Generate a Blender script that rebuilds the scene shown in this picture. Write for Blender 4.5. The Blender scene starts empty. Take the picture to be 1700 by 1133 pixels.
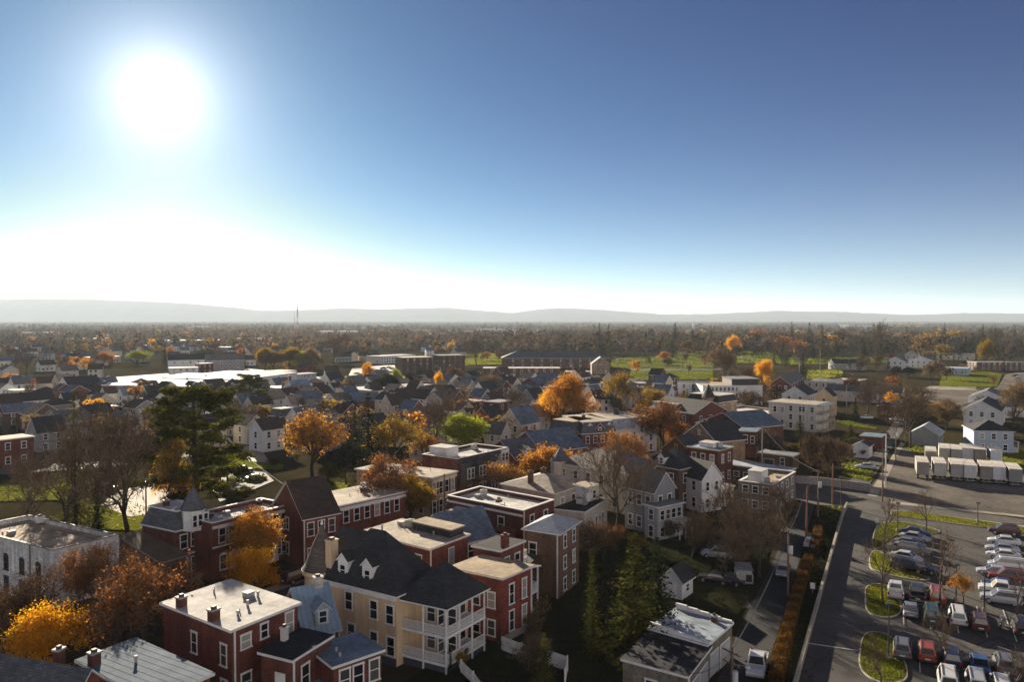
import bpy, bmesh, math, random
import numpy as np
from mathutils import Vector, Matrix
R = math.radians
scene = bpy.context.scene
COL = scene.collection
# ---------------------------------------------------------------- camera
PW, PH, FOC, HOR, CAMH = 1700.0, 1133.0, 1322.0, 530.0, 37.0
PITCH = math.atan((PH / 2 - HOR) / FOC)
cd = bpy.data.cameras.new('camera')
cam = bpy.data.objects.new('camera', cd)
COL.objects.link(cam)
cam.location = (0, 0, CAMH)
cam.rotation_euler = (math.pi / 2 - PITCH, 0, 0)
cd.sensor_width = 36.0
cd.lens = FOC / PW * 36.0
cd.clip_start = 0.5
cd.clip_end = 60000
scene.camera = cam
# ---------------------------------------------------------------- sun and sky
SUN_EL, SUN_AZ = R(14.5), math.atan2(270 - 850, 1322)
sund = Vector((math.sin(SUN_AZ) * math.cos(SUN_EL), math.cos(SUN_AZ) * math.cos(SUN_EL), math.sin(SUN_EL)))
sl = bpy.data.lights.new('sun', 'SUN')
sl.energy = 5.0
sl.angle = R(0.5)
sl.color = (1.0, 0.86, 0.66)
sun = bpy.data.objects.new('sun', sl)
COL.objects.link(sun)
sun.rotation_euler = sund.to_track_quat('Z', 'Y').to_euler()
sun.location = (0, 0, 400)
world = bpy.data.worlds.new('World')
scene.world = world
world.use_nodes = True
wn, wl = world.node_tree.nodes, world.node_tree.links
wn.clear()
sky = wn.new('ShaderNodeTexSky')
sky.sky_type = 'NISHITA'
sky.sun_disc = False
sky.sun_elevation = SUN_EL
sky.sun_rotation = SUN_AZ
sky.altitude = 200
sky.air_density = 0.55
sky.dust_density = 0.15
sky.ozone_density = 2.0
def wmath(op, a, b=None):
    n = wn.new('ShaderNodeMath'); n.operation = op
    for i, q in enumerate((a, b)):
        if q is None: continue
        if isinstance(q, (int, float)): n.inputs[i].default_value = q
        else: wl.new(q, n.inputs[i])
    return n.outputs[0]
SKYK, SKYO = 0.091, 0.06 * 2 ** 1.55
wsep = wn.new('ShaderNodeSeparateColor'); wl.new(sky.outputs[0], wsep.inputs[0])
# bright air round the sun, by the angle from the sun
wtc = wn.new('ShaderNodeTexCoord')
wdot = wn.new('ShaderNodeVectorMath'); wdot.operation = 'DOT_PRODUCT'
wnorm = wn.new('ShaderNodeVectorMath'); wnorm.operation = 'NORMALIZE'
wl.new(wtc.outputs['Generated'], wnorm.inputs[0]); wl.new(wnorm.outputs[0], wdot.inputs[0]); wdot.inputs[1].default_value = sund
wth = wmath('ARCCOSINE', wmath('MINIMUM', wdot.outputs['Value'], 0.999999))
g1 = wmath('MULTIPLY', wmath('EXPONENT', wmath('MULTIPLY', wth, -1 / R(2.2))), 1.8)
g2 = wmath('MULTIPLY', wmath('EXPONENT', wmath('MULTIPLY', wth, -1 / R(15))), .18)
# added fill glow behind the camera that brightens shaded walls, plus pale horizon air
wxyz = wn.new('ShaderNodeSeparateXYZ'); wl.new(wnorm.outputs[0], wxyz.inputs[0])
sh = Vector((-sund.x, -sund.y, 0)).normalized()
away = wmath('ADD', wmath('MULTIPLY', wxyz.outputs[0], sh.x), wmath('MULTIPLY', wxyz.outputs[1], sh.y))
fill_horizon = wmath('MULTIPLY', wmath('POWER', wmath('MAXIMUM', away, 0.0), 1.2), wmath('EXPONENT', wmath('MULTIPLY', wmath('MAXIMUM', wxyz.outputs[2], 0.0), -2.6)))
fill_horizon = wmath('ADD', wmath('MULTIPLY', fill_horizon, 1.95), wmath('MULTIPLY', wmath('EXPONENT', wmath('MULTIPLY', wmath('ABSOLUTE', wxyz.outputs[2]), -13.0)), .5))
wcomb = wn.new('ShaderNodeCombineColor')
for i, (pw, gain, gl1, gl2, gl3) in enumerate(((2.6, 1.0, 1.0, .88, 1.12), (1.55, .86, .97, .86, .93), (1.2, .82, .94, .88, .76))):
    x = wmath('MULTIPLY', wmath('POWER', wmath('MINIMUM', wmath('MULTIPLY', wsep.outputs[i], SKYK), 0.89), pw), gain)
    x = wmath('ADD', x, wmath('ADD', wmath('MULTIPLY', g1, gl1), wmath('ADD', wmath('MULTIPLY', g2, gl2), wmath('MULTIPLY', fill_horizon, gl3))))
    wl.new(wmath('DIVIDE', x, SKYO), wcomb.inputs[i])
bg = wn.new('ShaderNodeBackground')
bg.inputs[1].default_value = 0.06
wo = wn.new('ShaderNodeOutputWorld')
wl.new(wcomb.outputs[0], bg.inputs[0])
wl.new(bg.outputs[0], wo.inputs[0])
scene.view_settings.view_transform = 'Standard'
scene.view_settings.look = 'None'
scene.view_settings.exposure = 1.55
scene.view_settings.gamma = 1.0
scene.render.engine = 'CYCLES'
scene.cycles.max_bounces = 5
scene.cycles.diffuse_bounces = 2
scene.cycles.glossy_bounces = 2
scene.cycles.transmission_bounces = 3
scene.cycles.transparent_max_bounces = 6
scene.cycles.volume_bounces = 0
scene.cycles.use_denoising = True
scene.cycles.sample_clamp_indirect = 4.0
scene.cycles.caustics_reflective = False
scene.cycles.caustics_refractive = False

def ray(px, py):
    x, y = px - PW / 2, -(py - PH / 2)
    c, s = math.cos(PITCH), math.sin(PITCH)
    return Vector((x, FOC * c + y * s, -FOC * s + y * c))

def G(px, py, z=0.0):
    """world point at height z seen at a photo pixel"""
    d = ray(px, py)
    k = (z - CAMH) / d.z
    return Vector((d.x * k, d.y * k, z))

def DIST(py, z=0.0):
    return G(850, py, z).y
# ---------------------------------------------------------------- tags and objects
ORD = ['first', 'second', 'third', 'fourth', 'fifth', 'sixth', 'seventh', 'eighth', 'ninth', 'tenth', 'eleventh', 'twelfth',
       'thirteenth', 'fourteenth', 'fifteenth', 'sixteenth', 'seventeenth', 'eighteenth', 'nineteenth', 'twentieth']

def tag(o, label=None, cat=None, group=None, kind=None):
    if label: o['label'] = label
    if cat: o['category'] = cat
    if group: o['group'] = group
    if kind: o['kind'] = kind
    return o

def empty(name, loc, rz=0.0):
    o = bpy.data.objects.new(name, None)
    o.empty_display_size = 0.5
    COL.objects.link(o)
    o.location = loc
    o.rotation_euler = (0, 0, rz)
    return o

def mobj(name, me, parent=None, loc=None, rz=0.0):
    o = bpy.data.objects.new(name, me)
    COL.objects.link(o)
    if parent: o.parent = parent
    if loc is not None: o.location = loc
    if rz: o.rotation_euler = (0, 0, rz)
    return o

class MB:
    """collects faces and builds one mesh"""
    def __init__(self):
        self.v, self.f, self.m, self.sm = [], [], [], []

    def face(self, pts, m=0):
        n = len(self.v)
        self.v += [tuple(p) for p in pts]
        self.f.append(tuple(range(n, n + len(pts))))
        self.m.append(m)

    def hexa(self, b, t, m=0, mt=None, mb=None):
        """bottom loop b (ccw from above) and top loop t"""
        n = len(self.v); k = len(b)
        self.v += [tuple(p) for p in b] + [tuple(p) for p in t]
        self.f.append(tuple(range(n + k - 1, n - 1, -1))); self.m.append(m if mb is None else mb)
        self.f.append(tuple(range(n + k, n + 2 * k))); self.m.append(m if mt is None else mt)
        for i in range(k):
            j = (i + 1) % k
            self.f.append((n + i, n + j, n + k + j, n + k + i)); self.m.append(m)

    def box(self, x0, x1, y0, y1, z0, z1, m=0, mt=None):
        q = [(x0, y0), (x1, y0), (x1, y1), (x0, y1)]
        self.hexa([(a, b, z0) for a, b in q], [(a, b, z1) for a, b in q], m, mt)

    def tube(self, p0, p1, r0, r1, n=6, m=0, cap=True):
        p0, p1 = Vector(p0), Vector(p1)
        d = (p1 - p0)
        if d.length < 1e-6: return
        d.normalize()
        a = d.orthogonal().normalized(); b = d.cross(a)
        ring = lambda p, r: [tuple(p + a * (r * math.cos(2 * math.pi * i / n)) + b * (r * math.sin(2 * math.pi * i / n))) for i in range(n)]
        s = len(self.v)
        self.v += ring(p0, r0) + ring(p1, r1)
        for i in range(n):
            j = (i + 1) % n
            self.f.append((s + i, s + j, s + n + j, s + n + i)); self.m.append(m)
        if cap:
            self.f.append(tuple(range(s + n - 1, s - 1, -1))); self.m.append(m)
            self.f.append(tuple(range(s + n, s + 2 * n))); self.m.append(m)

    def lathe(self, prof, n=16, c=(0, 0), m=0):
        s = len(self.v)
        for r, z in prof:
            self.v += [(c[0] + r * math.cos(2 * math.pi * i / n), c[1] + r * math.sin(2 * math.pi * i / n), z) for i in range(n)]
        for k in range(len(prof) - 1):
            for i in range(n):
                j = (i + 1) % n
                self.f.append((s + k * n + i, s + k * n + j, s + (k + 1) * n + j, s + (k + 1) * n + i)); self.m.append(m)

    def mesh(self, name, mats):
        me = bpy.data.meshes.new(name)
        me.from_pydata(self.v, [], self.f)
        for x in mats: me.materials.append(x)
        if any(self.m): me.polygons.foreach_set('material_index', self.m)
        me.update()
        return me

    def obj(self, name, mats, parent=None, loc=None, rz=0.0):
        return mobj(name, self.mesh(name, mats if isinstance(mats, (list, tuple)) else [mats]), parent, loc, rz)
# ---------------------------------------------------------------- materials
MATS = {}
def lin(c):
    return tuple(c)

class NT:
    def __init__(self, name):
        self.mat = bpy.data.materials.new(name)
        self.mat.use_nodes = True
        self.t = self.mat.node_tree
        self.n, self.l = self.t.nodes, self.t.links
        self.n.clear()
        self.out = self.n.new('ShaderNodeOutputMaterial')
        self.p = self.n.new('ShaderNodeBsdfPrincipled')
        self.l.new(self.p.outputs[0], self.out.inputs[0])
        self.tc = self.n.new('ShaderNodeTexCoord')
    def node(self, t, **k):
        n = self.n.new(t)
        for a, b in k.items(): setattr(n, a, b)
        return n
    def link(self, a, b): self.l.new(a, b)
    def noise(self, vec, scale, detail=4, rough=0.6):
        n = self.n.new('ShaderNodeTexNoise')
        n.inputs['Scale'].default_value = scale
        n.inputs['Detail'].default_value = detail
        n.inputs['Roughness'].default_value = rough
        self.link(vec, n.inputs['Vector'])
        return n.outputs['Fac']
    def math(self, op, a, b=None, c=None):
        n = self.n.new('ShaderNodeMath'); n.operation = op
        for i, x in enumerate((a, b, c)):
            if x is None: continue
            if isinstance(x, (int, float)): n.inputs[i].default_value = x
            else: self.link(x, n.inputs[i])
        return n.outputs[0]
    def mapr(self, x, a, b, c, d):
        n = self.n.new('ShaderNodeMapRange')
        self.link(x, n.inputs[0])
        for i, q in enumerate((a, b, c, d)): n.inputs[i + 1].default_value = q
        return n.outputs[0]
    def mix(self, f, a, b, blend='MIX'):
        n = self.n.new('ShaderNodeMix'); n.data_type = 'RGBA'; n.blend_type = blend
        if isinstance(f, (int, float)): n.inputs[0].default_value = f
        else: self.link(f, n.inputs[0])
        for i, x in ((6, a), (7, b)):
            if isinstance(x, tuple): n.inputs[i].default_value = (*x[:3], 1)
            else: self.link(x, n.inputs[i])
        return n.outputs[2]
    def ramp(self, f, stops):
        n = self.n.new('ShaderNodeValToRGB')
        e = n.color_ramp.elements
        while len(e) < len(stops): e.new(0.5)
        for q, (p, c) in zip(e, stops):
            q.position = p; q.color = (*c[:3], 1)
        self.link(f, n.inputs[0])
        return n.outputs[0]
    def xyz(self, vec):
        n = self.n.new('ShaderNodeSeparateXYZ'); self.link(vec, n.inputs[0])
        return n.outputs
    def comb(self, x, y, z):
        n = self.n.new('ShaderNodeCombineXYZ')
        for i, q in enumerate((x, y, z)):
            if isinstance(q, (int, float)): n.inputs[i].default_value = q
            else: self.link(q, n.inputs[i])
        return n.outputs[0]
    def bump(self, h, strength=0.3, dist=0.05):
        n = self.n.new('ShaderNodeBump')
        n.inputs['Strength'].default_value = strength; n.inputs['Distance'].default_value = dist
        self.link(h, n.inputs['Height']); self.link(n.outputs[0], self.p.inputs['Normal'])
    def fin(self, col, rough=0.8, spec=0.4, metal=0.0):
        if isinstance(col, tuple): self.p.inputs['Base Color'].default_value = (*col[:3], 1)
        else: self.link(col, self.p.inputs['Base Color'])
        if isinstance(rough, (int, float)): self.p.inputs['Roughness'].default_value = rough
        else: self.link(rough, self.p.inputs['Roughness'])
        self.p.inputs['Specular IOR Level'].default_value = spec
        self.p.inputs['Metallic'].default_value = metal
        return self.mat

def memo(fn):
    def g(*a):
        k = (fn.__name__,) + a
        if k not in MATS: MATS[k] = fn(*a)
        return MATS[k]
    return g

def sc(c, k): return tuple(min(1, x * k) for x in c)

@memo
def plain(c, rough=0.7, spec=0.4, metal=0.0):
    m = NT('paint'); v = m.tc.outputs['Object']
    f = m.noise(v, 1.3, 5)
    return m.fin(m.mix(m.mapr(f, .3, .7, 0, 1), sc(c, .82), sc(c, 1.1)), rough, spec, metal)

@memo
def brick(c):
    m = NT('brick'); o = m.xyz(m.tc.outputs['Object'])
    vec = m.comb(m.math('ADD', o[0], o[1]), o[2], 0.0)
    b = m.node('ShaderNodeTexBrick')
    b.inputs['Scale'].default_value = 1.0
    b.inputs['Brick Width'].default_value = .42; b.inputs['Row Height'].default_value = .14
    b.inputs['Mortar Size'].default_value = .012
    b.inputs['Color1'].default_value = (*sc(c, .75), 1); b.inputs['Color2'].default_value = (*sc(c, 1.25), 1)
    b.inputs['Mortar'].default_value = (*sc(c, .9), 1)
    m.link(vec, b.inputs['Vector'])
    st = m.mapr(m.noise(m.comb(m.math('MULTIPLY', o[0], 1.8), m.math('MULTIPLY', o[1], 1.8), m.math('MULTIPLY', o[2], .2)), 1.0, 5, .65), .36, .7, 1.12, .62)
    n1 = m.math('MULTIPLY', st, m.mapr(m.noise(m.tc.outputs['Object'], .35, 6, .7), .3, .72, .5, 1.35))
    col = m.mix(1.0, b.outputs[0], m.comb(n1, n1, n1), 'MULTIPLY')
    return m.fin(col, .85, .3)

@memo
def siding(c):
    m = NT('siding'); o = m.xyz(m.tc.outputs['Object'])
    z = m.math('FRACT', m.math('MULTIPLY', o[2], 5.0))
    n1 = m.mapr(m.noise(m.tc.outputs['Object'], .5, 5, .65), .3, .7, .8, 1.08)
    lap = m.mapr(z, .0, .14, .7, 1.0)
    k = m.math('MULTIPLY', n1, lap)
    col = m.mix(1.0, c, m.comb(k, k, k), 'MULTIPLY')
    m.bump(z, .25, .03)
    return m.fin(col, .6, .35)

@memo
def stucco(c):
    m = NT('stucco'); v = m.tc.outputs['Object']; o = m.xyz(v)
    n1 = m.noise(v, .4, 6, .65)
    st = m.noise(m.comb(m.math('MULTIPLY', o[0], 1.6), m.math('MULTIPLY', o[1], 1.6), m.math('MULTIPLY', o[2], .16)), 1.0, 5, .6)
    k = m.math('MULTIPLY', m.mapr(n1, .3, .7, .85, 1.08), m.mapr(st, .35, .7, 1.05, .78))
    m.bump(m.noise(v, 14, 4), .25, .02)
    return m.fin(m.mix(1.0, c, m.comb(k, k, k), 'MULTIPLY'), .8, .3)

@memo
def shingle(c):
    m = NT('shingle'); v = m.tc.outputs['Object']; o = m.xyz(v)
    vec = m.comb(m.math('ADD', o[0], o[1]), m.math('MULTIPLY', o[2], 1.6), 0.0)
    b = m.node('ShaderNodeTexBrick')
    b.inputs['Scale'].default_value = 1.0
    b.inputs['Brick Width'].default_value = .5; b.inputs['Row Height'].default_value = .24
    b.inputs['Mortar Size'].default_value = .018
    b.inputs['Color1'].default_value = (*sc(c, .7), 1); b.inputs['Color2'].default_value = (*sc(c, 1.3), 1)
    b.inputs['Mortar'].default_value = (*sc(c, .45), 1)
    m.link(vec, b.inputs['Vector'])
    n1 = m.mapr(m.noise(v, .45, 6, .7), .3, .7, .65, 1.3)
    m.bump(m.noise(v, 9, 3), .35, .04)
    return m.fin(m.mix(1.0, b.outputs[0], m.comb(n1, n1, n1), 'MULTIPLY'), .78, .35)

@memo
def seam(c, axis, pitch=.55):
    m = NT('metal_roof'); v = m.tc.outputs['Object']; o = m.xyz(v)
    q = o[0] if axis == 'x' else o[1]
    f = m.math('FRACT', m.math('DIVIDE', q, pitch))
    line = m.mapr(f, .0, .12, 0.0, 1.0)
    n1 = m.mapr(m.noise(v, .5, 6, .7), .3, .7, .7, 1.2)
    k = m.math('MULTIPLY', n1, m.mapr(line, 0, 1, .45, 1))
    m.bump(line, .5, .05)
    return m.fin(m.mix(1.0, c, m.comb(k, k, k), 'MULTIPLY'), .85, .03)

@memo
def membrane(c):
    m = NT('roofing'); v = m.tc.outputs['Object']; o = m.xyz(v)
    n1 = m.noise(v, .22, 8, .72)
    n2 = m.noise(v, 1.7, 6, .7)
    sl = m.math('FRACT', m.math('DIVIDE', o[0], 1.0))
    line = m.mapr(sl, 0, .06, .76, 1)
    k = m.math('MULTIPLY', m.math('MULTIPLY', m.mapr(n1, .34, .66, .5, 1.15), m.mapr(n2, .3, .75, .82, 1.1)), line)
    st = m.mapr(m.noise(v, .55, 7, .75), .56, .74, 0, .75)
    col = m.mix(1.0, c, m.comb(k, k, k), 'MULTIPLY')
    col = m.mix(st, col, sc(c, .3))
    m.bump(n2, .3, .04)
    return m.fin(col, .85, .08)

@memo
def glass():
    m = NT('window_glass'); v = m.tc.outputs['Object']
    oi = m.node('ShaderNodeObjectInfo')
    r = oi.outputs['Random']
    col = m.mix(m.mapr(r, .45, .85, 0, 1), (.012, .014, .018), (.09, .085, .075)); col = m.mix(m.math('GREATER_THAN', r, .86), col, (.34, .31, .26))
    return m.fin(col, .06, .6)

@memo
def metal(c, rough=.4):
    m = NT('metal'); v = m.tc.outputs['Object']
    n = m.mapr(m.noise(v, 2.5, 5), .3, .7, .75, 1.1)
    return m.fin(m.mix(1.0, c, m.comb(n, n, n), 'MULTIPLY'), rough, .5, .6)

@memo
def paint(c):
    m = NT('car_paint')
    m.p.inputs['Coat Weight'].default_value = .6
    m.p.inputs['Coat Roughness'].default_value = .06
    n = m.mapr(m.noise(m.tc.outputs['Object'], 3, 4), .3, .7, .88, 1.06)
    return m.fin(m.mix(1.0, c, m.comb(n, n, n), 'MULTIPLY'), .35, .5, .25)

@memo
def wood(c):
    m = NT('wood'); o = m.xyz(m.tc.outputs['Object'])
    n = m.mapr(m.noise(m.comb(m.math('MULTIPLY', o[0], 6), m.math('MULTIPLY', o[1], 6), m.math('MULTIPLY', o[2], .5)), 1.5, 5, .7), .3, .7, .6, 1.3)
    return m.fin(m.mix(1.0, c, m.comb(n, n, n), 'MULTIPLY'), .85, .2)

@memo
def leafy(c0, c1, c2, trans=.45):
    """leaf cards: colour differs from card to card and a little from plant to plant, light passes through"""
    m = NT('leaves')
    a = m.node('ShaderNodeAttribute', attribute_name='tint')
    oi = m.node('ShaderNodeObjectInfo')
    f = m.math('ADD', m.math('MULTIPLY', a.outputs['Fac'], .75), m.math('MULTIPLY', oi.outputs['Random'], .25))
    col = m.ramp(f, [(0.08, c0), (.5, c1), (.95, c2)])
    m.n.remove(m.p)
    d = m.node('ShaderNodeBsdfDiffuse'); t = m.node('ShaderNodeBsdfTranslucent'); x = m.node('ShaderNodeMixShader')
    m.link(col, d.inputs[0]); m.link(col, t.inputs[0])
    x.inputs[0].default_value = trans
    m.link(d.outputs[0], x.inputs[1]); m.link(t.outputs[0], x.inputs[2])
    m.link(x.outputs[0], m.out.inputs[0])
    return m.mat

@memo
def bark(c):
    m = NT('bark'); v = m.tc.outputs['Object']
    n = m.mapr(m.noise(v, 3.0, 5, .7), .3, .7, .55, 1.35)
    return m.fin(m.mix(1.0, c, m.comb(n, n, n), 'MULTIPLY'), .9, .2)

@memo
def ground(name, c0, c1, c2, s1, s2, rough=1.0, bstr=.4, spec=.0):
    m = NT(name); v = m.tc.outputs['Object']
    a = m.noise(v, s1, 8, .65); b = m.noise(v, s2, 6, .7)
    f = m.math('ADD', m.math('MULTIPLY', a, .65), m.math('MULTIPLY', b, .35))
    col = m.ramp(f, [(.36, c0), (.5, c1), (.64, c2)])
    m.bump(m.noise(v, s2 * 3, 4), bstr, .08)
    return m.fin(col, rough, spec)

@memo
def asphalt(c, crack=1.0):
    m = NT('asphalt'); v = m.tc.outputs['Object']
    a = m.mapr(m.noise(v, .09, 8, .7), .3, .7, .68, 1.25)
    b = m.mapr(m.noise(v, 4.0, 4, .7), .3, .7, .85, 1.15)
    k = m.math('MULTIPLY', a, b)
    col = m.mix(1.0, c, m.comb(k, k, k), 'MULTIPLY')
    vo = m.node('ShaderNodeTexVoronoi', feature='DISTANCE_TO_EDGE')
    vo.inputs['Scale'].default_value = .16
    wv = m.node('ShaderNodeVectorMath', operation='ADD')
    nz = m.node('ShaderNodeTexNoise'); nz.inputs['Scale'].default_value = .35; nz.inputs['Detail'].default_value = 5
    m.link(v, nz.inputs['Vector'])
    s = m.node('ShaderNodeVectorMath', operation='SCALE'); s.inputs['Scale'].default_value = 4.5
    m.link(nz.outputs['Color'], s.inputs[0]); m.link(v, wv.inputs[0]); m.link(s.outputs[0], wv.inputs[1])
    m.link(wv.outputs[0], vo.inputs['Vector'])
    cr = m.mapr(vo.outputs['Distance'], 0.0, .022, .9 * crack, 0)
    col = m.mix(cr, col, sc(c, .35))
    m.bump(m.noise(v, 16, 3), .4, .03)
    return m.fin(col, .85, .18)

WHITE = plain((.72, .71, .68)); OFFW = plain((.6, .57, .5)); DARKT = plain((.04, .035, .03)); GREYT = plain((.3, .3, .3))
GLASS = glass(); GOLDT = plain((.42, .28, .06)); CREAMT = plain((.6, .5, .36))
RED = brick((.175, .055, .036)); REDD = brick((.13, .046, .032)); BROWNB = brick((.15, .085, .055)); TANB = brick((.33, .22, .13))
# ---------------------------------------------------------------- buildings
WCACHE = {}
def window_meshes(w, h, frame, simple, arch=False):
    """casing with sill, sash bars; and the pane. x along the wall, -y outward, z up from the sill"""
    k = (round(w, 2), round(h, 2), frame.name, simple, arch)
    if k in WCACHE: return WCACHE[k]
    m = MB(); c = .13 if not simple else .16
    a = w / 2
    m.box(-a - c, -a, -.07, -.003, 0, h, 0); m.box(a, a + c, -.07, -.003, 0, h, 0)
    if arch:
        pts = [(-a - c, h), (-a, h + .2), (0, h + .34), (a, h + .2), (a + c, h)]
        m.hexa([(x, -.075, h) for x in (-a - c, a + c)] + [(x, -.003, h) for x in (a + c, -a - c)],
               [(-a - c, -.075, h + .1), (a + c, -.075, h + .1), (a + c, -.003, h + .1), (-a - c, -.003, h + .1)])
        m.face([(x, -.08, z + .1) for x, z in pts])
    else:
        m.box(-a - c - .04, a + c + .04, -.1, -.003, h, h + c + .05, 0)
    m.box(-a - c - .06, a + c + .06, -.16, -.003, -.12, 0, 0)
    m.box(-a, a, -.05, -.003, h / 2 - .045, h / 2 + .045, 0)
    if not simple and w > 1.25: m.box(-.05, .05, -.052, -.003, 0, h / 2 - .05, 0)
    p = MB()
    p.face([(-a, -.03, 0), (a, -.03, 0), (a, -.03, h / 2), (-a, -.03, h / 2)])
    p.face([(-a, -.036, h / 2), (a, -.036, h / 2), (a, -.036, h), (-a, -.036, h)])
    if simple:
        off = len(m.v)
        m.v += p.v; m.f += [tuple(i + off for i in f) for f in p.f]; m.m += [1, 1]
        r = (m.mesh('window', [frame, GLASS]), None)
    else:
        r = (m.mesh('window', [frame]), p.mesh('pane', [GLASS]))
    WCACHE[k] = r
    return r

class House:
    def __init__(s, name, label, cat, C, L, Rr, h, wall, roof, trim=None, group=None, simple=False, z0=0.0, quiet=False):
        s.h = h; s.trim = trim or WHITE; s.simple = simple
        if isinstance(C, Vector): pc, pl, pr = C, L, Rr
        else: pc, pl, pr = G(*C, h), G(*L, h), G(*Rr, h)
        u, v = pr - pc, pl - pc
        s.U, s.V = u.length, v.length
        au = math.atan2(u.y, u.x)
        s.phi = math.atan2(v.y, v.x) - au
        # pull the corner towards a right angle so the walls stay square
        dev = (s.phi + math.pi) % (2 * math.pi) - math.pi - math.pi / 2
        keep = max(-R(5), min(R(5), dev))
        fix = dev - keep
        au += fix * (s.V / (s.U + s.V)) ; s.phi = math.pi / 2 + keep
        s.au = au
        s.root = empty(name, (pc.x, pc.y, z0), au)
        tag(s.root, label, cat, group)
        s.vx, s.vy = math.cos(s.phi), math.sin(s.phi)
        s.wallm = wall
        s.name = name
        s.roofo = None
        s.build(roof)

    def P(s, a, b, z): return (a + b * s.vx, b * s.vy, z)

    def ring(s, o, z):
        return [s.P(-o, -o, z), s.P(s.U + o, -o, z), s.P(s.U + o, s.V + o, z), s.P(-o, s.V + o, z)]

    def part(s, name, mb, mats, parent=None):
        return mb.obj(name, mats, parent or s.root)

    def build(s, roof):
        k = roof[0]; rm = roof[1]; rise = roof[2] if len(roof) > 2 else 0; o = roof[3] if len(roof) > 3 else .35
        h, U, V = s.h, s.U, s.V
        w = MB(); r = MB(); tr = s.trim
        q0, q1 = s.ring(0, -.3), s.ring(0, h)
        def wallquads(top):
            for i in range(4):
                j = (i + 1) % 4
                w.face([q0[i], q0[j], top[j], top[i]])
        s.rise = rise; s.kind = k
        if k == 'flat':
            wallquads(q1)
            r.hexa(s.ring(o, h + .004), s.ring(o, h + .26), 1, 0)
            s.top = h + .26
        elif k == 'parapet':
            wallquads(q1)
            # parapet: inner faces, coping
            qi = s.ring(-.28, h); qib = s.ring(-.28, h - .7)
            for i in range(4):
                j = (i + 1) % 4
                w.face([qi[j], qi[i], qib[i], qib[j]])
            r.face(s.ring(-.2, h - .55), 0)
            co = MB(); a, b, c, d = s.ring(.07, h + .003), s.ring(-.34, h + .003), s.ring(.07, h + .13), s.ring(-.34, h + .13)
            for i in range(4):
                j = (i + 1) % 4
                co.hexa([a[i], a[j], b[j], b[i]], [c[i], c[j], d[j], d[i]])
            s.top = h - .55
        elif k == 'shed':
            q1 = [s.P(0, 0, h), s.P(U, 0, h), s.P(U, V, h + rise), s.P(0, V, h + rise)]
            wallquads(q1)
            sl = rise / V
            f = lambda dz: [s.P(-o, -o, h + dz - sl * o), s.P(U + o, -o, h + dz - sl * o), s.P(U + o, V + o, h + rise + dz + sl * o), s.P(-o, V + o, h + rise + dz + sl * o)]
            r.hexa(f(.01), f(.16), 1, 0)
            s.top = h + rise / 2
        elif k in ('gableu', 'gablev'):
            if k == 'gableu':
                ra, rb = s.P(0, V / 2, h + rise), s.P(U, V / 2, h + rise)
                w.face([q0[0], q0[1], q1[1], q1[0]]); w.face([q0[2], q0[3], q1[3], q1[2]])
                w.face([q0[1], q0[2], q1[2], rb, q1[1]]); w.face([q0[3], q0[0], q1[0], ra, q1[3]])
                half = V / 2; sl = rise / half
                A = lambda a, b, z: s.P(a, b, z)
                L1 = U
            else:
                ra, rb = s.P(U / 2, 0, h + rise), s.P(U / 2, V, h + rise)
                w.face([q0[1], q0[2], q1[2], q1[1]]); w.face([q0[3], q0[0], q1[0], q1[3]])
                w.face([q0[0], q0[1], q1[1], ra, q1[0]]); w.face([q0[2], q0[3], q1[3], rb, q1[2]])
                half = U / 2; sl = rise / half
                A = lambda a, b, z: s.P(b, a, z)
                L1 = V
            og = .3
            for side in (0, 1):
                def e(a, dist, dz):
                    b = dist if side == 0 else 2 * half - dist
                    return A(a, b, h + dist * sl + dz)
                lo = [e(-og, -o, .01), e(L1 + og, -o, .01), e(L1 + og, half, .01), e(-og, half, .01)]
                hi = [e(-og, -o, .17), e(L1 + og, -o, .17), e(L1 + og, half, .17), e(-og, half, .17)]
                if (side == 1) != (k == 'gablev'): lo.reverse(); hi.reverse()
                r.hexa(lo, hi, 1, 0)
            s.top = h + rise
        elif k == 'hip':
            wallquads(q1)
            if len(roof) > 4: ru = roof[4]
            else: ru = max(0, (U - V) / 2) if U >= V else 0
            e0, e1 = s.ring(o, h + .005), s.ring(o, h + .16)
            for i in range(4):
                j = (i + 1) % 4
                r.face([e0[i], e0[j], e1[j], e1[i]], 1)
            r.face(e0[::-1], 1)
            if U >= V:
                m = min(V / 2, U / 2 - .1) if len(roof) <= 4 else roof[4]
                a, b = s.P(m, V / 2, h + rise), s.P(U - m, V / 2, h + rise)
                r.face([e1[0], e1[1], b, a]); r.face([e1[1], e1[2], b]); r.face([e1[2], e1[3], a, b]); r.face([e1[3], e1[0], a])
            else:
                m = U / 2 if len(roof) <= 4 else roof[4]
                a, b = s.P(U / 2, m, h + rise), s.P(U / 2, V - m, h + rise)
                r.face([e1[1], e1[2], b, a]); r.face([e1[0], e1[1], a]); r.face([e1[3], e1[0], a, b]); r.face([e1[2], e1[3], b])
            s.top = h + rise
        elif k == 'mansard':
            wallquads(q1); mh = rise; flatm = roof[4]
            e0, e1 = s.ring(.3, h + .005), s.ring(.3, h + .2)
            c0, c1 = s.ring(-.75, h + mh), s.ring(-.65, h + mh + .2)
            b0 = s.ring(.15, h + .2)
            r.hexa(e0, e1, 1)
            for i in range(4):
                j = (i + 1) % 4
                r.face([b0[i], b0[j], c0[j], c0[i]], 0)
            r.hexa(s.ring(-.6, h + mh), s.ring(-.6, h + mh + .2), 1, 2)
            s.top = h + mh + .2
        s.wall = s.part('wall', w, [s.wallm])
        mats = [rm, tr] + ([roof[4]] if k == 'mansard' else [])
        s.roofo = s.part('roof', r, mats)
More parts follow.
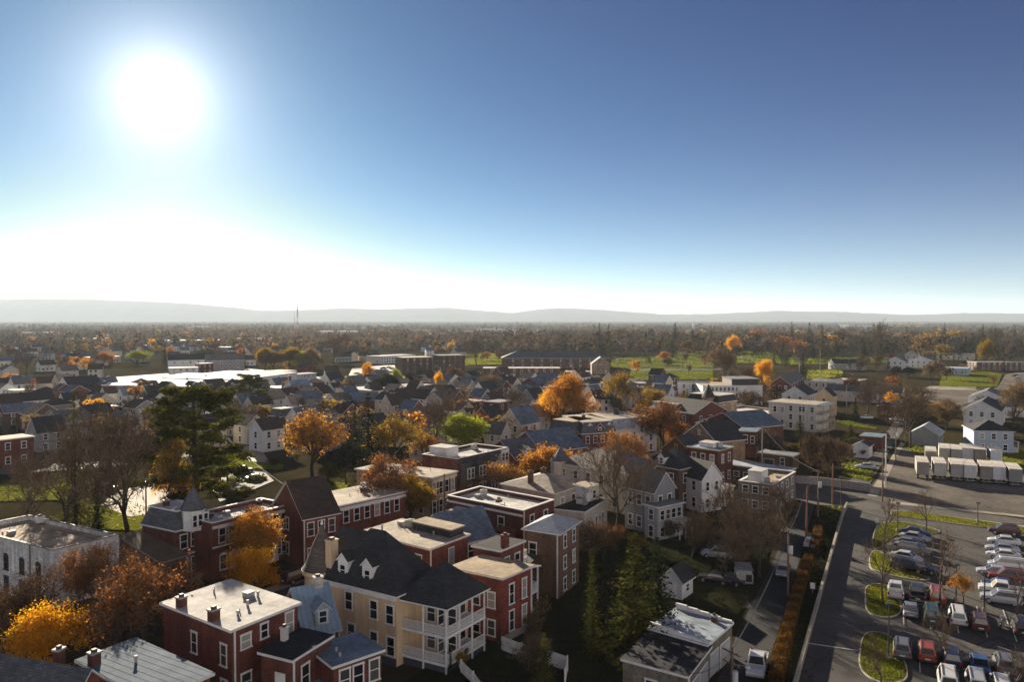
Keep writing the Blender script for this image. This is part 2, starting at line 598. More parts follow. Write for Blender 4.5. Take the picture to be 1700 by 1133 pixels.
        if k == 'parapet': s.part('coping', co, [tr])
        if k in ('flat', 'parapet') and not s.simple and U * V > 45 and rm.name.startswith('roofing') and 'garage' not in s.name: s.fittings()

    def fittings(s):
        """hatch, pipes and a small cooling unit on a flat roof"""
        rr = random.Random(int(s.U * 97 + s.V * 31)); z = s.top + .003
        def spot(): return s.P(s.U * rr.uniform(.15, .85), s.V * rr.uniform(.15, .85), 0)
        x, y, _ = spot(); m = MB(); m.box(-.45, .45, -.4, .4, z, z + .4); m.box(-.5, .5, -.45, .45, z + .402, z + .48); m.obj('roof_hatch', [GREYT], s.roofo, (x, y, 0))
        if rr.random() < .6:
            x, y, _ = spot(); m = MB(); m.box(-.5, .5, -.5, .5, z + .12, z + .95); m.box(-.4, .4, -.45, .45, z, z + .118); m.tube((0, 0, z + .952), (0, 0, z + 1.0), .36, .36, 12, 1); m.obj('cooling_unit', [plain((.4, .4, .39)), DARKT], s.roofo, (x, y, 0), rr.random())
        for _ in range(2 + int(s.U * s.V / 90)):
            x, y, _ = spot(); m = MB(); m.tube((0, 0, z), (0, 0, z + rr.uniform(.3, .6)), .06, .06, 6); m.obj('vent_pipe', [GREYT], s.roofo, (x, y, 0))

    def face(s, f, a, out=0.0):
        """origin and turn on a wall: f is u (right-hand face), v (left-hand face), U, V the far ones; a = metres along it as seen from outside"""
        if f == 'u': return Vector(s.P(a, -out, 0)), 0.0
        if f == 'v':
            return Vector(s.P(-out, s.V - a, 0)), s.phi - math.pi
        if f == 'U': return Vector(s.P(s.U - a, s.V + out, 0)), math.pi
        return Vector(s.P(s.U + out, a, 0)), s.phi

    def flen(s, f): return s.U if f in 'uU' else s.V

    def window(s, f, a, z, w=.95, h=1.75, out=0.0, frame=None, arch=False, parent=None, label=None):
        loc, rz = s.face(f, a, out)
        wm, pm = window_meshes(w, h, frame or s.trim, s.simple, arch)
        o = mobj('window', wm, parent or s.root, (loc.x, loc.y, z), rz)
        if pm: mobj('pane', pm, o)
        return o

    def wins(s, f, cols, rows, w=.95, h=1.75, zs=None, a0=None, a1=None, **k):
        n = s.flen(f); a0 = n * .06 if a0 is None else a0; a1 = n * .94 if a1 is None else a1
        fl = s.h / rows
        for r in range(rows):
            z = (r * fl + (fl - h) * .5 + .1) if zs is None else zs[r]
            for c in range(cols):
                s.window(f, a0 + (a1 - a0) * (c + .5) / cols, z, w, h, **k)
        return s

    def local(s, f, a, mb, name, mats, z=0.0, out=0.0, parent=None):
        loc, rz = s.face(f, a, out)
        return mb.obj(name, mats, parent or s.root, (loc.x, loc.y, z), rz)

    def chim(s, fs, ft, dh=1.5, w=.75, d=.6, mat=None, base=None, cap=None):
        x, y, _ = s.P(fs * s.U, ft * s.V, 0)
        z0 = (s.h - .3 if base is None else base)
        z1 = s.top + dh
        m = MB()
        m.box(-w / 2, w / 2, -d / 2, d / 2, z0, z1 - .16, 0)
        m.box(-w / 2 - .07, w / 2 + .07, -d / 2 - .07, d / 2 + .07, z1 - .16, z1, 1)
        m.box(-w / 4, w / 4, -d / 4, d / 4, z1 - .002, z1 + .22, 2)
        m.obj('chimney', [mat or REDD, cap or mat or GREYT, DARKT], s.roofo, (x, y, 0))
        return s

    def door(s, f, a, z=0.2, w=1.0, h=2.2, mat=None):
        m = MB(); m.box(-w / 2 - .12, w / 2 + .12, -.05, -.003, 0, h + .14, 0)
        o = s.local(f, a, m, 'door', [s.trim], z)
        d = MB(); d.box(-w / 2, w / 2, -.09, -.052, 0, h, 0)
        d.box(w / 2 - .16, w / 2 - .1, -.13, -.092, h * .45, h * .5, 0)
        d.obj('door_panel', [mat or DARKT], o)
        return s

    def spout(s, f, a, z0=0.0, z1=None):
        m = MB(); z1 = z1 or s.h - .02
        m.box(-.07, .07, -.16, -.02, z0, z1)
        s.local(f, a, m, 'downspout', [s.trim])
        return s

    def band(s, f, z, hh=.3, depth=.18, mat=None, name='cornice'):
        n = s.flen(f); m = MB(); m.box(.02, n - .02, -depth, -.004, z, z + hh)
        s.local(f, 0, m, name, [mat or s.trim]); return s

    def vent(s, fs, ft, hgt=.5, w=.25):
        x, y, _ = s.P(fs * s.U, ft * s.V, 0); m = MB()
        m.tube((0, 0, s.top - .1), (0, 0, s.top + hgt), w / 2, w / 2, 8)
        m.tube((0, 0, s.top + hgt - .002), (0, 0, s.top + hgt + .1), w * .8, w * .6, 8)
        m.obj('roof_vent', [GREYT], s.roofo, (x, y, 0)); return s

    def block(s, fs0, fs1, ft0, ft1, z0, z1, wall, top, name='penthouse'):
        m = MB()
        q = [(fs0, ft0), (fs1, ft0), (fs1, ft1), (fs0, ft1)]
        m.hexa([s.P(a * s.U, b * s.V, z0) for a, b in q], [s.P(a * s.U, b * s.V, z1) for a, b in q], 0)
        cx, cy = (fs0 + fs1) / 2, (ft0 + ft1) / 2
        e = lambda a, c, n: (c + (a - c) * 1.06)
        m.hexa([s.P(e(a, cx, 0) * s.U, e(b, cy, 0) * s.V, z1 + .003) for a, b in q], [s.P(e(a, cx, 0) * s.U, e(b, cy, 0) * s.V, z1 + .18) for a, b in q], 1)
        m.obj(name, [wall, top], s.roofo); return s

    def dormer(s, f, a, z, w=1.5, h=1.7, depth=2.6, wall=None, roofm=None, out=-.5, wh=1.1, ww=.7, arch=False):
        """gabled dormer standing out of a roof above face f"""
        m = MB(); rs = MB(); e = w / 2; rise = w * .5
        f0, f1 = 0.0, depth
        m.face([(-e, f0, 0), (e, f0, 0), (e, f0, h), (0, f0, h + rise), (-e, f0, h)])
        m.face([(-e, f1, 0), (-e, f0, 0), (-e, f0, h), (-e, f1, h)]); m.face([(e, f0, 0), (e, f1, 0), (e, f1, h), (e, f0, h)])
        for sx in (-1, 1):
            lo = [(sx * (e + .18), f0 - .2, h - .18 * 1.0), (0, f0 - .2, h + rise), (0, f1, h + rise), (sx * (e + .18), f1, h - .18)]
            if sx > 0: lo.reverse()
            rs.hexa([(x, y, zz + .01) for x, y, zz in lo], [(x, y, zz + .13) for x, y, zz in lo], 1, 0)
        o = s.local(f, a, m, 'dormer', [wall or s.trim], z, out, s.roofo)
        rs.obj('dormer_roof', [roofm or shingle((.07, .07, .075)), s.trim], o)
        wm, pm = window_meshes(ww, wh, s.trim, True, arch)
        mobj('window', wm, o, (0, 0, .35), 0)
        return s

    def porch(s, f, a0, a1, depth, levels, rail=True, roofm=None, roofz=None, posts=4, mat=None, thick=.22):
        """decks, posts and railings standing out from a wall; levels = deck heights"""
        mat = mat or WHITE; L = a1 - a0
        m = MB()
        for z in levels: m.box(0, L, -depth, -.006, z - thick, z, 0)
        o = s.local(f, a0, m, 'porch', [mat])
        zt = roofz if roofz else levels[-1]
        for i in range(posts):
            x = .08 + (L - .16) * i / max(1, posts - 1)
            p = MB(); p.box(x - .08, x + .08, -depth + .02, -depth + .18, 0, zt); p.obj('post', [mat], o)
        if rail:
            for z in levels:
                for kind in ('f', 'l', 'r'):
                    p = MB()
                    if kind == 'f': pts = [(.1, -depth + .1), (L - .1, -depth + .1)]
                    elif kind == 'l': pts = [(.1, -depth + .14), (.1, -.05)]
                    else: pts = [(L - .1, -depth + .14), (L - .1, -.05)]
                    rail_mesh(p, pts[0], pts[1], z)
                    p.obj('railing', [mat], o)
        if roofm and roofz:
            p = MB(); ov = .25
            p.hexa([(-ov, -depth - ov, roofz), (L + ov, -depth - ov, roofz), (L + ov, -.01, roofz + .35), (-ov, -.01, roofz + .35)],
                   [(-ov, -depth - ov, roofz + .14), (L + ov, -depth - ov, roofz + .14), (L + ov, -.01, roofz + .5), (-ov, -.01, roofz + .5)], 1, 0)
            p.obj('porch_roof', [roofm, mat], o)
        return s

def rail_mesh(p, a, b, z, hgt=.95, gap=.16):
    a, b = Vector((*a, 0)), Vector((*b, 0)); d = b - a; n = max(2, int(d.length / gap)); e = d.normalized(); s = Vector((-e.y, e.x, 0))
    def bar(c0, c1, w, z0, z1):
        p.hexa([tuple(c0 - s * w + Vector((0, 0, z0))), tuple(c1 - s * w + Vector((0, 0, z0))), tuple(c1 + s * w + Vector((0, 0, z0))), tuple(c0 + s * w + Vector((0, 0, z0)))],
               [tuple(c0 - s * w + Vector((0, 0, z1))), tuple(c1 - s * w + Vector((0, 0, z1))), tuple(c1 + s * w + Vector((0, 0, z1))), tuple(c0 + s * w + Vector((0, 0, z1)))])
    bar(a, b, .04, z + hgt - .08, z + hgt); bar(a, b, .03, z + .1, z + .17)
    for i in range(n + 1):
        c = a + d * (i / n)
        bar(c - e * .022, c + e * .022, .022, z + .17, z + hgt - .08)

def sm(name, label, px, py, wpx, yaw, dep, h, wall, roof, cat='house', wu=(2, 2), wv=(1, 2), trim=None, chim=None, group=None, simple=True, ww=.95, wh=1.5):
    """smaller house: ground point under the middle of the front wall at a photo pixel, front width in pixels, yaw in degrees (0 = front square to the view)"""
    c = G(px, py, 0); w = wpx * c.y / FOC / max(.5, math.cos(R(yaw)))
    e = Vector((math.cos(R(yaw)), math.sin(R(yaw)), 0)); n = Vector((-e.y, e.x, 0))
    C = c - e * w / 2; Rr = c + e * w / 2; L = C + n * dep
    z = Vector((0, 0, h))
    H = House(name, label, cat, C + z, L + z, Rr + z, h, wall, roof, trim, group, simple)
    if wu and wu[0]: H.wins('u', wu[0], wu[1], ww, wh)
    if wv and wv[0]: H.wins('v' if yaw >= 0 else 'V', wv[0], wv[1], ww, wh)
    for q in chim or (): H.chim(*q)
    return H
# ---------------------------------------------------------------- near buildings
SL_D = shingle((.035, .036, .04)); SL_B = shingle((.11, .15, .2)); SL_G = shingle((.13, .13, .13)); SL_BR = shingle((.06, .04, .032)); SL_T = shingle((.28, .23, .18))
MB_L = membrane((.53, .455, .36)); MB_W = membrane((.64, .62, .58)); MB_C = membrane((.5, .4, .28)); MB_D = membrane((.045, .046, .052)); MB_G = membrane((.27, .28, .3))
STC = stucco((.68, .5, .31)); STW = stucco((.68, .67, .64)); STT = stucco((.46, .4, .32)); STG = stucco((.3, .29, .28)); STP = stucco((.55, .5, .43))
SDW = siding((.68, .68, .67)); SDG = siding((.26, .27, .28)); SDC = siding((.62, .55, .42)); SDB = siding((.36, .42, .5)); SDGN = siding((.3, .38, .33))
BLOCK = brick((.2, .17, .13)); SLATE = shingle((.1, .105, .12)); BLUEM = seam((.2, .28, .37), 'x'); BLUEMY = seam((.2, .28, .37), 'y'); BRM = seam((.16, .12, .09), 'y')
WHM = seam((.42, .46, .5), 'x')

def near_buildings():
    # white flat-roofed building, far lower left
    h = House('commercial_building', 'white painted brick building with a tan flat roof among rust coloured trees', 'building', (87, 915), (-60, 878), (197, 889), 7.5, brick((.66, .66, .64)), ('parapet', MB_C), trim=plain((.2, .18, .16)))
    h.wins('v', 5, 1, .9, 1.8, zs=[3.4], arch=True, frame=DARKT); h.wins('u', 2, 1, 1.1, 2.1, zs=[3.6], arch=True, frame=DARKT, a0=0, a1=h.U); h.wins('v', 5, 1, .9, 1.8, zs=[.6], frame=DARKT); h.chim(.9, .8, 1.2, .9, .9, mat=plain((.6, .6, .58)))
    h.spout('v', h.V - 5); h.vent(.4, .5); h.vent(.2, .7)
    # lean-to
    h = House('lean_to_shed', 'low shed with a ribbed brown metal roof beside the white painted building', 'shed', (268, 935), (222, 908), (290, 921), 4.2, BROWNB, ('shed', BRM, 1.8), trim=GREYT)
    # mansard row with turret, west half
    h = House('row_house', 'brick row house with slate mansard, corner turret and white bay', 'row house', (292, 884), (236, 872), (352, 869), 7.0, REDD, ('mansard', SLATE, 2.6, .3, MB_W))
    h.wins('u', 3, 2, 1.0, 1.9); h.dormer('u', h.U * .7, h.h + .3, 1.3, 1.5, 1.6, roofm=SLATE); h.chim(.3, .6, .9); h.chim(.85, .5, .8)
    m = MB(); m.lathe([(1.6, 0), (1.6, 2.7), (1.75, 2.72), (1.75, 2.9)], 8); o = h.local('u', 2.6, m, 'turret', [WHITE], h.h - .1, .3, h.roofo)
    m = MB(); m.lathe([(1.85, 2.9), (1.1, 4.4), (.02, 6.2)], 8); m.obj('turret_roof', [SLATE], o)
    for k in (-.9, 0, .9): mobj('window', window_meshes(.6, 1.6, WHITE, True)[0], o, (k, -1.58, .7))
    h.band('u', 3.4, .25, .3)
    # east half
    h = House('row_house', 'brick row house with white arched windows and bright flat roof behind the golden trees', 'row house', (352, 870), (300, 858), (485, 838), 8.2, RED, ('parapet', MB_W))
    h.wins('u', 8, 1, 1.0, 2.0, zs=[5.2], arch=True); h.wins('u', 7, 1, 1.0, 2.0, zs=[1.3], arch=True); h.band('u', 7.4, .35, .3); h.band('u', 4.6, .2, .2)
    h.chim(.2, .6, 1.0); h.chim(.55, .3, .9); h.chim(.85, .7, 1.0)
    m = MB(); m.lathe([(1.3, 0), (1.3, 3.6), (1.5, 3.7), (.2, 4.2)], 8); o = h.local('u', h.U - 4.5, m, 'bay_window', [WHITE], .6, .25)
    for k in (-.75, .75): mobj('window', window_meshes(.6, 1.9, WHITE, True)[0], o, (k, -1.24, 1.0))
    # dark roofed brick house
    h = House('brick_house', 'brick house with a steep dark brown gable roof between two flat roofed brick houses', 'house', (503, 862), (462, 838), (557, 849), 7.6, RED, ('gableu', SL_BR, 4.6))
    h.wins('u', 3, 2, .95, 1.9); h.wins('v', 1, 2, .9, 1.7); h.spout('u', .15); h.door('u', h.U * .86)
    # flat brick
    h = House('brick_house', 'red brick house with pale tan flat roof partly behind a rust coloured tree', 'house', (558, 843), (532, 824), (655, 815), 7.6, RED, ('flat', MB_L, 0, .3))
    h.wins('u', 6, 2, .95, 1.9); h.band('u', 6.9, .5, .3); h.chim(.6, .5, .9)
    # red brick with white roof, front
    h = House('brick_house', 'large dark red brick house with white flat roof and two chimneys, lowest left', 'house', (384, 1050), (278, 1003), (489, 1004), 8.6, brick((.15, .042, .028)), ('flat', MB_W, 0, .28))
    for a, z, w, q in ((.2, 6.6, 1.0, 1.2), (.47, 6.8, .75, 1.3), (.86, 6.1, .9, 2.1), (.2, 2.6, 1.0, 1.6), (.5, 2.6, .8, 1.6), (.84, 2.6, .9, 1.9)): h.window('u', h.U * a, z, w, q)
    h.window('v', h.V - 1.2, 5.2, .8, 1.9); h.window('v', h.V - 1.2, 1.9, .8, 1.9); h.window('v', h.V - 6, 5.2, .8, 1.9)
    h.chim(.04, .28, 1.1, .9, .7); h.chim(.06, .78, 1.0, .8, .7); h.spout('u', .3); h.vent(.55, .3); h.vent(.82, .4); h.vent(.3, .2, .35)
    # lower wing with patched dark roof
    g = House('brick_house', 'small brick house with patchy black flat roof and grey wooden stairs beside it', 'house', (485, 1100), (433, 1087), (549, 1060), 6.6, brick((.15, .05, .036)), ('flat', MB_D, 0, .25))
    g.window('u', g.U * .32, 3.6, 1.0, 2.0); g.window('u', g.U * .7, 1.2, 1.0, 1.9); g.door('v', g.V * .62, 3.1, .95, 2.1, WHITE); g.chim(.5, .9, 1.3, .6, .5, mat=plain((.55, .53, .5))); g.spout('u', .14)
    # stairs
    st = empty('wooden_stairs', g.root.matrix_basis @ Vector(g.P(-2.3, g.V * .95, 0)), g.au + g.phi - math.pi)
    tag(st, 'weathered grey wooden outdoor stairs climbing to the small brick house', 'stairs')
    wd = wood((.2, .17, .14)); m = MB()
    for i in range(16): m.box(i * .36 - .02, i * .36 + .3, -.55, .55, 3.1 - i * .19 - .05, 3.1 - i * .19)
    m.obj('tread', [wd], st)
    for y in (-.6, .6):
        m = MB(); m.hexa([(0, y - .04, 2.7), (5.7, y - .04, -.3), (5.7, y + .04, -.3), (0, y + .04, 2.7)], [(0, y - .04, 3.0), (5.7, y - .04, 0), (5.7, y + .04, 0), (0, y + .04, 3.0)]); m.obj('stringer', [wd], st)
        m = MB(); m.hexa([(0, y - .03, 4.0), (5.7, y - .03, 1.0), (5.7, y + .03, 1.0), (0, y + .03, 4.0)], [(0, y - .03, 4.1), (5.7, y - .03, 1.1), (5.7, y + .03, 1.1), (0, y + .03, 4.1)])
        for i in range(20): x = .1 + i * .29; m.box(x - .03, x + .03, y - .02, y + .02, 3 - x * .526, 4.02 - x * .526)
        m.obj('railing', [wd], st)
    m = MB(); m.box(-1.6, 0, -.8, .8, 2.95, 3.08); m.obj('landing', [wd], st)
    for x in (-1.5, -.1):
        for y in (-.7, .7): m = MB(); m.box(x - .07, x + .07, y - .07, y + .07, 0, 2.945); m.obj('post', [wd], st)
    # blue metal roof with dormer
    h = House('brick_house', 'little house with a blue metal gable roof and one dormer beside the cream house', 'house', (506, 1053), (462, 1022), (564, 1044), 5.6, brick((.15, .06, .04)), ('gableu', BLUEM, 3.6), trim=plain((.4, .45, .5)))
    h.dormer('u', h.U * .55, h.h + .4, 1.5, 1.6, 3.4, wall=SDG, roofm=BLUEMY, out=-.15); h.chim(.75, .5, .9, .9, .7, mat=brick((.5, .46, .42))); h.wins('u', 2, 2)
    # flat blue
    h = House('brick_house', 'low brick house with grey blue flat roof in front of the cream house', 'house', (554, 1110), (516, 1080), (633, 1083), 5.6, RED, ('flat', membrane((.24, .31, .38)), 0, .3))
    for a in (.22, .5, .84):
        h.window('u', h.U * a, 3.2, .95, 1.9)
    h.window('u', h.U * .2, .4, .95, 1.8); h.window('u', h.U * .55, .4, .95, 1.8); h.vent(.25, .25, .3); h.vent(.3, .5, .3)
    h = House('shed', 'shed with blue metal roof cut by the bottom edge before the low brick house', 'shed', (556, 1156), (512, 1138), (590, 1136), 3.2, REDD, ('flat', BLUEM, 0, .3))
    # bottom left slate roofs
    h = House('brick_house', 'brick house with pale panelled metal roof shaded by twigs at the bottom left', 'house', (255, 1166), (134, 1100), (347, 1123), 7.2, RED, ('flat', seam((.15, .19, .235), 'x', .75), 0, .3))
    h.chim(.06, .83, 1.1, .8, .7); h.wins('u', 4, 2); h.wins('v', 3, 2); h.vent(.5, .6)
    h = House('brick_house', 'brick house with dark slate gable roof in the very bottom left corner', 'house', (105, 1195), (-25, 1150), (160, 1140), 6.0, RED, ('gablev', SLATE, 2.6)); h.wins('u', 2, 2); h.chim(.85, .5, .4)
    # cream house
    h = House('cream_house', 'large cream stucco house with black hip roof, turret, dormers and white porches', 'house', (658, 991), (530, 960), (727, 962), 7.6, STC, ('hip', SL_D, 5.6, .5, 4.6))
    for a, z in ((.40, 4.9), (.72, 4.6), (.92, 4.5)): h.window('v', h.V * a, z, .95, 1.9)
    for a, z in ((.22, 1.6), (.43, 1.4), (.72, 1.2), (.93, 1.1)): h.window('v', h.V * a, z, .95, 1.9)
    h.band('v', 7.1, .42, .3); h.band('v', .02, .8, .12, plain((.05, .06, .08)), 'foundation')
    h.dormer('v', h.V * .30, 8.1, 1.5, 2.0, 3.6, roofm=SL_D, out=-.25); h.dormer('v', h.V * .62, 8.1, 1.5, 2.0, 3.6, roofm=SL_D, out=-.25)
    h.chim(.12, .9, -1.2, 1.1, .9, mat=STC); h.wins('U', 3, 2); h.wins('V', 2, 2)
    x, y, _ = h.P(1.2, h.V + .8, 0); m = MB(); m.lathe([(2.0, -.2), (2.0, 7.6), (2.35, 7.9), (2.35, 8.3), (1.2, 8.35)], 20); t = m.obj('turret', [STC], h.root, (x, y, 0))
    m = MB(); m.lathe([(2.3, 8.31), (1.9, 8.9), (1.15, 10.9), (.12, 13.2), (.1, 13.25)], 20); m.obj('turret_roof', [shingle((.1, .08, .065))], t)
    m = MB(); m.lathe([(.02, 13.2), (.22, 13.4), (.1, 13.6), (.02, 14)], 8); m.obj('finial', [WHITE], t)
    m = MB()
    c = [h.P(h.U * .15, h.V - .2, 0), h.P(h.U * .75, h.V - .2, 0)]
    m.hexa([h.P(h.U * .2, h.V * .62, 9.3), h.P(h.U * .2, h.V + .25, 9.3), h.P(h.U * .5, h.V + .25, 12.6), h.P(h.U * .5, h.V * .62, 12.6)][::-1], [h.P(h.U * .2, h.V * .62, 9.5), h.P(h.U * .2, h.V + .25, 9.5), h.P(h.U * .5, h.V + .25, 12.8), h.P(h.U * .5, h.V * .62, 12.8)][::-1], 1, 0)
    m.hexa([h.P(h.U * .5, h.V * .62, 12.6), h.P(h.U * .5, h.V + .25, 12.6), h.P(h.U * .8, h.V + .25, 9.3), h.P(h.U * .8, h.V * .62, 9.3)][::-1], [h.P(h.U * .5, h.V * .62, 12.8), h.P(h.U * .5, h.V + .25, 12.8), h.P(h.U * .8, h.V + .25, 9.5), h.P(h.U * .8, h.V * .62, 9.5)][::-1], 1, 0)
    m.obj('cross_gable', [SL_D, WHITE], h.roofo)
    # porch wing of the cream house
    w = House('porch_tmp', 'x x x x', 'x', (741, 1013), (663, 996), (806, 980), 7.0, STC, ('hip', SL_D, 3.6, .4, 3.2))
    w.root.parent = h.root; w.root.matrix_parent_inverse.identity()
    hm = Matrix.Translation(h.root.location) @ Matrix.Rotation(h.au, 4, 'Z'); wm = Matrix.Translation(w.root.location) @ Matrix.Rotation(w.au, 4, 'Z')
    lm = hm.inverted() @ wm
    bpy.data.objects.remove(w.wall)
    for k in ('label', 'category'): del w.root[k]
    w.root.name = 'porch_wing'
    # hand the pieces straight to the house so that nothing sits deeper than a sub-part
    inn = 2.3
    m = MB(); a = [w.P(inn, inn, -.3), w.P(w.U, inn, -.3), w.P(w.U, w.V, -.3), w.P(inn, w.V, -.3)]; b = [w.P(inn, inn, 6.9), w.P(w.U, inn, 6.9), w.P(w.U, w.V, 6.9), w.P(inn, w.V, 6.9)]
    m.hexa(a, b); m.obj('wall', [STC], w.root)
    for z in (1.2, 4.1):
        m = MB(); m.hexa([w.P(0, 0, z - .3), w.P(w.U, 0, z - .3), w.P(w.U, inn - .01, z - .3), w.P(inn - .01, inn - .01, z - .3), w.P(inn - .01, w.V, z - .3), w.P(0, w.V, z - .3)],
               [w.P(0, 0, z), w.P(w.U, 0, z), w.P(w.U, inn - .01, z), w.P(inn - .01, inn - .01, z), w.P(inn - .01, w.V, z), w.P(0, w.V, z)]); m.obj('deck', [WHITE], w.root)
        for (p0, p1, n) in ((w.P(.1, .1, 0), w.P(w.U - .1, .1, 0), 4), (w.P(.1, .2, 0), w.P(.1, w.V - .1, 0), 3)):
            m = MB(); rail_mesh(m, p0[:2], p1[:2], z); m.obj('railing', [WHITE], w.root)
    for (p0, p1, n) in ((w.P(.1, .1, 0), w.P(w.U - .1, .1, 0), 4), (w.P(.1, .1, 0), w.P(.1, w.V - .1, 0), 3)):
        for i in range(n):
            if n == 3 and i == 0: continue
            t = i / (n - 1); x, y = p0[0] + (p1[0] - p0[0]) * t, p0[1] + (p1[1] - p0[1]) * t
            m = MB(); m.box(x - .08, x + .08, y - .08, y + .08, 0, 7.0); m.obj('post', [WHITE], w.root)
    m = MB(); m.hexa([w.P(.25, .25, -.2), w.P(w.U - .2, .25, -.2), w.P(w.U - .2, w.V, -.2), w.P(.25, w.V, -.2)], [w.P(.25, .25, .88), w.P(w.U - .2, .25, .88), w.P(w.U - .2, w.V, .88), w.P(.25, w.V, .88)]); m.obj('foundation', [plain((.05, .06, .08))], w.root)
    for f, fr, zs in (('u', (.3, .6, .85), (1.5, 4.4)), ('v', (.4, .85), (1.5, 4.4))):
        for a in fr:
            for z in zs: w.window(f, w.flen(f) * a, z, .95, 1.8, out=-inn, parent=w.root)
    for k in list(w.root.children):
        k.parent = h.root; k.matrix_basis = lm @ k.matrix_basis
    w.root.parent = None; bpy.data.objects.remove(w.root)
    # brick house with tan roof behind the cream one
    h = House('brick_house', 'brick house with tan flat roof directly behind the cream house', 'house', (713, 914), (608, 884), (770, 889), 8.0, RED, ('flat', MB_L, 0, .3))
    h.door('u', h.U * .55, 5.0, 1.0, 2.2, plain((.25, .3, .36))); h.wins('v', 5, 2); h.window('u', h.U * .25, 1.5); h.vent(.55, .25); h.vent(.25, .85, .7); h.spout('u', .15)
    h.block(.62, .98, .05, .6, 8.2, 9.2, SL_D, MB_C)
    # slate gable
    h = House('brick_house', 'brick house with blue slate gable roof between flat roofed brick houses', 'house', (742, 906), (706, 884), (818, 889), 6.2, RED, ('gableu', SL_B, 3.4)); h.wins('u', 3, 2); h.wins('v', 2, 2)
    # red house upper and lower blocks
    h = House('brick_house', 'red brick house with dark flat roof, tall chimney and white side porch', 'house', (830, 917), (786, 909), (869, 901), 8.3, RED, ('flat', MB_D, 0, .25))
    h.wins('u', 2, 2); h.chim(.25, .04, 1.6, .9, .7, mat=RED); h.porch('V', .3, h.V - .3, 1.6, [3.2, 6.0], posts=3)
    h = House('brick_house', 'bright red brick house with tall narrow white windows and white back balconies', 'house', (834, 963), (749, 945), (883, 942), 7.5, brick((.22, .054, .036)), ('flat', MB_C, 0, .3))
    for a in (.3, .73):
        for z in (4.3, 1.2): h.window('u', h.U * a, z, .75, 2.2)
    h.wins('v', 3, 2, .9, 1.7, zs=[.8, 4.0]); h.band('u', -.25, 1.2, .1, stucco((.4, .38, .34)), 'foundation'); h.porch('V', .2, h.V * .5, 1.9, [1.2, 4.2], posts=3, roofm=MB_G, roofz=7.0); h.spout('u', h.U - .2)
    # brick with white parapet
    h = House('brick_house', 'brick house with white coated parapet roof and a white porch hood', 'house', (868, 849), (755, 821), (904, 829), 8.4, REDD, ('parapet', membrane((.7, .68, .63))))
    h.window('v', h.V * .73, 4.6, 1.1, 2.2); h.window('v', h.V * .2, 4.6, 1.1, 2.0); h.wins('u', 2, 2); h.chim(.35, .45, .8, .9, .7); h.spout('u', .2)
    h.porch('v', h.V * .15, h.V * .5, 2.0, [4.0], roofm=MB_W, roofz=6.6, posts=3); h.band('v', 7.5, .3, .2)
    m = MB(); m.lathe([(1.7, 0), (1.7, 5), (2.1, 5.2), (.5, 5.7)], 10); o = h.local('v', h.V - 3, m, 'bay_window', [REDD], 0, .2)
    for k in (-.8, .3): mobj('window', window_meshes(.8, 1.6, WHITE, True)[0], o, (k, -1.62, 3.0))
    # white hip
    h = House('brick_house', 'tall brown brick house with white metal hip roof', 'house', (928, 889), (873, 879), (957, 867), 8.6, brick((.17, .1, .065)), ('hip', WHM, 1.5, .35, 3.0))
    h.wins('u', 2, 3, .8, 1.6); h.window('v', h.V * .25, 5.2, 1, 1.8); h.spout('v', h.V - .2); h.porch('v', .2, h.V * .42, 2.5, [2.6], roofm=SL_D, roofz=5.0, posts=2, mat=REDD)
    # tan house
    h = House('stucco_house', 'long tan house with low tan hip roof and two dark chimneys', 'house', (920, 821), (842, 803), (970, 800), 8.0, STT, ('hip', SL_T, 1.9, .35))
    h.wins('u', 3, 2); h.wins('v', 2, 2); h.chim(.15, .55, .8, .8, .7, mat=BROWNB); h.chim(.55, .6, .6, .8, .7, mat=BROWNB); h.porch('v', 1.5, 4.0, 1.2, [4.2], roofm=MB_W, roofz=6.5, posts=2, mat=REDD)
    h = House('stucco_house', 'low tan house with black flat roof attached before the long tan house', 'house', (970, 852), (921, 847), (1008, 829), 5.6, STP, ('flat', MB_D, 0, .25))
    h.wins('u', 3, 1, .8, 2.2, zs=[1.6]); h.wins('v', 2, 1, zs=[1.6]); h.spout('u', .2)
    h = House('house_annex', 'small pale sided box with one window on top of the low tan house', 'annex', (974, 812), (956, 806), (988, 806), 8.2, SDW, ('flat', MB_L, 0, .2), z0=0); h.window('u', h.U * .6, 6.3, .8, 1.3)
    # big roof with turret
    h = House('large_house', 'large pale house with broad brown hip roof and pointed slate turret behind the bare tree', 'house', (1040, 789), (946, 764), (1068, 768), 7.6, STP, ('hip', shingle((.17, .14, .12)), 2.8, .4))
    h.wins('u', 2, 2); h.wins('v', 5, 2)
    x, y, _ = h.P(.9, h.V - 1.2, 0); m = MB(); m.lathe([(2.0, 0), (2.0, 7.8), (2.3, 7.85), (2.3, 8.1)], 8); t = m.obj('turret', [STP], h.root, (x, y, 0)); m = MB(); m.lathe([(2.2, 8.1), (.03, 10.8)], 8); m.obj('turret_roof', [SLATE], t)
    # hip grey
    h = House('grey_house', 'brown house with dark slate hip roof and a white framed dormer', 'house', (1128, 781), (1092, 771), (1146, 772), 7.8, BROWNB, ('hip', SL_D, 3.6, .4)); h.wins('u', 2, 2); h.wins('v', 2, 2); h.dormer('v', h.V * .35, 8.1, 1.5, 1.6, 3.0, roofm=SL_D, out=-.1)
    h = House('white_house', 'narrow white gabled house with dark roof beside the slate hip roofed house', 'house', (1165, 797), (1138, 784), (1181, 789), 6.4, SDW, ('gablev', SL_D, 3.0)); h.wins('u', 2, 2, .8, 1.6); h.wins('v', 2, 2)
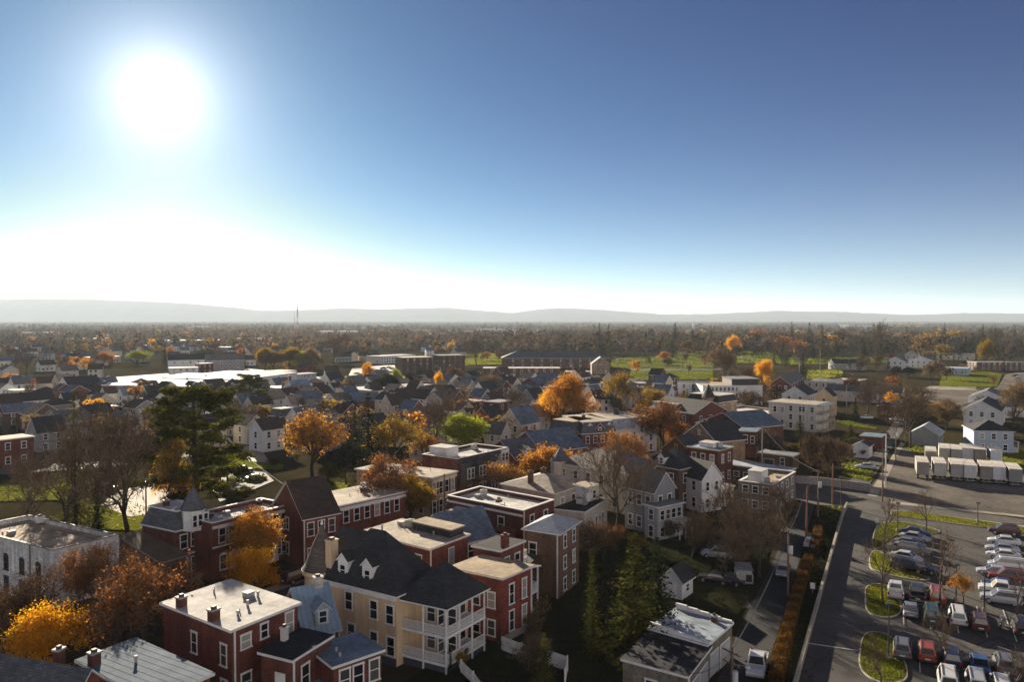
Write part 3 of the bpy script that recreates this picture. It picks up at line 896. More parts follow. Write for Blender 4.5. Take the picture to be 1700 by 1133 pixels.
    h = House('white_annex', 'one storey white annex with grey roof below the narrow white house', 'annex', (1181, 816), (1166, 806), (1196, 805), 3.6, SDW, ('flat', MB_G, 0, .25)); h.wins('u', 2, 1, 1.0, 1.5)
    h = House('white_house', 'dim grey gabled house behind a mesh of bare branches', 'house', (1086, 818), (1045, 806), (1112, 808), 7.6, SDG, ('gablev', SL_D, 3.0)); h.wins('u', 2, 2); h.wins('v', 3, 2)
    h = House('white_house', 'shabby white house with windowed upper porch on thin stilts', 'house', (1092, 845), (1079, 838), (1126, 834), 5.6, siding((.42, .42, .42)), ('flat', MB_G, 0, .3)); h.wins('u', 4, 2, .9, 1.5); h.wins('v', 1, 2); h.porch('u', h.U * .5, h.U, 2.0, [2.4], posts=3)
    # yellow cornice brick
    h = House('brick_house', 'dark brick house with yellow cornice and blue flat roof with white skylight', 'house', (1193, 750), (1143, 743), (1215, 743), 8.0, REDD, ('flat', membrane((.3, .38, .48)), 0, .3), trim=plain((.5, .38, .1)))
    h.wins('v', 3, 2, frame=WHITE); h.wins('u', 2, 2, frame=WHITE); h.block(.25, .75, .3, .75, 8.2, 9.1, WHITE, MB_W, 'skylight')
    h = House('brick_house', 'brick house end gable trimmed in gold beside the yellow cornice house', 'house', (1147, 752), (1101, 745), (1165, 745), 6.4, REDD, ('gableu', SL_D, 3.2), trim=plain((.4, .3, .1))); h.wins('v', 2, 2, frame=WHITE); h.window('v', h.V * .5, 7, .6, .8)
    # long low garages
    h = House('garage_building', 'long low brick building with bright flat roof strip behind the shed roofed workshop', 'building', (1304, 785), (1193, 770), (1318, 779), 3.8, brick((.12, .07, .05)), ('flat', membrane((.5, .54, .6)), 0, .4)); h.wins('v', 6, 1, 1.2, 1.0); h.door('u', h.U * .5)
    h = House('garage_building', 'brown brick garage with bright white edged roof under bushes', 'garage', (1316, 759), (1262, 752), (1323, 754), 3.6, BROWNB, ('flat', MB_G, 0, .3)); h.door('v', h.V * .3, .1, 2.4, 2.2); h.window('v', h.V * .7, 1.2)
    h = House('workshop', 'block workshop with tan flat roof and a white box on top', 'building', (1283, 806), (1226, 799), (1321, 784), 5.6, BLOCK, ('parapet', MB_C)); h.wins('u', 4, 2, 1.0, 1.3); h.wins('v', 3, 2, 1.0, 1.3); h.block(.1, .36, .4, .8, 5.0, 7.4, SDW, MB_W)
    # black roof and its neighbours
    h = House('brick_house', 'house with steep black gable roof and tan brick gable end with one lit window', 'house', (1189, 734), (1147, 721), (1227, 728), 7.4, TANB, ('gableu', SL_D, 3.8)); h.window('v', h.V * .48, 8.2, .8, 1.1); h.wins('v', 2, 2); h.chim(.2, .5, .8)
    h = House('brick_house', 'square red brick house with blue flat roof beside the black roofed house', 'house', (1255, 718), (1226, 717), (1264, 713), 7.0, RED, ('flat', membrane((.22, .3, .36)), 0, .3)); h.window('v', h.V * .35, 4.0, 1.4, 2.0); h.window('v', h.V * .8, 4.0, .8, 1.8); h.wins('u', 2, 2, .8, 1.6)
    h = House('white_house', 'house with blue hip and gable roof and white gable end behind the square brick house', 'house', (1236, 712), (1204, 698), (1262, 702), 6.2, REDD, ('gableu', SL_B, 3.4)); h.wins('v', 2, 2); h.wins('V', 2, 2)
    h = House('brick_house', 'brown brick house with low grey roof and small dormer left of the blue hip roof', 'house', (1206, 708), (1160, 702), (1218, 703), 5.6, REDD, ('hip', SL_G, 1.8)); h.wins('v', 3, 1)
    # garage by the lane
    h = House('garage_building', 'low block garage with black flat roof beside the lane', 'garage', (1141, 1127), (1037, 1096), (1173, 1076), 3.4, BLOCK, ('flat', MB_D, 0, .2)); h.window('v', h.V * .45, .9, 1.0, 1.3); h.spout('u', .2)
    for a in (.3, .7): h.door('u', h.U * a, 0, 2.6, 2.3, plain((.3, .31, .33)))
    g = House('garage_building', 'low garage with pale blue roof and stepped white parapet beside the lane', 'garage', (1174, 1075), (1086, 1043), (1201, 1035), 3.6, BLOCK, ('flat', membrane((.4, .47, .55)), 0, .15))
    for fs in (0.0, 1.0):
        for i in range(5):
            m = MB(); t0, t1 = i / 5, (i + 1) / 5
            a, b = g.P(fs * (g.U - .32), t0 * g.V, 0), g.P(fs * (g.U - .32), t1 * g.V, 0); z = g.h + .27; zt = z + .22 + .1 * i
            m.hexa([(a[0], a[1], z), (a[0] + .3, a[1], z), (b[0] + .3, b[1] - .01, z), (b[0], b[1] - .01, z)], [(a[0], a[1], zt), (a[0] + .3, a[1], zt), (b[0] + .3, b[1] - .01, zt), (b[0], b[1] - .01, zt)]); m.obj('parapet_step', [WHITE], g.roofo)
    for a in (.25, .7): g.door('u', g.U * a, 0, 2.6, 2.4, plain((.35, .36, .38)))
    g.chim(.85, .25, .7, .5, .5)
    h = House('garden_shed', 'white sided shed with dark gable roof alone in the yard', 'shed', (1132, 967), (1101, 958), (1147, 955), 2.6, SDW, ('gableu', SL_D, 1.5)); h.door('v', h.V * .5, 0, 1.2, 2.0, WHITE); h.window('u', h.U * .5, 1.0, .8, .9)
    # bay window building and shutters building on the street
    h = House('apartment_building', 'long brick building with white flat roof and black two storey bay windows', 'building', (758, 763), (701, 755), (843, 744), 9.0, REDD, ('parapet', MB_W), trim=plain((.62, .62, .6)))
    h.block(.1, .32, .45, .95, 8.4, 10.4, SDW, MB_W); h.chim(.7, .5, .7); blk = plain((.05, .055, .06))
    for i, a in enumerate((.14, .36, .6)):
        m = MB(); m.lathe([(1.5, 0), (1.5, 7.0), (1.7, 7.1), (1.7, 7.4), (.2, 8.1)], 8); o = h.local('u', h.U * a, m, 'bay_window', [blk], .6, .3)
        for z in (1.0, 4.4):
            for k in (-.6, .6): mobj('window', window_meshes(.7, 1.9, WHITE, True)[0], o, (k, -1.42, z))
    h.wins('u', 2, 3, .9, 1.7, a0=h.U * .68, a1=h.U * .82); h.band('u', 8.2, .5, .3, blk)
    m = MB(); m.box(h.U * .84, h.U * 1.0, -.35, -.01, 0, 8.9); m.obj('facade_panel', [SDW], h.root)
    for x in (.88, .95):
        for z in (1.0, 3.8, 6.6): h.window('u', h.U * x, z, .8, 1.5, out=.36)
    h = House('apartment_building', 'tan brick building with dark shutters and cream roof beside the bay windowed building', 'building', (716, 795), (590, 781), (759, 785), 7.8, stucco((.5, .38, .23)), ('flat', MB_L, 0, .35))
    for a in (.12, .38, .62, .87):
        for z in (1.2, 4.6):
            h.window('u', h.U * a, z, 1.0, 2.2, arch=True)
            for k in (-.85, .85):
                m = MB(); m.box(-.26, .26, -.06, -.004, 0, 2.2); h.local('u', h.U * a + k, m, 'shutter', [plain((.03, .04, .05))], z)
    h.band('u', 7.1, .5, .35, CREAMT); h.wins('v', 6, 2); h.chim(.4, .8, .8)
    # slate rows beyond the orange trees
    h = House('row_house', 'row house with long blue slate gable roof just past the orange street trees', 'row house', (903, 752), (872, 736), (950, 739), 6.8, RED, ('gableu', SL_B, 3.8)); h.wins('u', 4, 2); h.chim(.1, .5, .6)
    h = House('row_house', 'row house with dark slate gable roof left of the long blue slate roof', 'row house', (857, 764), (836, 748), (904, 751), 6.2, RED, ('gableu', SLATE, 3.4)); h.wins('u', 3, 2); h.dormer('u', h.U * .3, 6.5, 1.5, 1.5, 2.6, roofm=SLATE)
    h = House('brick_house', 'brick house with gold trimmed eaves and slate mansard facing the street', 'house', (951, 719), (926, 712), (977, 711), 7.0, RED, ('mansard', SLATE, 2.6, .3, MB_L), trim=plain((.5, .35, .08))); h.wins('u', 3, 2, frame=WHITE); h.dormer('u', h.U * .5, 7.3, 1.3, 1.6, 1.8, roofm=SLATE)
    h = House('row_house', 'slate mansard row house with round topped white dormers and small brick gable', 'row house', (966, 722), (948, 708), (1009, 716), 6.6, RED, ('mansard', SLATE, 3.0, .3, MB_L)); h.wins('u', 4, 2)
    for a in (.25, .82): h.dormer('u', h.U * a, 6.9, 1.5, 1.8, 1.8, roofm=SLATE, arch=True)
    h.dormer('u', h.U * .53, 6.6, 2.6, 1.4, 2.2, wall=RED, roofm=SLATE, out=-.1); h.chim(.4, .5, .9)
    h = House('row_house', 'pale mansard row house with white dormers and black party wall', 'row house', (1010, 717), (992, 704), (1054, 707), 6.6, SDW, ('mansard', shingle((.32, .37, .42)), 3.0, .3, MB_L)); h.wins('u', 4, 2)
    for a in (.15, .4): h.dormer('u', h.U * a, 6.9, 1.3, 1.7, 1.8, roofm=SLATE)
    h.dormer('u', h.U * .75, 6.8, 2.4, 1.8, 2.4, roofm=SL_D); h.chim(.55, .5, 1.6, 1.2, .8, mat=DARKT)
    h = House('row_house', 'plain white house with cream flat roof ending the mansard row', 'row house', (1055, 706), (1040, 697), (1071, 701), 7.8, SDW, ('flat', MB_L, 0, .4)); h.wins('u', 2, 3, .8, 1.5)
    # grey blue house and garage beyond the trailers
    h = House('blue_house', 'square grey blue house with dark hip roof on the lawn behind the truck trailers', 'house', (1617, 716), (1612, 708), (1677, 716), 6.0, SDB, ('hip', SL_D, 2.6, .4)); h.wins('u', 3, 2, 1.0, 1.5); h.porch('V', 1, h.V - 1, 1.5, [.4], roofm=SL_D, roofz=3.0, posts=3)
near_buildings()
# ---------------------------------------------------------------- trees
rng = random.Random(7)
def card_mesh(name, P, N, S, T, mat, asp=1.0, tri=False):
    """leaf cards from arrays: centre P, normal-ish N, size S, tint T"""
    P = np.asarray(P, float); N = np.asarray(N, float); n = len(P)
    S = np.asarray(S, float).reshape(n, 1); T = np.asarray(T, float)
    N /= np.linalg.norm(N, axis=1, keepdims=True) + 1e-9
    up = np.where(np.abs(N[:, 2:3]) > .9, np.array([[1., 0, 0]]), np.array([[0., 0, 1]]))
    a = np.cross(N, up); a /= np.linalg.norm(a, axis=1, keepdims=True) + 1e-9
    b = np.cross(N, a)
    ang = np.random.RandomState(n).rand(n, 1) * 6.283
    a, b = a * np.cos(ang) + b * np.sin(ang), b * np.cos(ang) - a * np.sin(ang)
    a *= S / 2; b *= S / 2 * asp
    k = 3 if tri else 4
    V = np.empty((n, k, 3))
    if tri:
        V[:, 0] = P - a; V[:, 1] = P + a; V[:, 2] = P + b * 1.6
    else:
        V[:, 0] = P - a * .9; V[:, 1] = P - b; V[:, 2] = P + a; V[:, 3] = P + b * .85
    return faces_mesh(name, V.reshape(-1, 3), k, np.repeat(T, k), mat)

def faces_mesh(name, V, k, tint, mat):
    me = bpy.data.meshes.new(name); nv = len(V); nf = nv // k
    me.vertices.add(nv); me.vertices.foreach_set('co', V.astype(np.float32).ravel())
    me.loops.add(nv); me.loops.foreach_set('vertex_index', np.arange(nv, dtype=np.int32))
    me.polygons.add(nf); me.polygons.foreach_set('loop_start', np.arange(0, nv, k, dtype=np.int32))
    me.update(calc_edges=True)
    at = me.attributes.new('tint', 'FLOAT', 'POINT'); at.data.foreach_set('value', np.asarray(tint, np.float32))
    me.materials.append(mat)
    return me

def grow(seed, H=10.0, spread=.55, levels=4, fork=0.22, kids=(4, 3, 3, 3), upbias=.25, leader=True, ratio=.70, wob=.18):
    """branch skeleton: segments (p0, p1, r0, r1, level) and tips"""
    rr = random.Random(seed); seg = []; tips = []
    def branch(p, d, L, r, lev):
        n = 3 if lev < 2 else 2
        pts = [(p, r)]
        for i in range(n):
            d = (d + Vector((rr.gauss(0, wob), rr.gauss(0, wob), rr.gauss(0, wob) + upbias * .35))).normalized()
            q = p + d * (L / n); r2 = r * (1 - .42 * (i + 1) / n)
            seg.append((p, q, pts[-1][1], r2, lev)); p = q; pts.append((p, r2))
        if lev >= levels:
            tips.append((p, d, lev)); return
        k = kids[min(lev, len(kids) - 1)]; ph = rr.random() * 6.28
        for j in range(k):
            an = ph + j * 6.283 / k + rr.gauss(0, .35)
            a = d.orthogonal().normalized(); b = d.cross(a)
            tilt = spread * rr.uniform(.7, 1.25)
            nd = (d * math.cos(tilt) + (a * math.cos(an) + b * math.sin(an)) * math.sin(tilt) + Vector((0, 0, upbias * .5))).normalized()
            t = rr.uniform(.55, 1.0) if j else 1.0
            src = pts[max(1, min(n, int(round(t * n))))]
            branch(src[0], nd, L * ratio * rr.uniform(.75, 1.2), src[1] * .72, lev + 1)
        if leader and lev <= 1: branch(p, d, L * ratio * 1.05, pts[-1][1] * .9, lev + 1)
    branch(Vector((0, 0, -.2)), Vector((0, 0, 1)), H * fork + .2, H * .026, 0)
    top = max(s[1].z for s in seg); k = H / top
    seg = [(a * k, b * k, c, d, l) for a, b, c, d, l in seg]; tips = [(p * k, d, l) for p, d, l in tips]
    return seg, tips

def seg_mesh(name, seg, mat, minr=.012, sides=(7, 5, 4, 3, 3, 3)):
    m = MB()
    for a, b, r0, r1, l in seg: m.tube(a, b, max(minr, r0), max(minr, r1), sides[min(l, 5)], cap=False)
    return m.mesh(name, [mat])

def twig_mesh(name, seg, seed, mat, n, L=.8, w=.035, minlev=2, droop=0.0):
    rr = np.random.RandomState(seed)
    src = [s for s in seg if s[4] >= minlev]; wts = np.array([1 + s[4] for s in src], float); wts /= wts.sum()
    idx = rr.choice(len(src), n, p=wts); t = rr.rand(n, 1)
    A = np.array([s[0][:] for s in src]); B = np.array([s[1][:] for s in src])
    P = A[idx] * (1 - t) + B[idx] * t; D = (B - A)[idx]; D /= np.linalg.norm(D, axis=1, keepdims=True) + 1e-9
    D = D + rr.normal(0, .65, (n, 3)) + np.array([0, 0, .25 - droop]); D /= np.linalg.norm(D, axis=1, keepdims=True)
    ln = L * rr.uniform(.5, 1.3, (n, 1)); S = np.cross(D, rr.normal(0, 1, (n, 3))); S /= np.linalg.norm(S, axis=1, keepdims=True) + 1e-9
    V = np.empty((n, 4, 3)); V[:, 0] = P - S * w / 2; V[:, 1] = P + S * w / 2; V[:, 2] = P + D * ln + S * w * .2; V[:, 3] = P + D * ln - S * w * .2
    return faces_mesh(name, V.reshape(-1, 3), 4, np.repeat(rr.rand(n), 4), mat)

def leaf_mesh(name, seg, seed, mat, n, size=.34, minlev=2, jit=.45, dens=None, asp=.75):
    rr = np.random.RandomState(seed)
    src = [s for s in seg if s[4] >= minlev]
    cl = rr.rand(len(src)) ** 1.6 + .05      # some sprays are thick with leaves, some nearly bare
    cl *= np.array([1 + s[4] for s in src]); cl /= cl.sum()
    idx = rr.choice(len(src), n, p=cl); t = rr.rand(n, 1)
    A = np.array([s[0][:] for s in src]); B = np.array([s[1][:] for s in src])
    P = A[idx] * (1 - t) + B[idx] * t + rr.normal(0, jit, (n, 3)) * np.array([1, 1, .8])
    N = rr.normal(0, 1, (n, 3)) + np.array([0, 0, .6])
    tone = rr.rand(len(src))
    T = np.clip(tone[idx] * .6 + rr.rand(n) * .4, 0, 1)
    return card_mesh(name, P, N, size * rr.uniform(.6, 1.35, n), T, mat, asp)

def spruce_mesh(name, seed, mat, H=10.0, base=.12, W=.26, whorls=24, gap=0.0, size=.55):
    rr = np.random.RandomState(seed); P = []; N = []; S = []; T = []
    for k in range(whorls):
        f = k / (whorls - 1); z = H * (base + (1 - base) * f); rad = H * W * (1 - f) ** .8 * rr.uniform(.75, 1.15) + .12
        nb = max(5, int(11 * (1 - f) + 4)); ph = rr.rand() * 6.28
        for j in range(nb):
            if rr.rand() < gap: continue
            an = ph + 6.283 * j / nb + rr.normal(0, .15); L = rad * rr.uniform(.65, 1.12); m = max(2, int(L / .22)); tone = rr.rand()
            for i in range(m):
                d = L * (i + .6) / m
                P.append((math.cos(an) * d + rr.normal(0, .07), math.sin(an) * d + rr.normal(0, .07), z - d * .28 + .10 * d * d / max(.3, L) + rr.normal(0, .07)))
                N.append((rr.normal(0, .5), rr.normal(0, .5), 1)); S.append(size * rr.uniform(.7, 1.3) * (1 - .4 * i / m)); T.append(np.clip(tone * .6 + .4 * rr.rand(), 0, 1))
    return card_mesh(name, P, N, S, T, mat, .55, False)

def pine_mesh(name, seg, tips, seed, mat, per=34, size=.5, rad=.75):
    rr = np.random.RandomState(seed); P = []; N = []; T = []
    for p, d, l in tips:
        tone = rr.rand()
        for i in range(per):
            o = rr.normal(0, 1, 3); o /= np.linalg.norm(o); o *= rad * rr.rand() ** .4; o[2] = o[2] * .6 + .1
            P.append(np.array(p[:]) + o); N.append(rr.normal(0, 1, 3)); T.append(np.clip(tone * .6 + .4 * rr.rand(), 0, 1))
    return card_mesh(name, P, N, size * rr.uniform(.6, 1.3, len(P)), T, mat, .3)

BARK_D = bark((.05, .042, .036)); BARK_G = bark((.12, .105, .09)); BARK_B = bark((.11, .078, .052)); BARK_W = bark((.42, .38, .33))
L_RUST = leafy((.10, .036, .012), (.28, .105, .028), (.52, .26, .06), .48); L_GOLD = leafy((.5, .21, .01), (.78, .39, .015), (.92, .58, .05), .55)
L_ORNG = leafy((.24, .085, .015), (.5, .22, .03), (.72, .4, .06), .5); L_BRWN = leafy((.05, .03, .018), (.12, .065, .03), (.22, .12, .05))
L_YGRN = leafy((.16, .2, .015), (.36, .4, .025), (.58, .56, .05)); L_OLIV = leafy((.03, .034, .008), (.085, .085, .016), (.2, .18, .03), .35)
L_SPRU = leafy((.012, .018, .01), (.03, .038, .018), (.06, .062, .028), .2); L_TWIG = leafy((.06, .043, .03), (.16, .112, .074), (.3, .22, .15), .0)
L_TWGR = leafy((.07, .062, .055), (.13, .115, .10), (.2, .18, .16), .0); L_MIX = leafy((.07, .06, .012), (.28, .18, .022), (.6, .36, .04), .5)
L_TAN = leafy((.10, .065, .03), (.2, .13, .06), (.32, .22, .11))

PROTO = {}
def make_protos():
    for i in range(4):   # bare crowns: limbs stay visible, fine twigs blur the outline
        seg, tips = grow(100 + i, 10, .6 + .05 * i, 5, .17, (4, 3, 3, 3, 2), .13, True, .74)
        PROTO['bare', i] = (seg_mesh('trunk', [s for s in seg if s[4] < 3], BARK_D), (seg_mesh('limbs', [s for s in seg if s[4] >= 3], BARK_B, .026), twig_mesh('twigs', seg, i, L_TWIG, 4600, .8, .034)), 10, max(max(abs(s[1].x), abs(s[1].y)) for s in seg))
    for i in range(3):   # young trees: a few open limbs
        seg, tips = grow(150 + i, 10, .5 + .05 * i, 4, .27, (4, 3, 3, 2), .16, True, .7)
        PROTO['young', i] = (seg_mesh('trunk', [s for s in seg if s[4] < 2], BARK_B), (seg_mesh('limbs', [s for s in seg if s[4] >= 2], BARK_B, .02), twig_mesh('twigs', seg, i + 90, L_TWIG, 1300, .8, .03)), 10, max(max(abs(s[1].x), abs(s[1].y)) for s in seg))
    for i in range(4):
        seg, tips = grow(200 + i, 10, .6 + .05 * i, 4, .17, (5, 4, 3, 3), .13, True, .7)
        rad = max(max(abs(s[1].x), abs(s[1].y)) for s in seg)
        tr = seg_mesh('trunk', seg, BARK_D)
        PROTO['leafy', i] = (tr, (leaf_mesh('crown', seg, i, L_RUST, 18000, .26, 2, .5),), 10, rad)
        PROTO['sparse', i] = (tr, (leaf_mesh('crown', seg, 20 + i, L_RUST, 8500, .22, 3, .4), twig_mesh('twigs', seg, i + 9, L_TWIG, 5000, .85, .03)), 10, rad)
        PROTO['dense', i] = (tr, (leaf_mesh('crown', seg, 40 + i, L_YGRN, 24000, .29, 2, .6),), 10, rad)
    for i in range(3):
        seg = [(Vector((0, 0, -.2)), Vector((0, 0, 5)), .2, .12, 0), (Vector((0, 0, 5)), Vector((0, 0, 9.8)), .12, .02, 1)]
        PROTO['spruce', i] = (seg_mesh('trunk', seg, BARK_D), (spruce_mesh('crown', i, L_SPRU, 10, .07, .25 + .03 * i, 26, .06 * i),), 10, 2.8)
        PROTO['fir', i] = (seg_mesh('trunk', seg, BARK_D), (spruce_mesh('crown', 17 + i, L_OLIV, 10, .02, .33 + .02 * i, 36, .12, .6),), 10, 3.4)
        PROTO['cedar', i] = (seg_mesh('trunk', seg, BARK_D), (spruce_mesh('crown', 7 + i, L_OLIV, 10, .03, .14 + .02 * i, 34, .1, .5),), 10, 1.5)
    for i in range(3):
        rr = random.Random(300 + i); seg = [(Vector((0, 0, -.2)), Vector((.1, 0, 4)), .22, .16, 0), (Vector((.1, 0, 4)), Vector((0, .1, 7.4)), .16, .09, 0), (Vector((0, .1, 7.4)), Vector((0, 0, 9.8)), .09, .02, 0)]; tips = [(Vector((0, 0, 9.7)), None, 1), (Vector((.2, .1, 9.2)), None, 1)]
        for k in range(40):
            z = 1.6 + 7.9 * ((k + rr.random()) / 40); L = 3.1 * (1 - ((z - 1.6) / 9.2) ** 1.7) * rr.uniform(.55, 1.15) + .5; an = k * 2.4 + rr.gauss(0, .3); up = .12 + .35 * z / 10
            p = Vector((0, .05, z)); d = Vector((math.cos(an), math.sin(an), up * .5)).normalized(); q = p + d * L * .55; e = q + (d + Vector((rr.gauss(0, .15), rr.gauss(0, .15), up * .5))).normalized() * L * .45
            seg += [(p, q, .05, .03, 1), (q, e, .03, .012, 2)]
            for t in (.45, .62, .78, .9, 1.0):
                if rr.random() < .82: c = (p + (q - p) * (t / .55)) if t < .55 else (q + (e - q) * ((t - .55) / .45)); tips.append((c + Vector((rr.gauss(0, .18), rr.gauss(0, .18), .08)), None, 2))
        PROTO['pine', i] = (seg_mesh('trunk', seg, BARK_D), (pine_mesh('crown', seg, tips, i, L_OLIV, 100, .36, .52),), 10, 3.1)
    for i in range(3):   # shrubs: several stems from the ground
        seg = []; tips = []
        for k in range(6):
            s, t = grow(400 + 10 * i + k, 3, .5, 3, .3, (3, 3, 3), .25, False, .72)
            mtx = Matrix.Translation((math.cos(k) * .35 * (k > 0), math.sin(k * 2.1) * .35 * (k > 0), 0)) @ Matrix.Rotation(.35 * (k > 0), 4, Vector((math.sin(k * 1.7), math.cos(k * 1.7), 0)))
            seg += [(mtx @ a, mtx @ b, r0 * .5, r1 * .5, l) for a, b, r0, r1, l in s]
        rad = max(max(abs(s[1].x), abs(s[1].y)) for s in seg)
        tr = seg_mesh('stem', seg, BARK_B)
        PROTO['shrub', i] = (tr, (leaf_mesh('foliage', seg, 60 + i, L_OLIV, 3600, .22, 1, .22),), 3, rad)
        PROTO['thicket', i] = (tr, (twig_mesh('twigs', seg, i + 70, L_TWIG, 2600, .55, .03, 1), leaf_mesh('foliage', seg, 80 + i, L_BRWN, 900, .2, 1, .2)), 3, rad)
    # small versions for far away
    for i in range(3):
        rr = np.random.RandomState(i + 500); n = 420
        o = rr.normal(0, 1, (n, 3)); o /= np.linalg.norm(o, axis=1, keepdims=True); o *= (rr.rand(n, 1) ** .45)
        lump = 1 + .22 * np.sin(o[:, :1] * 5 + i) * np.cos(o[:, 1:2] * 4 + i * 2) + .15 * np.sin(o[:, 2:3] * 7)
        P = o * lump * np.array([3.1, 3.1, 3.7]) + np.array([0, 0, 6.1])
        seg, tips = grow(600 + i, 9, .6, 2, .25, (4, 3), .2, True, .7)
        PROTO['far', i] = (seg_mesh('trunk', seg, BARK_D, .05), (card_mesh('crown', P, o + rr.normal(0, .7, (n, 3)), rr.uniform(.5, 1.15, n), np.clip(.5 + o[:, 2] * .0 + rr.normal(0, .25, n), 0, 1), L_BRWN, .8),), 10, 3.1)
        seg2, t2 = grow(640 + i, 10, .5, 4, .2, (4, 3, 3, 2), .22, True, .72)
        PROTO['farbare', i] = (seg_mesh('trunk', [s for s in seg2 if s[4] < 3], BARK_B, .05), (twig_mesh('twigs', seg2, i + 31, L_TWIG, 1500, 1.1, .09, 2),), 10, max(max(abs(s[1].x), abs(s[1].y)) for s in seg2))
make_protos()

def swap(o, mat):
    if mat is None: return
    o.material_slots[0].link = 'OBJECT'; o.material_slots[0].material = mat

TREES = []
def tree_at(kind, x, y, height, width, name, label, leaf=None, trunkm=None, twigm=None, group=None, cat='tree', var=None):
    ks = [k for k in PROTO if k[0] == kind]; v = rng.randrange(len(ks)) if var is None else var % len(ks)
    tr, crowns, h0, r0 = PROTO[kind, v]
    e = empty(name, (x, y, 0), rng.random() * 6.28)
    s = height / h0; sx = s if width is None else width / (2 * r0)
    t = mobj(tr.name, tr, e); t.scale = (sx, sx, s); swap(t, trunkm)
    for c in crowns:
        nm = {'limbs': 'limbs'}.get(c.name.split('.')[0], c.name.split('.')[0])
        o = mobj('branches' if nm == 'limbs' else nm, c, e); o.scale = (sx, sx, s)
        if nm in ('crown', 'foliage'): swap(o, leaf)
        elif nm == 'twigs': swap(o, twigm)
    tag(e, label, cat, group)
    TREES.append(e)
    return e

def T(kind, px, yb, yt, wpx, label, leaf=None, name=None, **k):
    """tree from photo pixels: foot (px, yb), top row yt, crown width in pixels"""
    g = G(px, yb); height = (yb - yt) * g.y / FOC; width = None if wpx is None else wpx * g.y / FOC * (1.3 if kind in ('bare', 'leafy', 'sparse', 'dense', 'pine', 'young') else 1.1)
    nm = name or {'bare': 'bare_tree', 'young': 'bare_tree', 'fir': 'cedar_tree', 'leafy': 'autumn_tree', 'sparse': 'autumn_tree', 'dense': 'leafy_tree', 'spruce': 'spruce_tree', 'cedar': 'cedar_tree', 'pine': 'pine_tree', 'shrub': 'shrub', 'thicket': 'shrub', 'far': 'autumn_tree', 'farbare': 'bare_tree'}[kind]
    k.setdefault('cat', 'shrub' if nm == 'shrub' else 'tree')
    return tree_at(kind, g.x, g.y, height, width, nm, label, leaf, **k)
def near_trees():
    # lower left group
    T('sparse', 190, 1040, 897, 140, 'dark rust coloured tree against the white painted building', L_RUST)
    T('sparse', 258, 1095, 918, 205, 'large half bare rust and orange tree beside the white roofed brick house', L_RUST, var=1)
    T('leafy', 100, 1128, 992, 145, 'bright yellow tree in the lower left between rust coloured trees', L_GOLD, var=2)
    T('sparse', 30, 1090, 942, 150, 'dark brown tree with a few orange leaves at the left edge', L_BRWN, var=3)
    T('bare', 5, 1150, 1060, 90, 'greyish twiggy tree in the bottom left corner', twigm=L_TWGR)
    T('leafy', 418, 965, 845, 92, 'golden orange street tree before the arched windows, farther of two', L_ORNG, var=0)
    T('leafy', 437, 1003, 901, 98, 'golden yellow street tree nearer the cream house, nearer of two', L_GOLD, var=3)
    T('bare', 322, 1150, 1068, 90, 'thin bare twigs in front of the pale panelled metal roof', twigm=L_TWGR)
    T('bare', 205, 1112, 975, 130, 'bare twiggy tree rising behind the pale panelled metal roof', var=2)
    # big trees at the left
    T('bare', 212, 893, 652, 205, 'tallest bare dark tree with thick trunk behind the mansard row', var=0)
    T('bare', 105, 893, 700, 175, 'broad bare tree left of the tallest bare tree, glinting twigs', var=1)
    T('bare', 40, 870, 745, 120, 'low bare tree overhanging the green lawn by the white roofed rowhouse', var=2)
    T('sparse', 280, 885, 720, 78, 'tall bare tree with scattered yellow leaves beside the big pine', L_MIX, var=2)
    T('spruce', 126, 878, 652, 78, 'dark spruce rising between two bare trees', L_OLIV, var=2)
    T('cedar', 162, 892, 800, 36, 'dark narrow evergreen at the foot of the bare trees', L_SPRU)
    T('pine', 322, 868, 640, 158, 'large olive green pine tree, tallest evergreen in town', var=0)
    T('leafy', 265, 888, 840, 46, 'small yellow shrub tree under the big pine', L_GOLD)
    T('leafy', 300, 862, 770, 60, 'yellow leaved young tree in front of the big pine trunk', L_GOLD, var=1)
    T('pine', 378, 800, 752, 40, 'low green bush like pine beside the utility pole', L_YGRN, var=2)
    T('sparse', 517, 800, 680, 110, 'rounded orange and brown tree before the red brick mansard house', L_ORNG, var=0)
    T('spruce', 612, 790, 655, 78, 'ragged dark spruce between the orange trees', L_SPRU, var=1)
    T('sparse', 655, 785, 685, 95, 'dark brown tree with yellow leaves right of the ragged spruce', L_MIX, var=1)
    T('dense', 575, 805, 732, 66, 'dark green rounded evergreen bush in front of the ragged spruce', L_SPRU, var=1)
    T('dense', 545, 812, 770, 45, 'small dark green bush beside the rounded evergreen bush', L_OLIV, var=2)
    T('sparse', 660, 885, 760, 150, 'wide rust and green street tree in front of the tan shuttered building', L_RUST, var=2)
    T('leafy', 680, 880, 790, 80, 'olive green autumn tree mixed into the wide rust street tree', L_MIX, var=0)
    T('leafy', 905, 818, 736, 100, 'full orange street tree below the blue slate roofs', L_ORNG, var=1)
    T('sparse', 842, 842, 770, 95, 'thinner orange street tree behind the white parapet roof', L_ORNG, var=3)
    T('sparse', 795, 850, 800, 60, 'low orange tree beside the black bay windows', L_RUST, var=1)
    T('dense', 763, 752, 688, 70, 'bright lime green maple above the white flat roof', L_YGRN, var=0)
    T('bare', 722, 760, 652, 66, 'dark bare tree left of the lime green maple', var=3)
    T('sparse', 708, 770, 715, 50, 'small tree with orange leaves under the dark bare tree', L_ORNG)
    T('leafy', 938, 722, 622, 92, 'big orange and yellow tree in the middle of town', L_ORNG, var=2)
    T('leafy', 912, 712, 645, 42, 'bright golden tree left half of the big orange tree', L_GOLD, var=0)
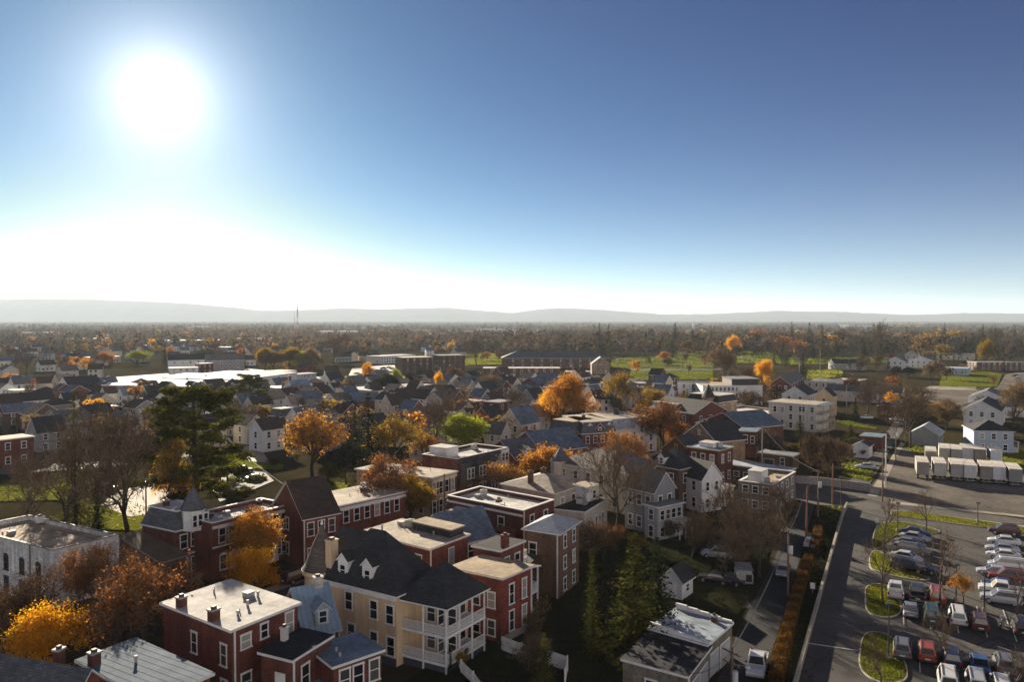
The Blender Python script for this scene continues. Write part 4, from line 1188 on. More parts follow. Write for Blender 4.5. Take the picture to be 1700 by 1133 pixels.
    T('sparse', 1020, 690, 618, 62, 'tan brown tree with yellow leaves before the school entrance', L_MIX, var=2)
    T('leafy', 1072, 692, 645, 55, 'yellow green tree beside the slate mansard with flat roof', L_MIX, var=3)
    T('sparse', 1104, 752, 664, 82, 'dense round rust coloured tree beside a utility pole', L_RUST, var=0)
    T('leafy', 1104, 742, 700, 66, 'rust coloured undergrowth tree beneath the round rust tree', L_RUST, var=2)
    T('sparse', 1178, 714, 676, 42, 'small bright orange yellow tree by the brick victorian houses', L_GOLD, var=1)
    T('bare', 1022, 885, 718, 120, 'tall vase shaped bare tree in front of the turreted pale house', var=2, twigm=L_TWIG)
    T('sparse', 1030, 800, 716, 95, 'orange topped street tree behind the turreted pale house', L_ORNG, var=3)
    T('bare', 1070, 860, 760, 90, 'tangled bare tree beside the shabby white house', var=1)
    # the tangle by the lane
    for i, (x, yb, yt, w, q) in enumerate(((1150, 930, 840, 90, 'by the shabby white house'), (1195, 905, 795, 110, 'against the long low brick building'), (1232, 950, 830, 120, 'thickest of the tangle over the yard'),
                                        (1262, 960, 850, 100, 'at the pickup lane beside the camper'), (1296, 900, 795, 90, 'in front of the block workshop'), (1205, 960, 880, 80, 'over the old station wagon'))):
        T('bare', x, yb, yt, w, 'sprawling brown bare tree ' + q, var=i, twigm=L_TWIG)
    T('thicket', 1270, 760, 716, 50, 'pale twiggy bush beside the square red brick house'); T('thicket', 1290, 762, 725, 48, 'grey twiggy bush by the pale blue yard roofs', twigm=L_TWGR)
    T('thicket', 1245, 690, 652, 60, 'brown thicket below the big white building', twigm=L_TWIG)
    # yard evergreens
    T('fir', 1052, 1096, 886, 150, 'big yellow green cedar in the dark yard', leafy((.02, .025, .008), (.06, .062, .014), (.16, .145, .03), .3), var=1)
    T('cedar', 982, 1090, 912, 44, 'slim sunlit cedar left of the big yellow green cedar', L_OLIV, var=0)
    T('fir', 1090, 1080, 892, 100, 'darker cedar behind the big yellow green cedar', L_SPRU, var=2)
    T('spruce', 903, 1150, 1052, 66, 'small sunlit spruce beside the white picket fence', L_OLIV, var=0)
    T('cedar', 828, 1100, 1035, 18, 'thin dark evergreen against the bright red brick house', L_SPRU)
    T('cedar', 748, 1130, 1080, 16, 'slim dark shrub under the cream house porch', L_SPRU)
    T('thicket', 985, 935, 870, 60, 'dark shrub with orange tips beside the tan house', twigm=L_TWIG); T('sparse', 1000, 930, 868, 55, 'dark rust shrub tree near the vase shaped bare tree', L_RUST)
    T('bare', 890, 1010, 955, 60, 'low grey bare tree behind the white hip roofed brick house', twigm=L_TWGR)
    T('spruce', 1328, 732, 690, 36, 'dark spruce in front of the cream three storey house', L_OLIV, var=1)
    for i, (x, yb, yt, w, k, q) in enumerate(((1345, 790, 722, 46, 'thicket', 'right of the dark spruce'), (1372, 792, 728, 44, 'thicket', 'between the street fence and the white garage'), (1395, 778, 735, 40, 'thicket', 'nearest the white garage'), (1330, 768, 735, 34, 'shrub', 'with yellow green leaves by the brown garage'), (1412, 735, 706, 26, 'cedar', 'standing dark behind the white garage'))):
        T(k, x, yb, yt, w, 'overgrown bush ' + q)
    T('spruce', 1420, 700, 660, 22, 'narrow dark evergreen beside the cream three storey house', L_SPRU)
    T('bare', 1512, 745, 638, 78, 'tall leaning bare tree at the corner of the trailer lot', var=3)
    T('sparse', 1572, 715, 662, 60, 'round rust brown tree beyond the grey garage', L_TAN, var=0); T('leafy', 1552, 690, 668, 26, 'small orange tree touching the leaning bare tree', L_ORNG)
    T('bare', 1440, 692, 622, 60, 'bare tree in front of the long slate roofed building', var=1); T('bare', 1462, 680, 630, 46, 'bare brown tree beside the low red brick wall', var=2)
    T('sparse', 1682, 712, 632, 66, 'tan and brown tree at the right edge beyond the white roofs', L_TAN, var=2)
    # parking lot trees
    for x, yb, yt, w, q in ((1468, 893, 822, 50, 'on the grass strip by the street'), (1537, 882, 812, 46, 'on the strip behind the parked silver cars'), (1466, 1000, 858, 70, 'on the middle grass island beside a white pickup'),
                           (1563, 1010, 866, 80, 'beside the red and white vehicle'), (1574, 1108, 1010, 64, 'among the cars in the near row'), (1466, 1145, 1052, 84, 'on the nearest grass island'), (1688, 1034, 930, 56, 'beside the motorcycle at the right edge'), (1675, 1150, 1075, 80, 'in the lower right corner')):
        T('young', x, yb, yt, w, 'young bare parking lot tree ' + q, group='bare parking lot trees')
    T('sparse', 1600, 1005, 950, 40, 'small tree with orange leaves among the parked cars', L_ORNG, var=1)
    # middle distance, by hand
    T('pine', 415, 688, 622, 58, 'wide dark green pine behind the cream gabled houses', L_OLIV, var=1)
    T('leafy', 418, 690, 659, 22, 'small bright orange round tree under the dark green pine', L_ORNG)
    T('sparse', 365, 690, 648, 45, 'grey brown bare tree beside the dark green pine', L_TAN)
    T('bare', 396, 705, 655, 30, 'thin bare tree left of the dark green pine')
    T('spruce', 505, 700, 668, 28, 'dark bushy evergreen by the pale gabled house', L_SPRU)
    T('dense', 645, 662, 622, 44, 'dark broad evergreen left of the blue roofed white house', L_SPRU, var=0); T('dense', 690, 648, 620, 34, 'dark evergreen right of the blue roofed white house', L_SPRU, var=2)
    T('leafy', 730, 655, 617, 15, 'slender bright yellow tree by a street lamp', L_GOLD); T('leafy', 742, 668, 644, 24, 'low round orange tree below the slender yellow tree', L_ORNG)
    T('sparse', 756, 645, 606, 40, 'brown bare tree beside the slender yellow tree', L_BRWN, var=1)
    T('sparse', 825, 660, 620, 55, 'round tan tree before the brick school wing', L_TAN, var=3); T('leafy', 795, 660, 638, 34, 'low orange trees beside the white flat roofed shed', L_ORNG)
    T('bare', 850, 700, 640, 60, 'bare dark tree left of the big orange tree', var=2); T('sparse', 785, 690, 655, 34, 'tan tree in front of the flat brick rowhouses', L_TAN)
    T('bare', 791, 608, 556, 48, 'tall bare tree on the field beside the brick school', var=0); T('bare', 555, 604, 553, 56, 'wide bare tree beyond the blue warehouse', var=3)
    for i, (x, w, c, q) in enumerate(((440, 34, L_MIX, 'first'), (455, 46, L_TAN, 'second'), (480, 42, L_MIX, 'third'), (498, 40, L_YGRN, 'fourth'), (515, 30, L_TAN, 'fifth'))):
        T('dense', x, 616, 578 + i % 2 * 5, w, q + ' from the left of the olive yellow trees behind the warehouses', c, var=i, group='olive yellow trees behind warehouses')
    T('leafy', 226, 606, 582, 34, 'yellow green tree beyond the sunlit warehouse roofs', L_YGRN); T('leafy', 120, 612, 592, 26, 'orange brown tree beyond the dark roofs', L_ORNG)
    T('leafy', 80, 617, 602, 22, 'yellow orange tree beside the shining gable', L_GOLD); T('leafy', 147, 612, 596, 20, 'small olive tree beyond the grey roofs', L_MIX); T('leafy', 172, 608, 584, 26, 'tall orange tree by the blue roofed house', L_ORNG)
    T('spruce', 274, 606, 573, 18, 'dark conifer left of the white gabled hall', L_SPRU); T('spruce', 405, 612, 577, 16, 'dark conifer among the olive trees', L_SPRU)
    T('sparse', 1203, 640, 573, 50, 'tall brown bare tree at the end of the green field', L_TAN, var=1); T('leafy', 1262, 642, 598, 34, 'bright orange yellow tree behind the brick gable', L_GOLD, var=2); T('sparse', 1240, 645, 612, 30, 'rust tree left of the bright orange yellow tree', L_ORNG)
    T('leafy', 1214, 592, 556, 24, 'tall yellow tree among the cemetery evergreens', L_GOLD, var=1); T('bare', 1328, 618, 562, 46, 'pale white limbed sycamore by the cemetery', twigm=L_TWGR, trunkm=BARK_W)
    T('spruce', 1333, 632, 588, 22, 'dark spruce in front of the pale sycamore', L_SPRU); T('bare', 1459, 600, 527, 26, 'very tall bare tree rising above the horizon')
    T('leafy', 1105, 600, 584, 24, 'orange tree on the cemetery lawn', L_ORNG); T('shrub', 1110, 608, 597, 24, 'round dark bush on the cemetery lawn', L_SPRU)
    for i, x in enumerate((1488, 1510)): T('dense', x, 627, 609, 24, ('dark clipped evergreen bush below the white house', 'darker clipped evergreen beside a utility pole')[i], L_SPRU)
    T('sparse', 1548, 640, 596, 34, 'brown tree at the corner of the right hand field', L_TAN); T('leafy', 1650, 612, 600, 9, 'small round orange tree before the long brick range', L_ORNG)
    T('leafy', 1635, 612, 563, 30, 'yellow tree behind the long brick range', L_MIX)
    for i, (x, yb, yt) in enumerate(((608, 636, 600), (615, 640, 605), (660, 634, 612))): T('leafy', x, yb, yt, 18, ('pale orange tree in the car park', 'salmon orange tree by the car park entrance', 'yellow green bush before the dark brick school')[i], (L_ORNG, L_ORNG, L_YGRN)[i])
near_trees()
# ---------------------------------------------------------------- vehicles (front towards +y)
RUB = plain((.018, .018, .018), .9); RIM = metal((.45, .45, .46), .35); HEADL = plain((.75, .75, .72), .15, .6); TAILL = plain((.35, .012, .01), .25, .6); TRIMB = plain((.03, .03, .032), .6); PLATE = plain((.7, .7, .66), .5)
CAR = {}
def loft(m, st, mat=0):
    n0 = len(m.v)
    for y, w, zb, zt in st:
        m.v += [(-w * .9, y, zb), (-w, y, zb + .16), (-w, y, zb + (zt - zb) * .62), (-w * .88, y, zt), (w * .88, y, zt), (w, y, zb + (zt - zb) * .62), (w, y, zb + .16), (w * .9, y, zb)]
    for k in range(len(st) - 1):
        for i in range(8):
            j = (i + 1) % 8
            m.f.append((n0 + k * 8 + i, n0 + k * 8 + j, n0 + k * 8 + 8 + j, n0 + k * 8 + 8 + i)); m.m.append(mat)
    m.f.append(tuple(n0 + i for i in range(8))); m.m.append(mat)
    e = n0 + (len(st) - 1) * 8; m.f.append(tuple(e + 7 - i for i in range(8))); m.m.append(mat)

def make_car(kind):
    D = {'sedan': (4.7, 1.8, [(-2.35, .78, .38, .82), (-2.2, .86, .28, .95), (-1.5, .9, .24, .98), (0, .9, .24, .94), (1.1, .9, .24, .93), (1.9, .86, .26, .82), (2.3, .78, .34, .68), (2.35, .7, .4, .6)],
                   (-1.75, -.95, .45, 1.25), .95, 1.45, 1.38),
         'suv': (4.75, 1.9, [(-2.37, .84, .42, .95), (-2.25, .92, .34, 1.08), (-1.4, .95, .3, 1.1), (0, .95, .3, 1.08), (1.2, .95, .3, 1.07), (2.0, .9, .33, 1.0), (2.34, .82, .42, .86)],
                 (-2.25, -1.95, .4, 1.2), 1.08, 1.78, 1.4),
         'van': (5.0, 1.95, [(-2.5, .88, .4, 1.0), (-2.42, .95, .32, 1.12), (-1.4, .97, .3, 1.15), (0, .97, .3, 1.12), (1.4, .97, .3, 1.1), (2.1, .92, .33, .98), (2.48, .84, .42, .8)],
                 (-2.45, -2.3, .95, 1.75), 1.12, 1.9, 1.4),
         'pickup': (5.6, 2.0, [(-2.8, .94, .55, 1.1), (-2.7, .98, .5, 1.14), (-1.4, .98, .44, 1.14), (0, .98, .42, 1.15), (1.2, .98, .42, 1.14), (2.3, .95, .45, 1.1), (2.75, .88, .52, .98)],
                    (-.75, -.6, .7, 1.3), 1.14, 1.88, 1.5)}[kind]
    L, W, st, (yb0, yr0, yr1, yb1), zb, zt, gw = D
    root = empty(kind if kind != 'suv' else 'suv_car', (0, 0, 0))
    m = MB()
    if kind == 'pickup':
        fr = [s for s in st if s[0] >= -.9] ; loft(m, [(-.85, .98, .43, 1.14)] + fr)
        # open load bed
        for x0, x1 in ((-.98, -.86), (.86, .98)): m.box(x0, x1, -2.75, -.86, .5, 1.14)
        m.box(-.86, .86, -2.75, -2.66, .5, 1.12); m.box(-.86, .86, -2.65, -.86, .55, .66)
    else: loft(m, st)
    wb, wt = gw / 2 + .16, gw / 2 - .05
    pb = [(-wb, yb0, zb - .03), (wb, yb0, zb - .03), (wb, yb1, zb - .03), (-wb, yb1, zb - .03)]; pt = [(-wt, yr0, zt), (wt, yr0, zt), (wt, yr1, zt), (-wt, yr1, zt)]
    m.hexa(pb, pt)
    body = m.obj('body', [paint((.5, .5, .5))], root)
    # glass stands a centimetre proud of the cabin
    def quad(name, c, shrink=(.1, .12)):
        c = [Vector(q) for q in c]; n = (c[1] - c[0]).cross(c[3] - c[0]).normalized(); mid = sum(c, Vector()) / 4
        if n.dot(mid - Vector((0, (yb0 + yb1) / 2, (zb + zt) / 2))) < 0: n = -n
        a, b = shrink
        def P(u, v): return c[0] * (1 - u) * (1 - v) + c[1] * u * (1 - v) + c[2] * u * v + c[3] * (1 - u) * v + n * .012
        q = MB(); q.face([P(a, b), P(1 - a, b), P(1 - a, 1 - b), P(a, 1 - b)]); return q.obj(name, [GLASS], root)
    quad('windscreen', [pb[2], pb[3], pt[3], pt[2]], (.07, .1)); quad('rear_window', [pb[0], pb[1], pt[1], pt[0]], (.1, .14))
    for a, b in ((1, 2), (3, 0)): quad('side_window', [pb[a], pb[b], pt[b], pt[a]], (.07, .16))
    wr = .34 if kind == 'sedan' else .38
    for y in (-L * .29, L * .31):
        for sx in (-1, 1):
            t = MB(); x = sx * (W / 2 - .12); n0 = 14
            t.tube((x - .11, y, wr), (x + .11, y, wr), wr, wr, n0); o = t.obj('wheel', [RUB], root)
            t = MB(); t.tube((x + sx * .112, y, wr), (x + sx * .125, y, wr), wr * .62, wr * .55, 10); t.obj('rim', [RIM], o)
    f = st[-1]; r = st[0]
    zl = f[2] + (f[3] - f[2]) * .6; zr = r[2] + (r[3] - r[2]) * .62
    for sx in (-1, 1):
        t = MB(); x = sx * (f[1] - .2); t.box(x - .17, x + .17, f[0] - .08, f[0] + .015, zl, zl + .16); t.obj('headlight', [HEADL], root)
        t = MB(); x = sx * (r[1] - .1); hh = .34 if kind != 'sedan' else .16; t.box(x - .1, x + .1, r[0] - .02, r[0] + .06, zr, zr + hh); t.obj('tail_light', [TAILL], root)
    bm = MB(); bm.box(-f[1] - .02, f[1] + .02, f[0] - .12, f[0] + .06, f[2] - .04, f[2] + .13); bm.obj('bumper', [TRIMB if kind != 'pickup' else RIM], root)
    bm = MB(); bm.box(-r[1] - .02, r[1] + .02, r[0] - .06, r[0] + .1, r[2] - .04, r[2] + .14); bm.obj('bumper', [TRIMB if kind != 'pickup' else RIM], root)
    bm = MB(); bm.box(-.26, .26, r[0] - .03, r[0] - .005, r[2] + .2, r[2] + .34); bm.obj('number_plate', [PLATE], root)
    if kind == 'suv' or kind == 'van':
        for sx in (-1, 1): q = MB(); q.box(sx * (wt - .1) - .025, sx * (wt - .1) + .025, yr0 + .2, yr1 - .2, zt + .004, zt + .06); q.obj('roof_rail', [TRIMB], root)
    for sx in (-1, 1): q = MB(); q.box(sx * (wb + .13) - .1, sx * (wb + .13) + .1, yb1 - .35, yb1 - .22, zb, zb + .15); q.obj('mirror', [TRIMB], root)
    return root

def copy_tree(o, parent=None):
    c = o.copy(); COL.objects.link(c)
    if parent: c.parent = parent
    for ch in list(o.children):
        copy_tree(ch, c)
    return c

PAINTS = {'white': (.72, .72, .7), 'silver': (.42, .43, .44), 'grey': (.16, .165, .17), 'black': (.012, .012, .014), 'red': (.2, .03, .022), 'maroon': (.085, .022, .015), 'blue': (.05, .12, .28), 'navy': (.015, .03, .075), 'orange': (.38, .07, .015), 'green': (.04, .07, .05), 'tan': (.3, .25, .18)}
USED = set()
def car(kind, colour, px, py, az, label, group=None, z=0.03, cat=None):
    if kind not in CAR: CAR[kind] = make_car(kind)
    r = CAR[kind]
    if kind in USED: r = copy_tree(r)
    USED.add(kind)
    g = G(px, py); r.location = (g.x, g.y, z); r.rotation_euler = (0, 0, -R(az))
    for k in ('label', 'category', 'group'):
        if k in r: del r[k]
    tag(r, label, cat or {'sedan': 'car', 'suv': 'car', 'van': 'van', 'pickup': 'pickup truck'}[kind], group)
    for ch in r.children:
        if ch.name.split('.')[0] == 'body': ch.material_slots[0].link = 'OBJECT'; ch.material_slots[0].material = paint(PAINTS[colour])
    return r

LOT = 26.0
def vehicles():
    gl = 'cars in the parking lot'
    far = 'first row beyond the grass strip'
    for k, c, x, y, q in (('sedan', 'navy', 1521, 890, 'dark blue sedan farthest up the short row by the street verge'), ('sedan', 'silver', 1519, 899, 'silver sedan second from the street in the short row'), ('sedan', 'grey', 1509, 909, 'grey sedan in the middle of the short row, nose in'),
                          ('sedan', 'silver', 1498, 917, 'silver sedan nearest the left end of the short row'), ('suv', 'grey', 1517, 921, 'grey wagon beside a silver sedan in the short row'), ('sedan', 'white', 1505, 932, 'pale sedan in front of the black suv in the short row'),
                          ('suv', 'black', 1508, 949, 'black suv at the near end of the short row'), ('sedan', 'black', 1530, 951, 'black sedan beside the black suv at the near end of the short row')):
        car(k, c, x, y, LOT + 90 + 12, q, gl)
    car('pickup', 'white', 1487, 990, LOT, 'white pickup seen from behind on the edge of the middle grass island', gl)
    car('pickup', 'black', 1523, 995, LOT, 'black pickup next to the white pickup', gl)
    car('van', 'orange', 1555, 999, LOT, 'orange red van with a bare trunk in front', gl)
    car('sedan', 'silver', 1512, 1021, LOT, 'silver sedan alone at the end of the grass island row', gl)
    car('van', 'green', 1547, 1030, LOT, 'dull green van behind the silver sedan, in shade', gl)
    car('van', 'white', 1590, 1034, LOT, 'white van with sunlit roof among shaded cars', gl)
    car('suv', 'maroon', 1626, 1043, LOT, 'dark maroon suv right of the white van with sunlit roof', gl)
    car('suv', 'black', 1696, 1050, LOT, 'black suv cut by the right edge of the lot', gl)
    car('suv', 'grey', 1498, 1087, LOT, 'dark grey suv beside the nearest grass island', gl)
    car('suv', 'orange', 1539, 1093, LOT, 'orange red hatchback between two dark cars', gl)
    car('suv', 'navy', 1580, 1103, LOT, 'dark navy suv by a bare tree in the near row', gl)
    car('sedan', 'blue', 1626, 1112, LOT, 'bright blue sedan in the near row', gl)
    car('suv', 'grey', 1667, 1114, LOT, 'grey suv right of the bright blue sedan', gl)
    car('van', 'white', 1574, 1141, LOT, 'white van with roof rack at the bottom edge', gl)
    car('van', 'silver', 1621, 1146, LOT, 'silver van with ribbed roof at the bottom edge', gl)
    car('suv', 'white', 1662, 1151, LOT, 'white car barely showing at the bottom edge', gl)
    s = LOT - 90
    for k, c, x, y, q in (('suv', 'maroon', 1667, 888, 'dark red suv parked against the street verge'), ('sedan', 'white', 1667, 905, 'white sedan first of the side on row'), ('sedan', 'silver', 1664, 918, 'silver sedan second of the side on row'), ('sedan', 'white', 1666, 929, 'pale sedan third of the side on row'),
                          ('van', 'white', 1672, 947, 'long white van, largest in the side on row'), ('sedan', 'silver', 1652, 957, 'silver sedan poking out before the long white van'), ('suv', 'red', 1672, 966, 'red and white wagon next to the long white van'), ('sedan', 'navy', 1662, 979, 'dark blue sedan in the side on row'),
                          ('pickup', 'white', 1664, 989, 'white pickup parked side on next to a dark blue sedan'), ('suv', 'silver', 1662, 1003, 'silver suv nearest in the side on row')):
        car(k, c, x, y, s, q, gl)
    car('pickup', 'white', 1257, 1115, 180 + 22, 'white pickup driving down the narrow lane towards the viewer')
    car('suv', 'silver', 1190, 927, -70, 'old pale station wagon with woodgrain side parked in the dark yard')
    car('sedan', 'black', 1187, 968, -60, 'dark car parked in shade left of the camper shell', z=0.03); car('sedan', 'black', 1212, 970, -50, 'second dark car between the camper shell and the other dark car')
    car('van', 'black', 493, 966, 35, 'dark van parked on the street between golden tree and cream house', z=.05)
    car('suv', 'maroon', 1463, 728, -80, 'dark red car under the blue roofed carport'); car('sedan', 'silver', 1437, 779, -72, 'silver sedan parked on the grass beside the street'); car('sedan', 'white', 1438, 696, -80, 'white car beside the dark spruce and low brick wall'); car('sedan', 'white', 1488, 699, -80, 'white car in front of the red brick wall')
    car('suv', 'black', 404, 786, 60, 'black suv parked on the sunlit yard right of the pine'); car('sedan', 'black', 175, 815, 70, 'dark car on the lane behind the tallest bare tree'); car('sedan', 'grey', 425, 798, 60, 'grey car beside the black suv'); car('sedan', 'white', 1345, 908, 26, 'white car far up the lane'); car('sedan', 'silver', 1300, 955, 206, 'silver car in the lane beside the utility pole')
    # car park by the brick school, and along the far street
    i = 0
    for x, y, c in ((592, 622, 'white'), (600, 624, 'white'), (597, 628, 'black'), (625, 617, 'white'), (632, 620, 'silver'), (640, 617, 'white'), (648, 620, 'grey'), (645, 612, 'white'), (652, 614, 'silver'), (636, 613, 'black'), (622, 625, 'white'), (637, 626, 'silver')):
        car('sedan', c, x, y, -70, 'tiny %s car in the sunlit car park, %s of them from the left' % (c, ORD[i]), 'cars in the far car park'); i += 1
    for i, (x, y, c) in enumerate(((876, 625, 'white'), (893, 626, 'silver'), (910, 626, 'blue'), (965, 624, 'navy'), (978, 625, 'silver'), (990, 627, 'white'))):
        car('sedan', c, x, y, -75, '%s car before the school wing, %s from the left' % (c, ORD[i]), 'cars before the school')
    for i, (x, y, c) in enumerate(((1050, 634, 'white'), (1062, 634, 'silver'), (1073, 635, 'grey'), (1088, 635, 'white'), (1153, 635, 'navy'))):
        car('sedan', c, x, y, -75, '%s car on the street below the green field, %s from the left' % (c, ORD[i]), 'cars along the field street')
    for i, (x, y, c) in enumerate(((1686, 626, 'navy'), (1694, 627, 'white'), (1690, 631, 'silver'))):
        car('sedan', c, x, y, -60, '%s car on the gravel by the right hand field' % c)
vehicles()

def trailers():
    root = None
    pts = [(1532, 797, 'grey weathered box trailer, leftmost of the front row'), (1561, 799, 'pale box trailer second in the front row'), (1589, 801, 'white doored box trailer third in the front row'), (1611, 803, 'grey doored box trailer fourth in the front row'), (1638, 805, 'brownish box trailer fifth in the front row'), (1659, 806, 'bright white box trailer, cleanest of the front row'), (1686, 810, 'grey ribbed box trailer at the right end of the front row'),
           (1545, 777, 'short box trailer leftmost in the back row'), (1568, 771, 'tall box trailer second in the back row'), (1588, 773, 'white topped box trailer third in the back row'), (1607, 771, 'box trailer in the middle of the back row'), (1627, 773, 'bright blue white box trailer fifth in the back row'), (1654, 775, 'box trailer alone at the right end of the back row')]
    mats = [siding((.26, .24, .22)), stucco((.5, .48, .43)), stucco((.36, .35, .33)), plain((.56, .57, .58)), stucco((.27, .24, .2)), plain((.68, .7, .72)), siding((.25, .24, .23))]
    for i, (x, y, lab) in enumerate(pts):
        if root is None:
            root = empty('box_trailer', (0, 0, 0)); W, Hh, Lg = 1.25, 3.95, 9.0
            m = MB(); m.box(-W, W, 0, Lg, 1.15, Hh); m.obj('body', [mats[0]], root)
            m = MB(); m.box(-W - .03, W + .03, -.03, Lg + .03, Hh + .003, Hh + .09); m.obj('roof', [membrane((.62, .58, .52))], root)
            for sx in (-1, 1):
                m = MB(); m.box(min(sx * .02, sx * 1.2), max(sx * .02, sx * 1.2), -.05, -.004, 1.2, Hh - .1); d = m.obj('door', [mats[0]], root)
                for q in (.35, .8): m = MB(); m.box(sx * q - .02, sx * q + .02, -.08, -.052, 1.2, Hh - .12); m.obj('lock_rod', [GREYT], d)
            for yy in (1.0, 2.2):
                for sx in (-1, 1): m = MB(); m.tube((sx * 1.2, yy, .5), (sx * .75, yy, .5), .5, .5, 14); m.obj('wheel', [RUB], root)
            for sx in (-1, 1): m = MB(); m.box(sx * .8 - .08, sx * .8 + .08, Lg - 2, Lg - 1.8, 0, 1.145); m.obj('landing_leg', [GREYT], root)
            m = MB(); m.box(-1.1, 1.1, .02, .14, .5, .64); m.box(-.6, -.5, .04, .12, .64, 1.148); m.box(.5, .6, .04, .12, .64, 1.148); m.obj('rear_guard', [GREYT], root)
            t = root
        else: t = copy_tree(root)
        g = G(x, y, 0); t.location = (g.x, g.y, .03); t.rotation_euler = (0, 0, -R(25.5 + rng.uniform(-1.5, 1.5)))
        tag(t, lab, 'trailer', 'box trailers on the gravel lot')
        for ch in t.children:
            if ch.name.split('.')[0] in ('body', 'door'): ch.material_slots[0].link = 'OBJECT'; ch.material_slots[0].material = mats[i % 7]
    # motorcycle and camper shell
    g = G(1663, 1044); r = empty('motorcycle', (g.x, g.y, .03), -R(40)); tag(r, 'parked motorcycle with bright chrome next to the maroon suv', 'motorcycle')
    for y in (-.75, .75):
        m = MB(); m.tube((-.07, y, .33), (.07, y, .33), .33, .33, 16); w = m.obj('wheel', [RUB], r); m = MB(); m.tube((-.075, y, .33), (.075, y, .33), .2, .2, 10); m.obj('rim', [RIM], w)
    m = MB(); m.tube((0, -.6, .55), (0, .35, .75), .12, .16, 8); m.box(-.2, .2, -.25, .3, .25, .6); m.tube((.14, -.8, .3), (.14, .2, .32), .06, .05, 8); m.obj('frame', [metal((.6, .6, .6), .25)], r)
    m = MB(); m.tube((0, -.05, .86), (0, .45, .92), .14, .11, 8); m.obj('fuel_tank', [paint((.4, .4, .42))], r); m = MB(); m.box(-.15, .15, -.7, -.06, .74, .86); m.obj('seat', [RUB], r)
    m = MB(); m.tube((0, .78, .33), (0, .5, 1.0), .05, .05, 6); m.tube((-.4, .42, 1.08), (.4, .42, 1.08), .03, .03, 6); m.obj('handlebar', [RIM], r)
    m = MB(); m.box(-.3, .3, .52, .56, .95, 1.35); m.obj('windshield', [HEADL], r)
    g = G(1237, 976); r = empty('camper', (g.x, g.y, 0.02), -R(10)); tag(r, 'small grey camper trailer with rounded roof and dark windows in the dark yard', 'camper')
    m = MB(); sec = [(-1.05, .5), (-1.1, 1.6), (-.85, 2.3), (.85, 2.3), (1.1, 1.6), (1.05, .5)]
    n0 = len(m.v); m.v += [(x, 0, z) for x, z in sec] + [(x, 3.6, z) for x, z in sec]
    for i in range(6): j = (i + 1) % 6; m.f.append((i, j, 6 + j, 6 + i)); m.m.append(0)
    m.f.append((0, 1, 2, 3, 4, 5)); m.f.append((11, 10, 9, 8, 7, 6)); m.m += [0, 0]; m.obj('body', [plain((.3, .31, .3))], r)
    for x in (-.5, .5): m = MB(); m.box(x - .4, x + .4, -.02, -.004, .75, 1.75); m.obj('window', [GLASS], r)
    m = MB(); m.box(-1.12, 1.12, -.1, 3.7, 2.302, 2.36); m.obj('roof', [MB_G], r)
    for x in (-1, 1): m = MB(); m.tube((x * .95, 1.9, .33), (x * .75, 1.9, .33), .33, .33, 12); m.obj('wheel', [RUB], r)
trailers()
# ---------------------------------------------------------------- ground, streets, lawns
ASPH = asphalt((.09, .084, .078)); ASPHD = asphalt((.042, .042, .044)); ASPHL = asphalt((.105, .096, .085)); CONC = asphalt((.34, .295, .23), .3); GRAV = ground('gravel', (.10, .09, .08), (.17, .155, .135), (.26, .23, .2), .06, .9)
SOIL = ground('earth', (.022, .02, .011), (.045, .038, .02), (.075, .06, .034), .03, .5); LAWNM = ground('lawn', (.08, .095, .014), (.13, .145, .022), (.19, .19, .035), .08, 1.2); LAWND = ground('lawn_shade', (.016, .017, .008), (.026, .027, .012), (.042, .038, .018), .07, .8)  # LAWND: lawn copy with the yard's shade put into its colour
KERB = plain((.42, .37, .3)); FADE = plain((.62, .6, .55), .8)
ZL = [0.0]
def sheet(name, pts, mat, z=None, px=True, kind='structure'):
    if z is None: ZL[0] += .0045; z = .006 + ZL[0]
    q = [G(a, b) for a, b in pts] if px else [Vector((a, b, 0)) for a, b in pts]
    c = sum(q, Vector()) / len(q)
    m = MB(); p = [(v.x - c.x, v.y - c.y, 0) for v in q]
    area = sum(p[i][0] * p[(i + 1) % len(p)][1] - p[(i + 1) % len(p)][0] * p[i][1] for i in range(len(p)))
    m.face(p if area > 0 else p[::-1])
    return tag(m.obj(name, [mat], None, (c.x, c.y, z)), kind=kind)

def smooth(pts, n=3):
    for _ in range(n):
        o = []
        for i in range(len(pts)):
            a, b = pts[i], pts[(i + 1) % len(pts)]
            o += [a * .75 + b * .25, a * .25 + b * .75]
        pts = o
    return pts

def inside(poly, x, y):
    c = False; n = len(poly)
    for i in range(n):
        a, b = poly[i], poly[i - 1]
        if (a[1] > y) != (b[1] > y) and x < (b[0] - a[0]) * (y - a[1]) / (b[1] - a[1]) + a[0]: c = not c
    return c

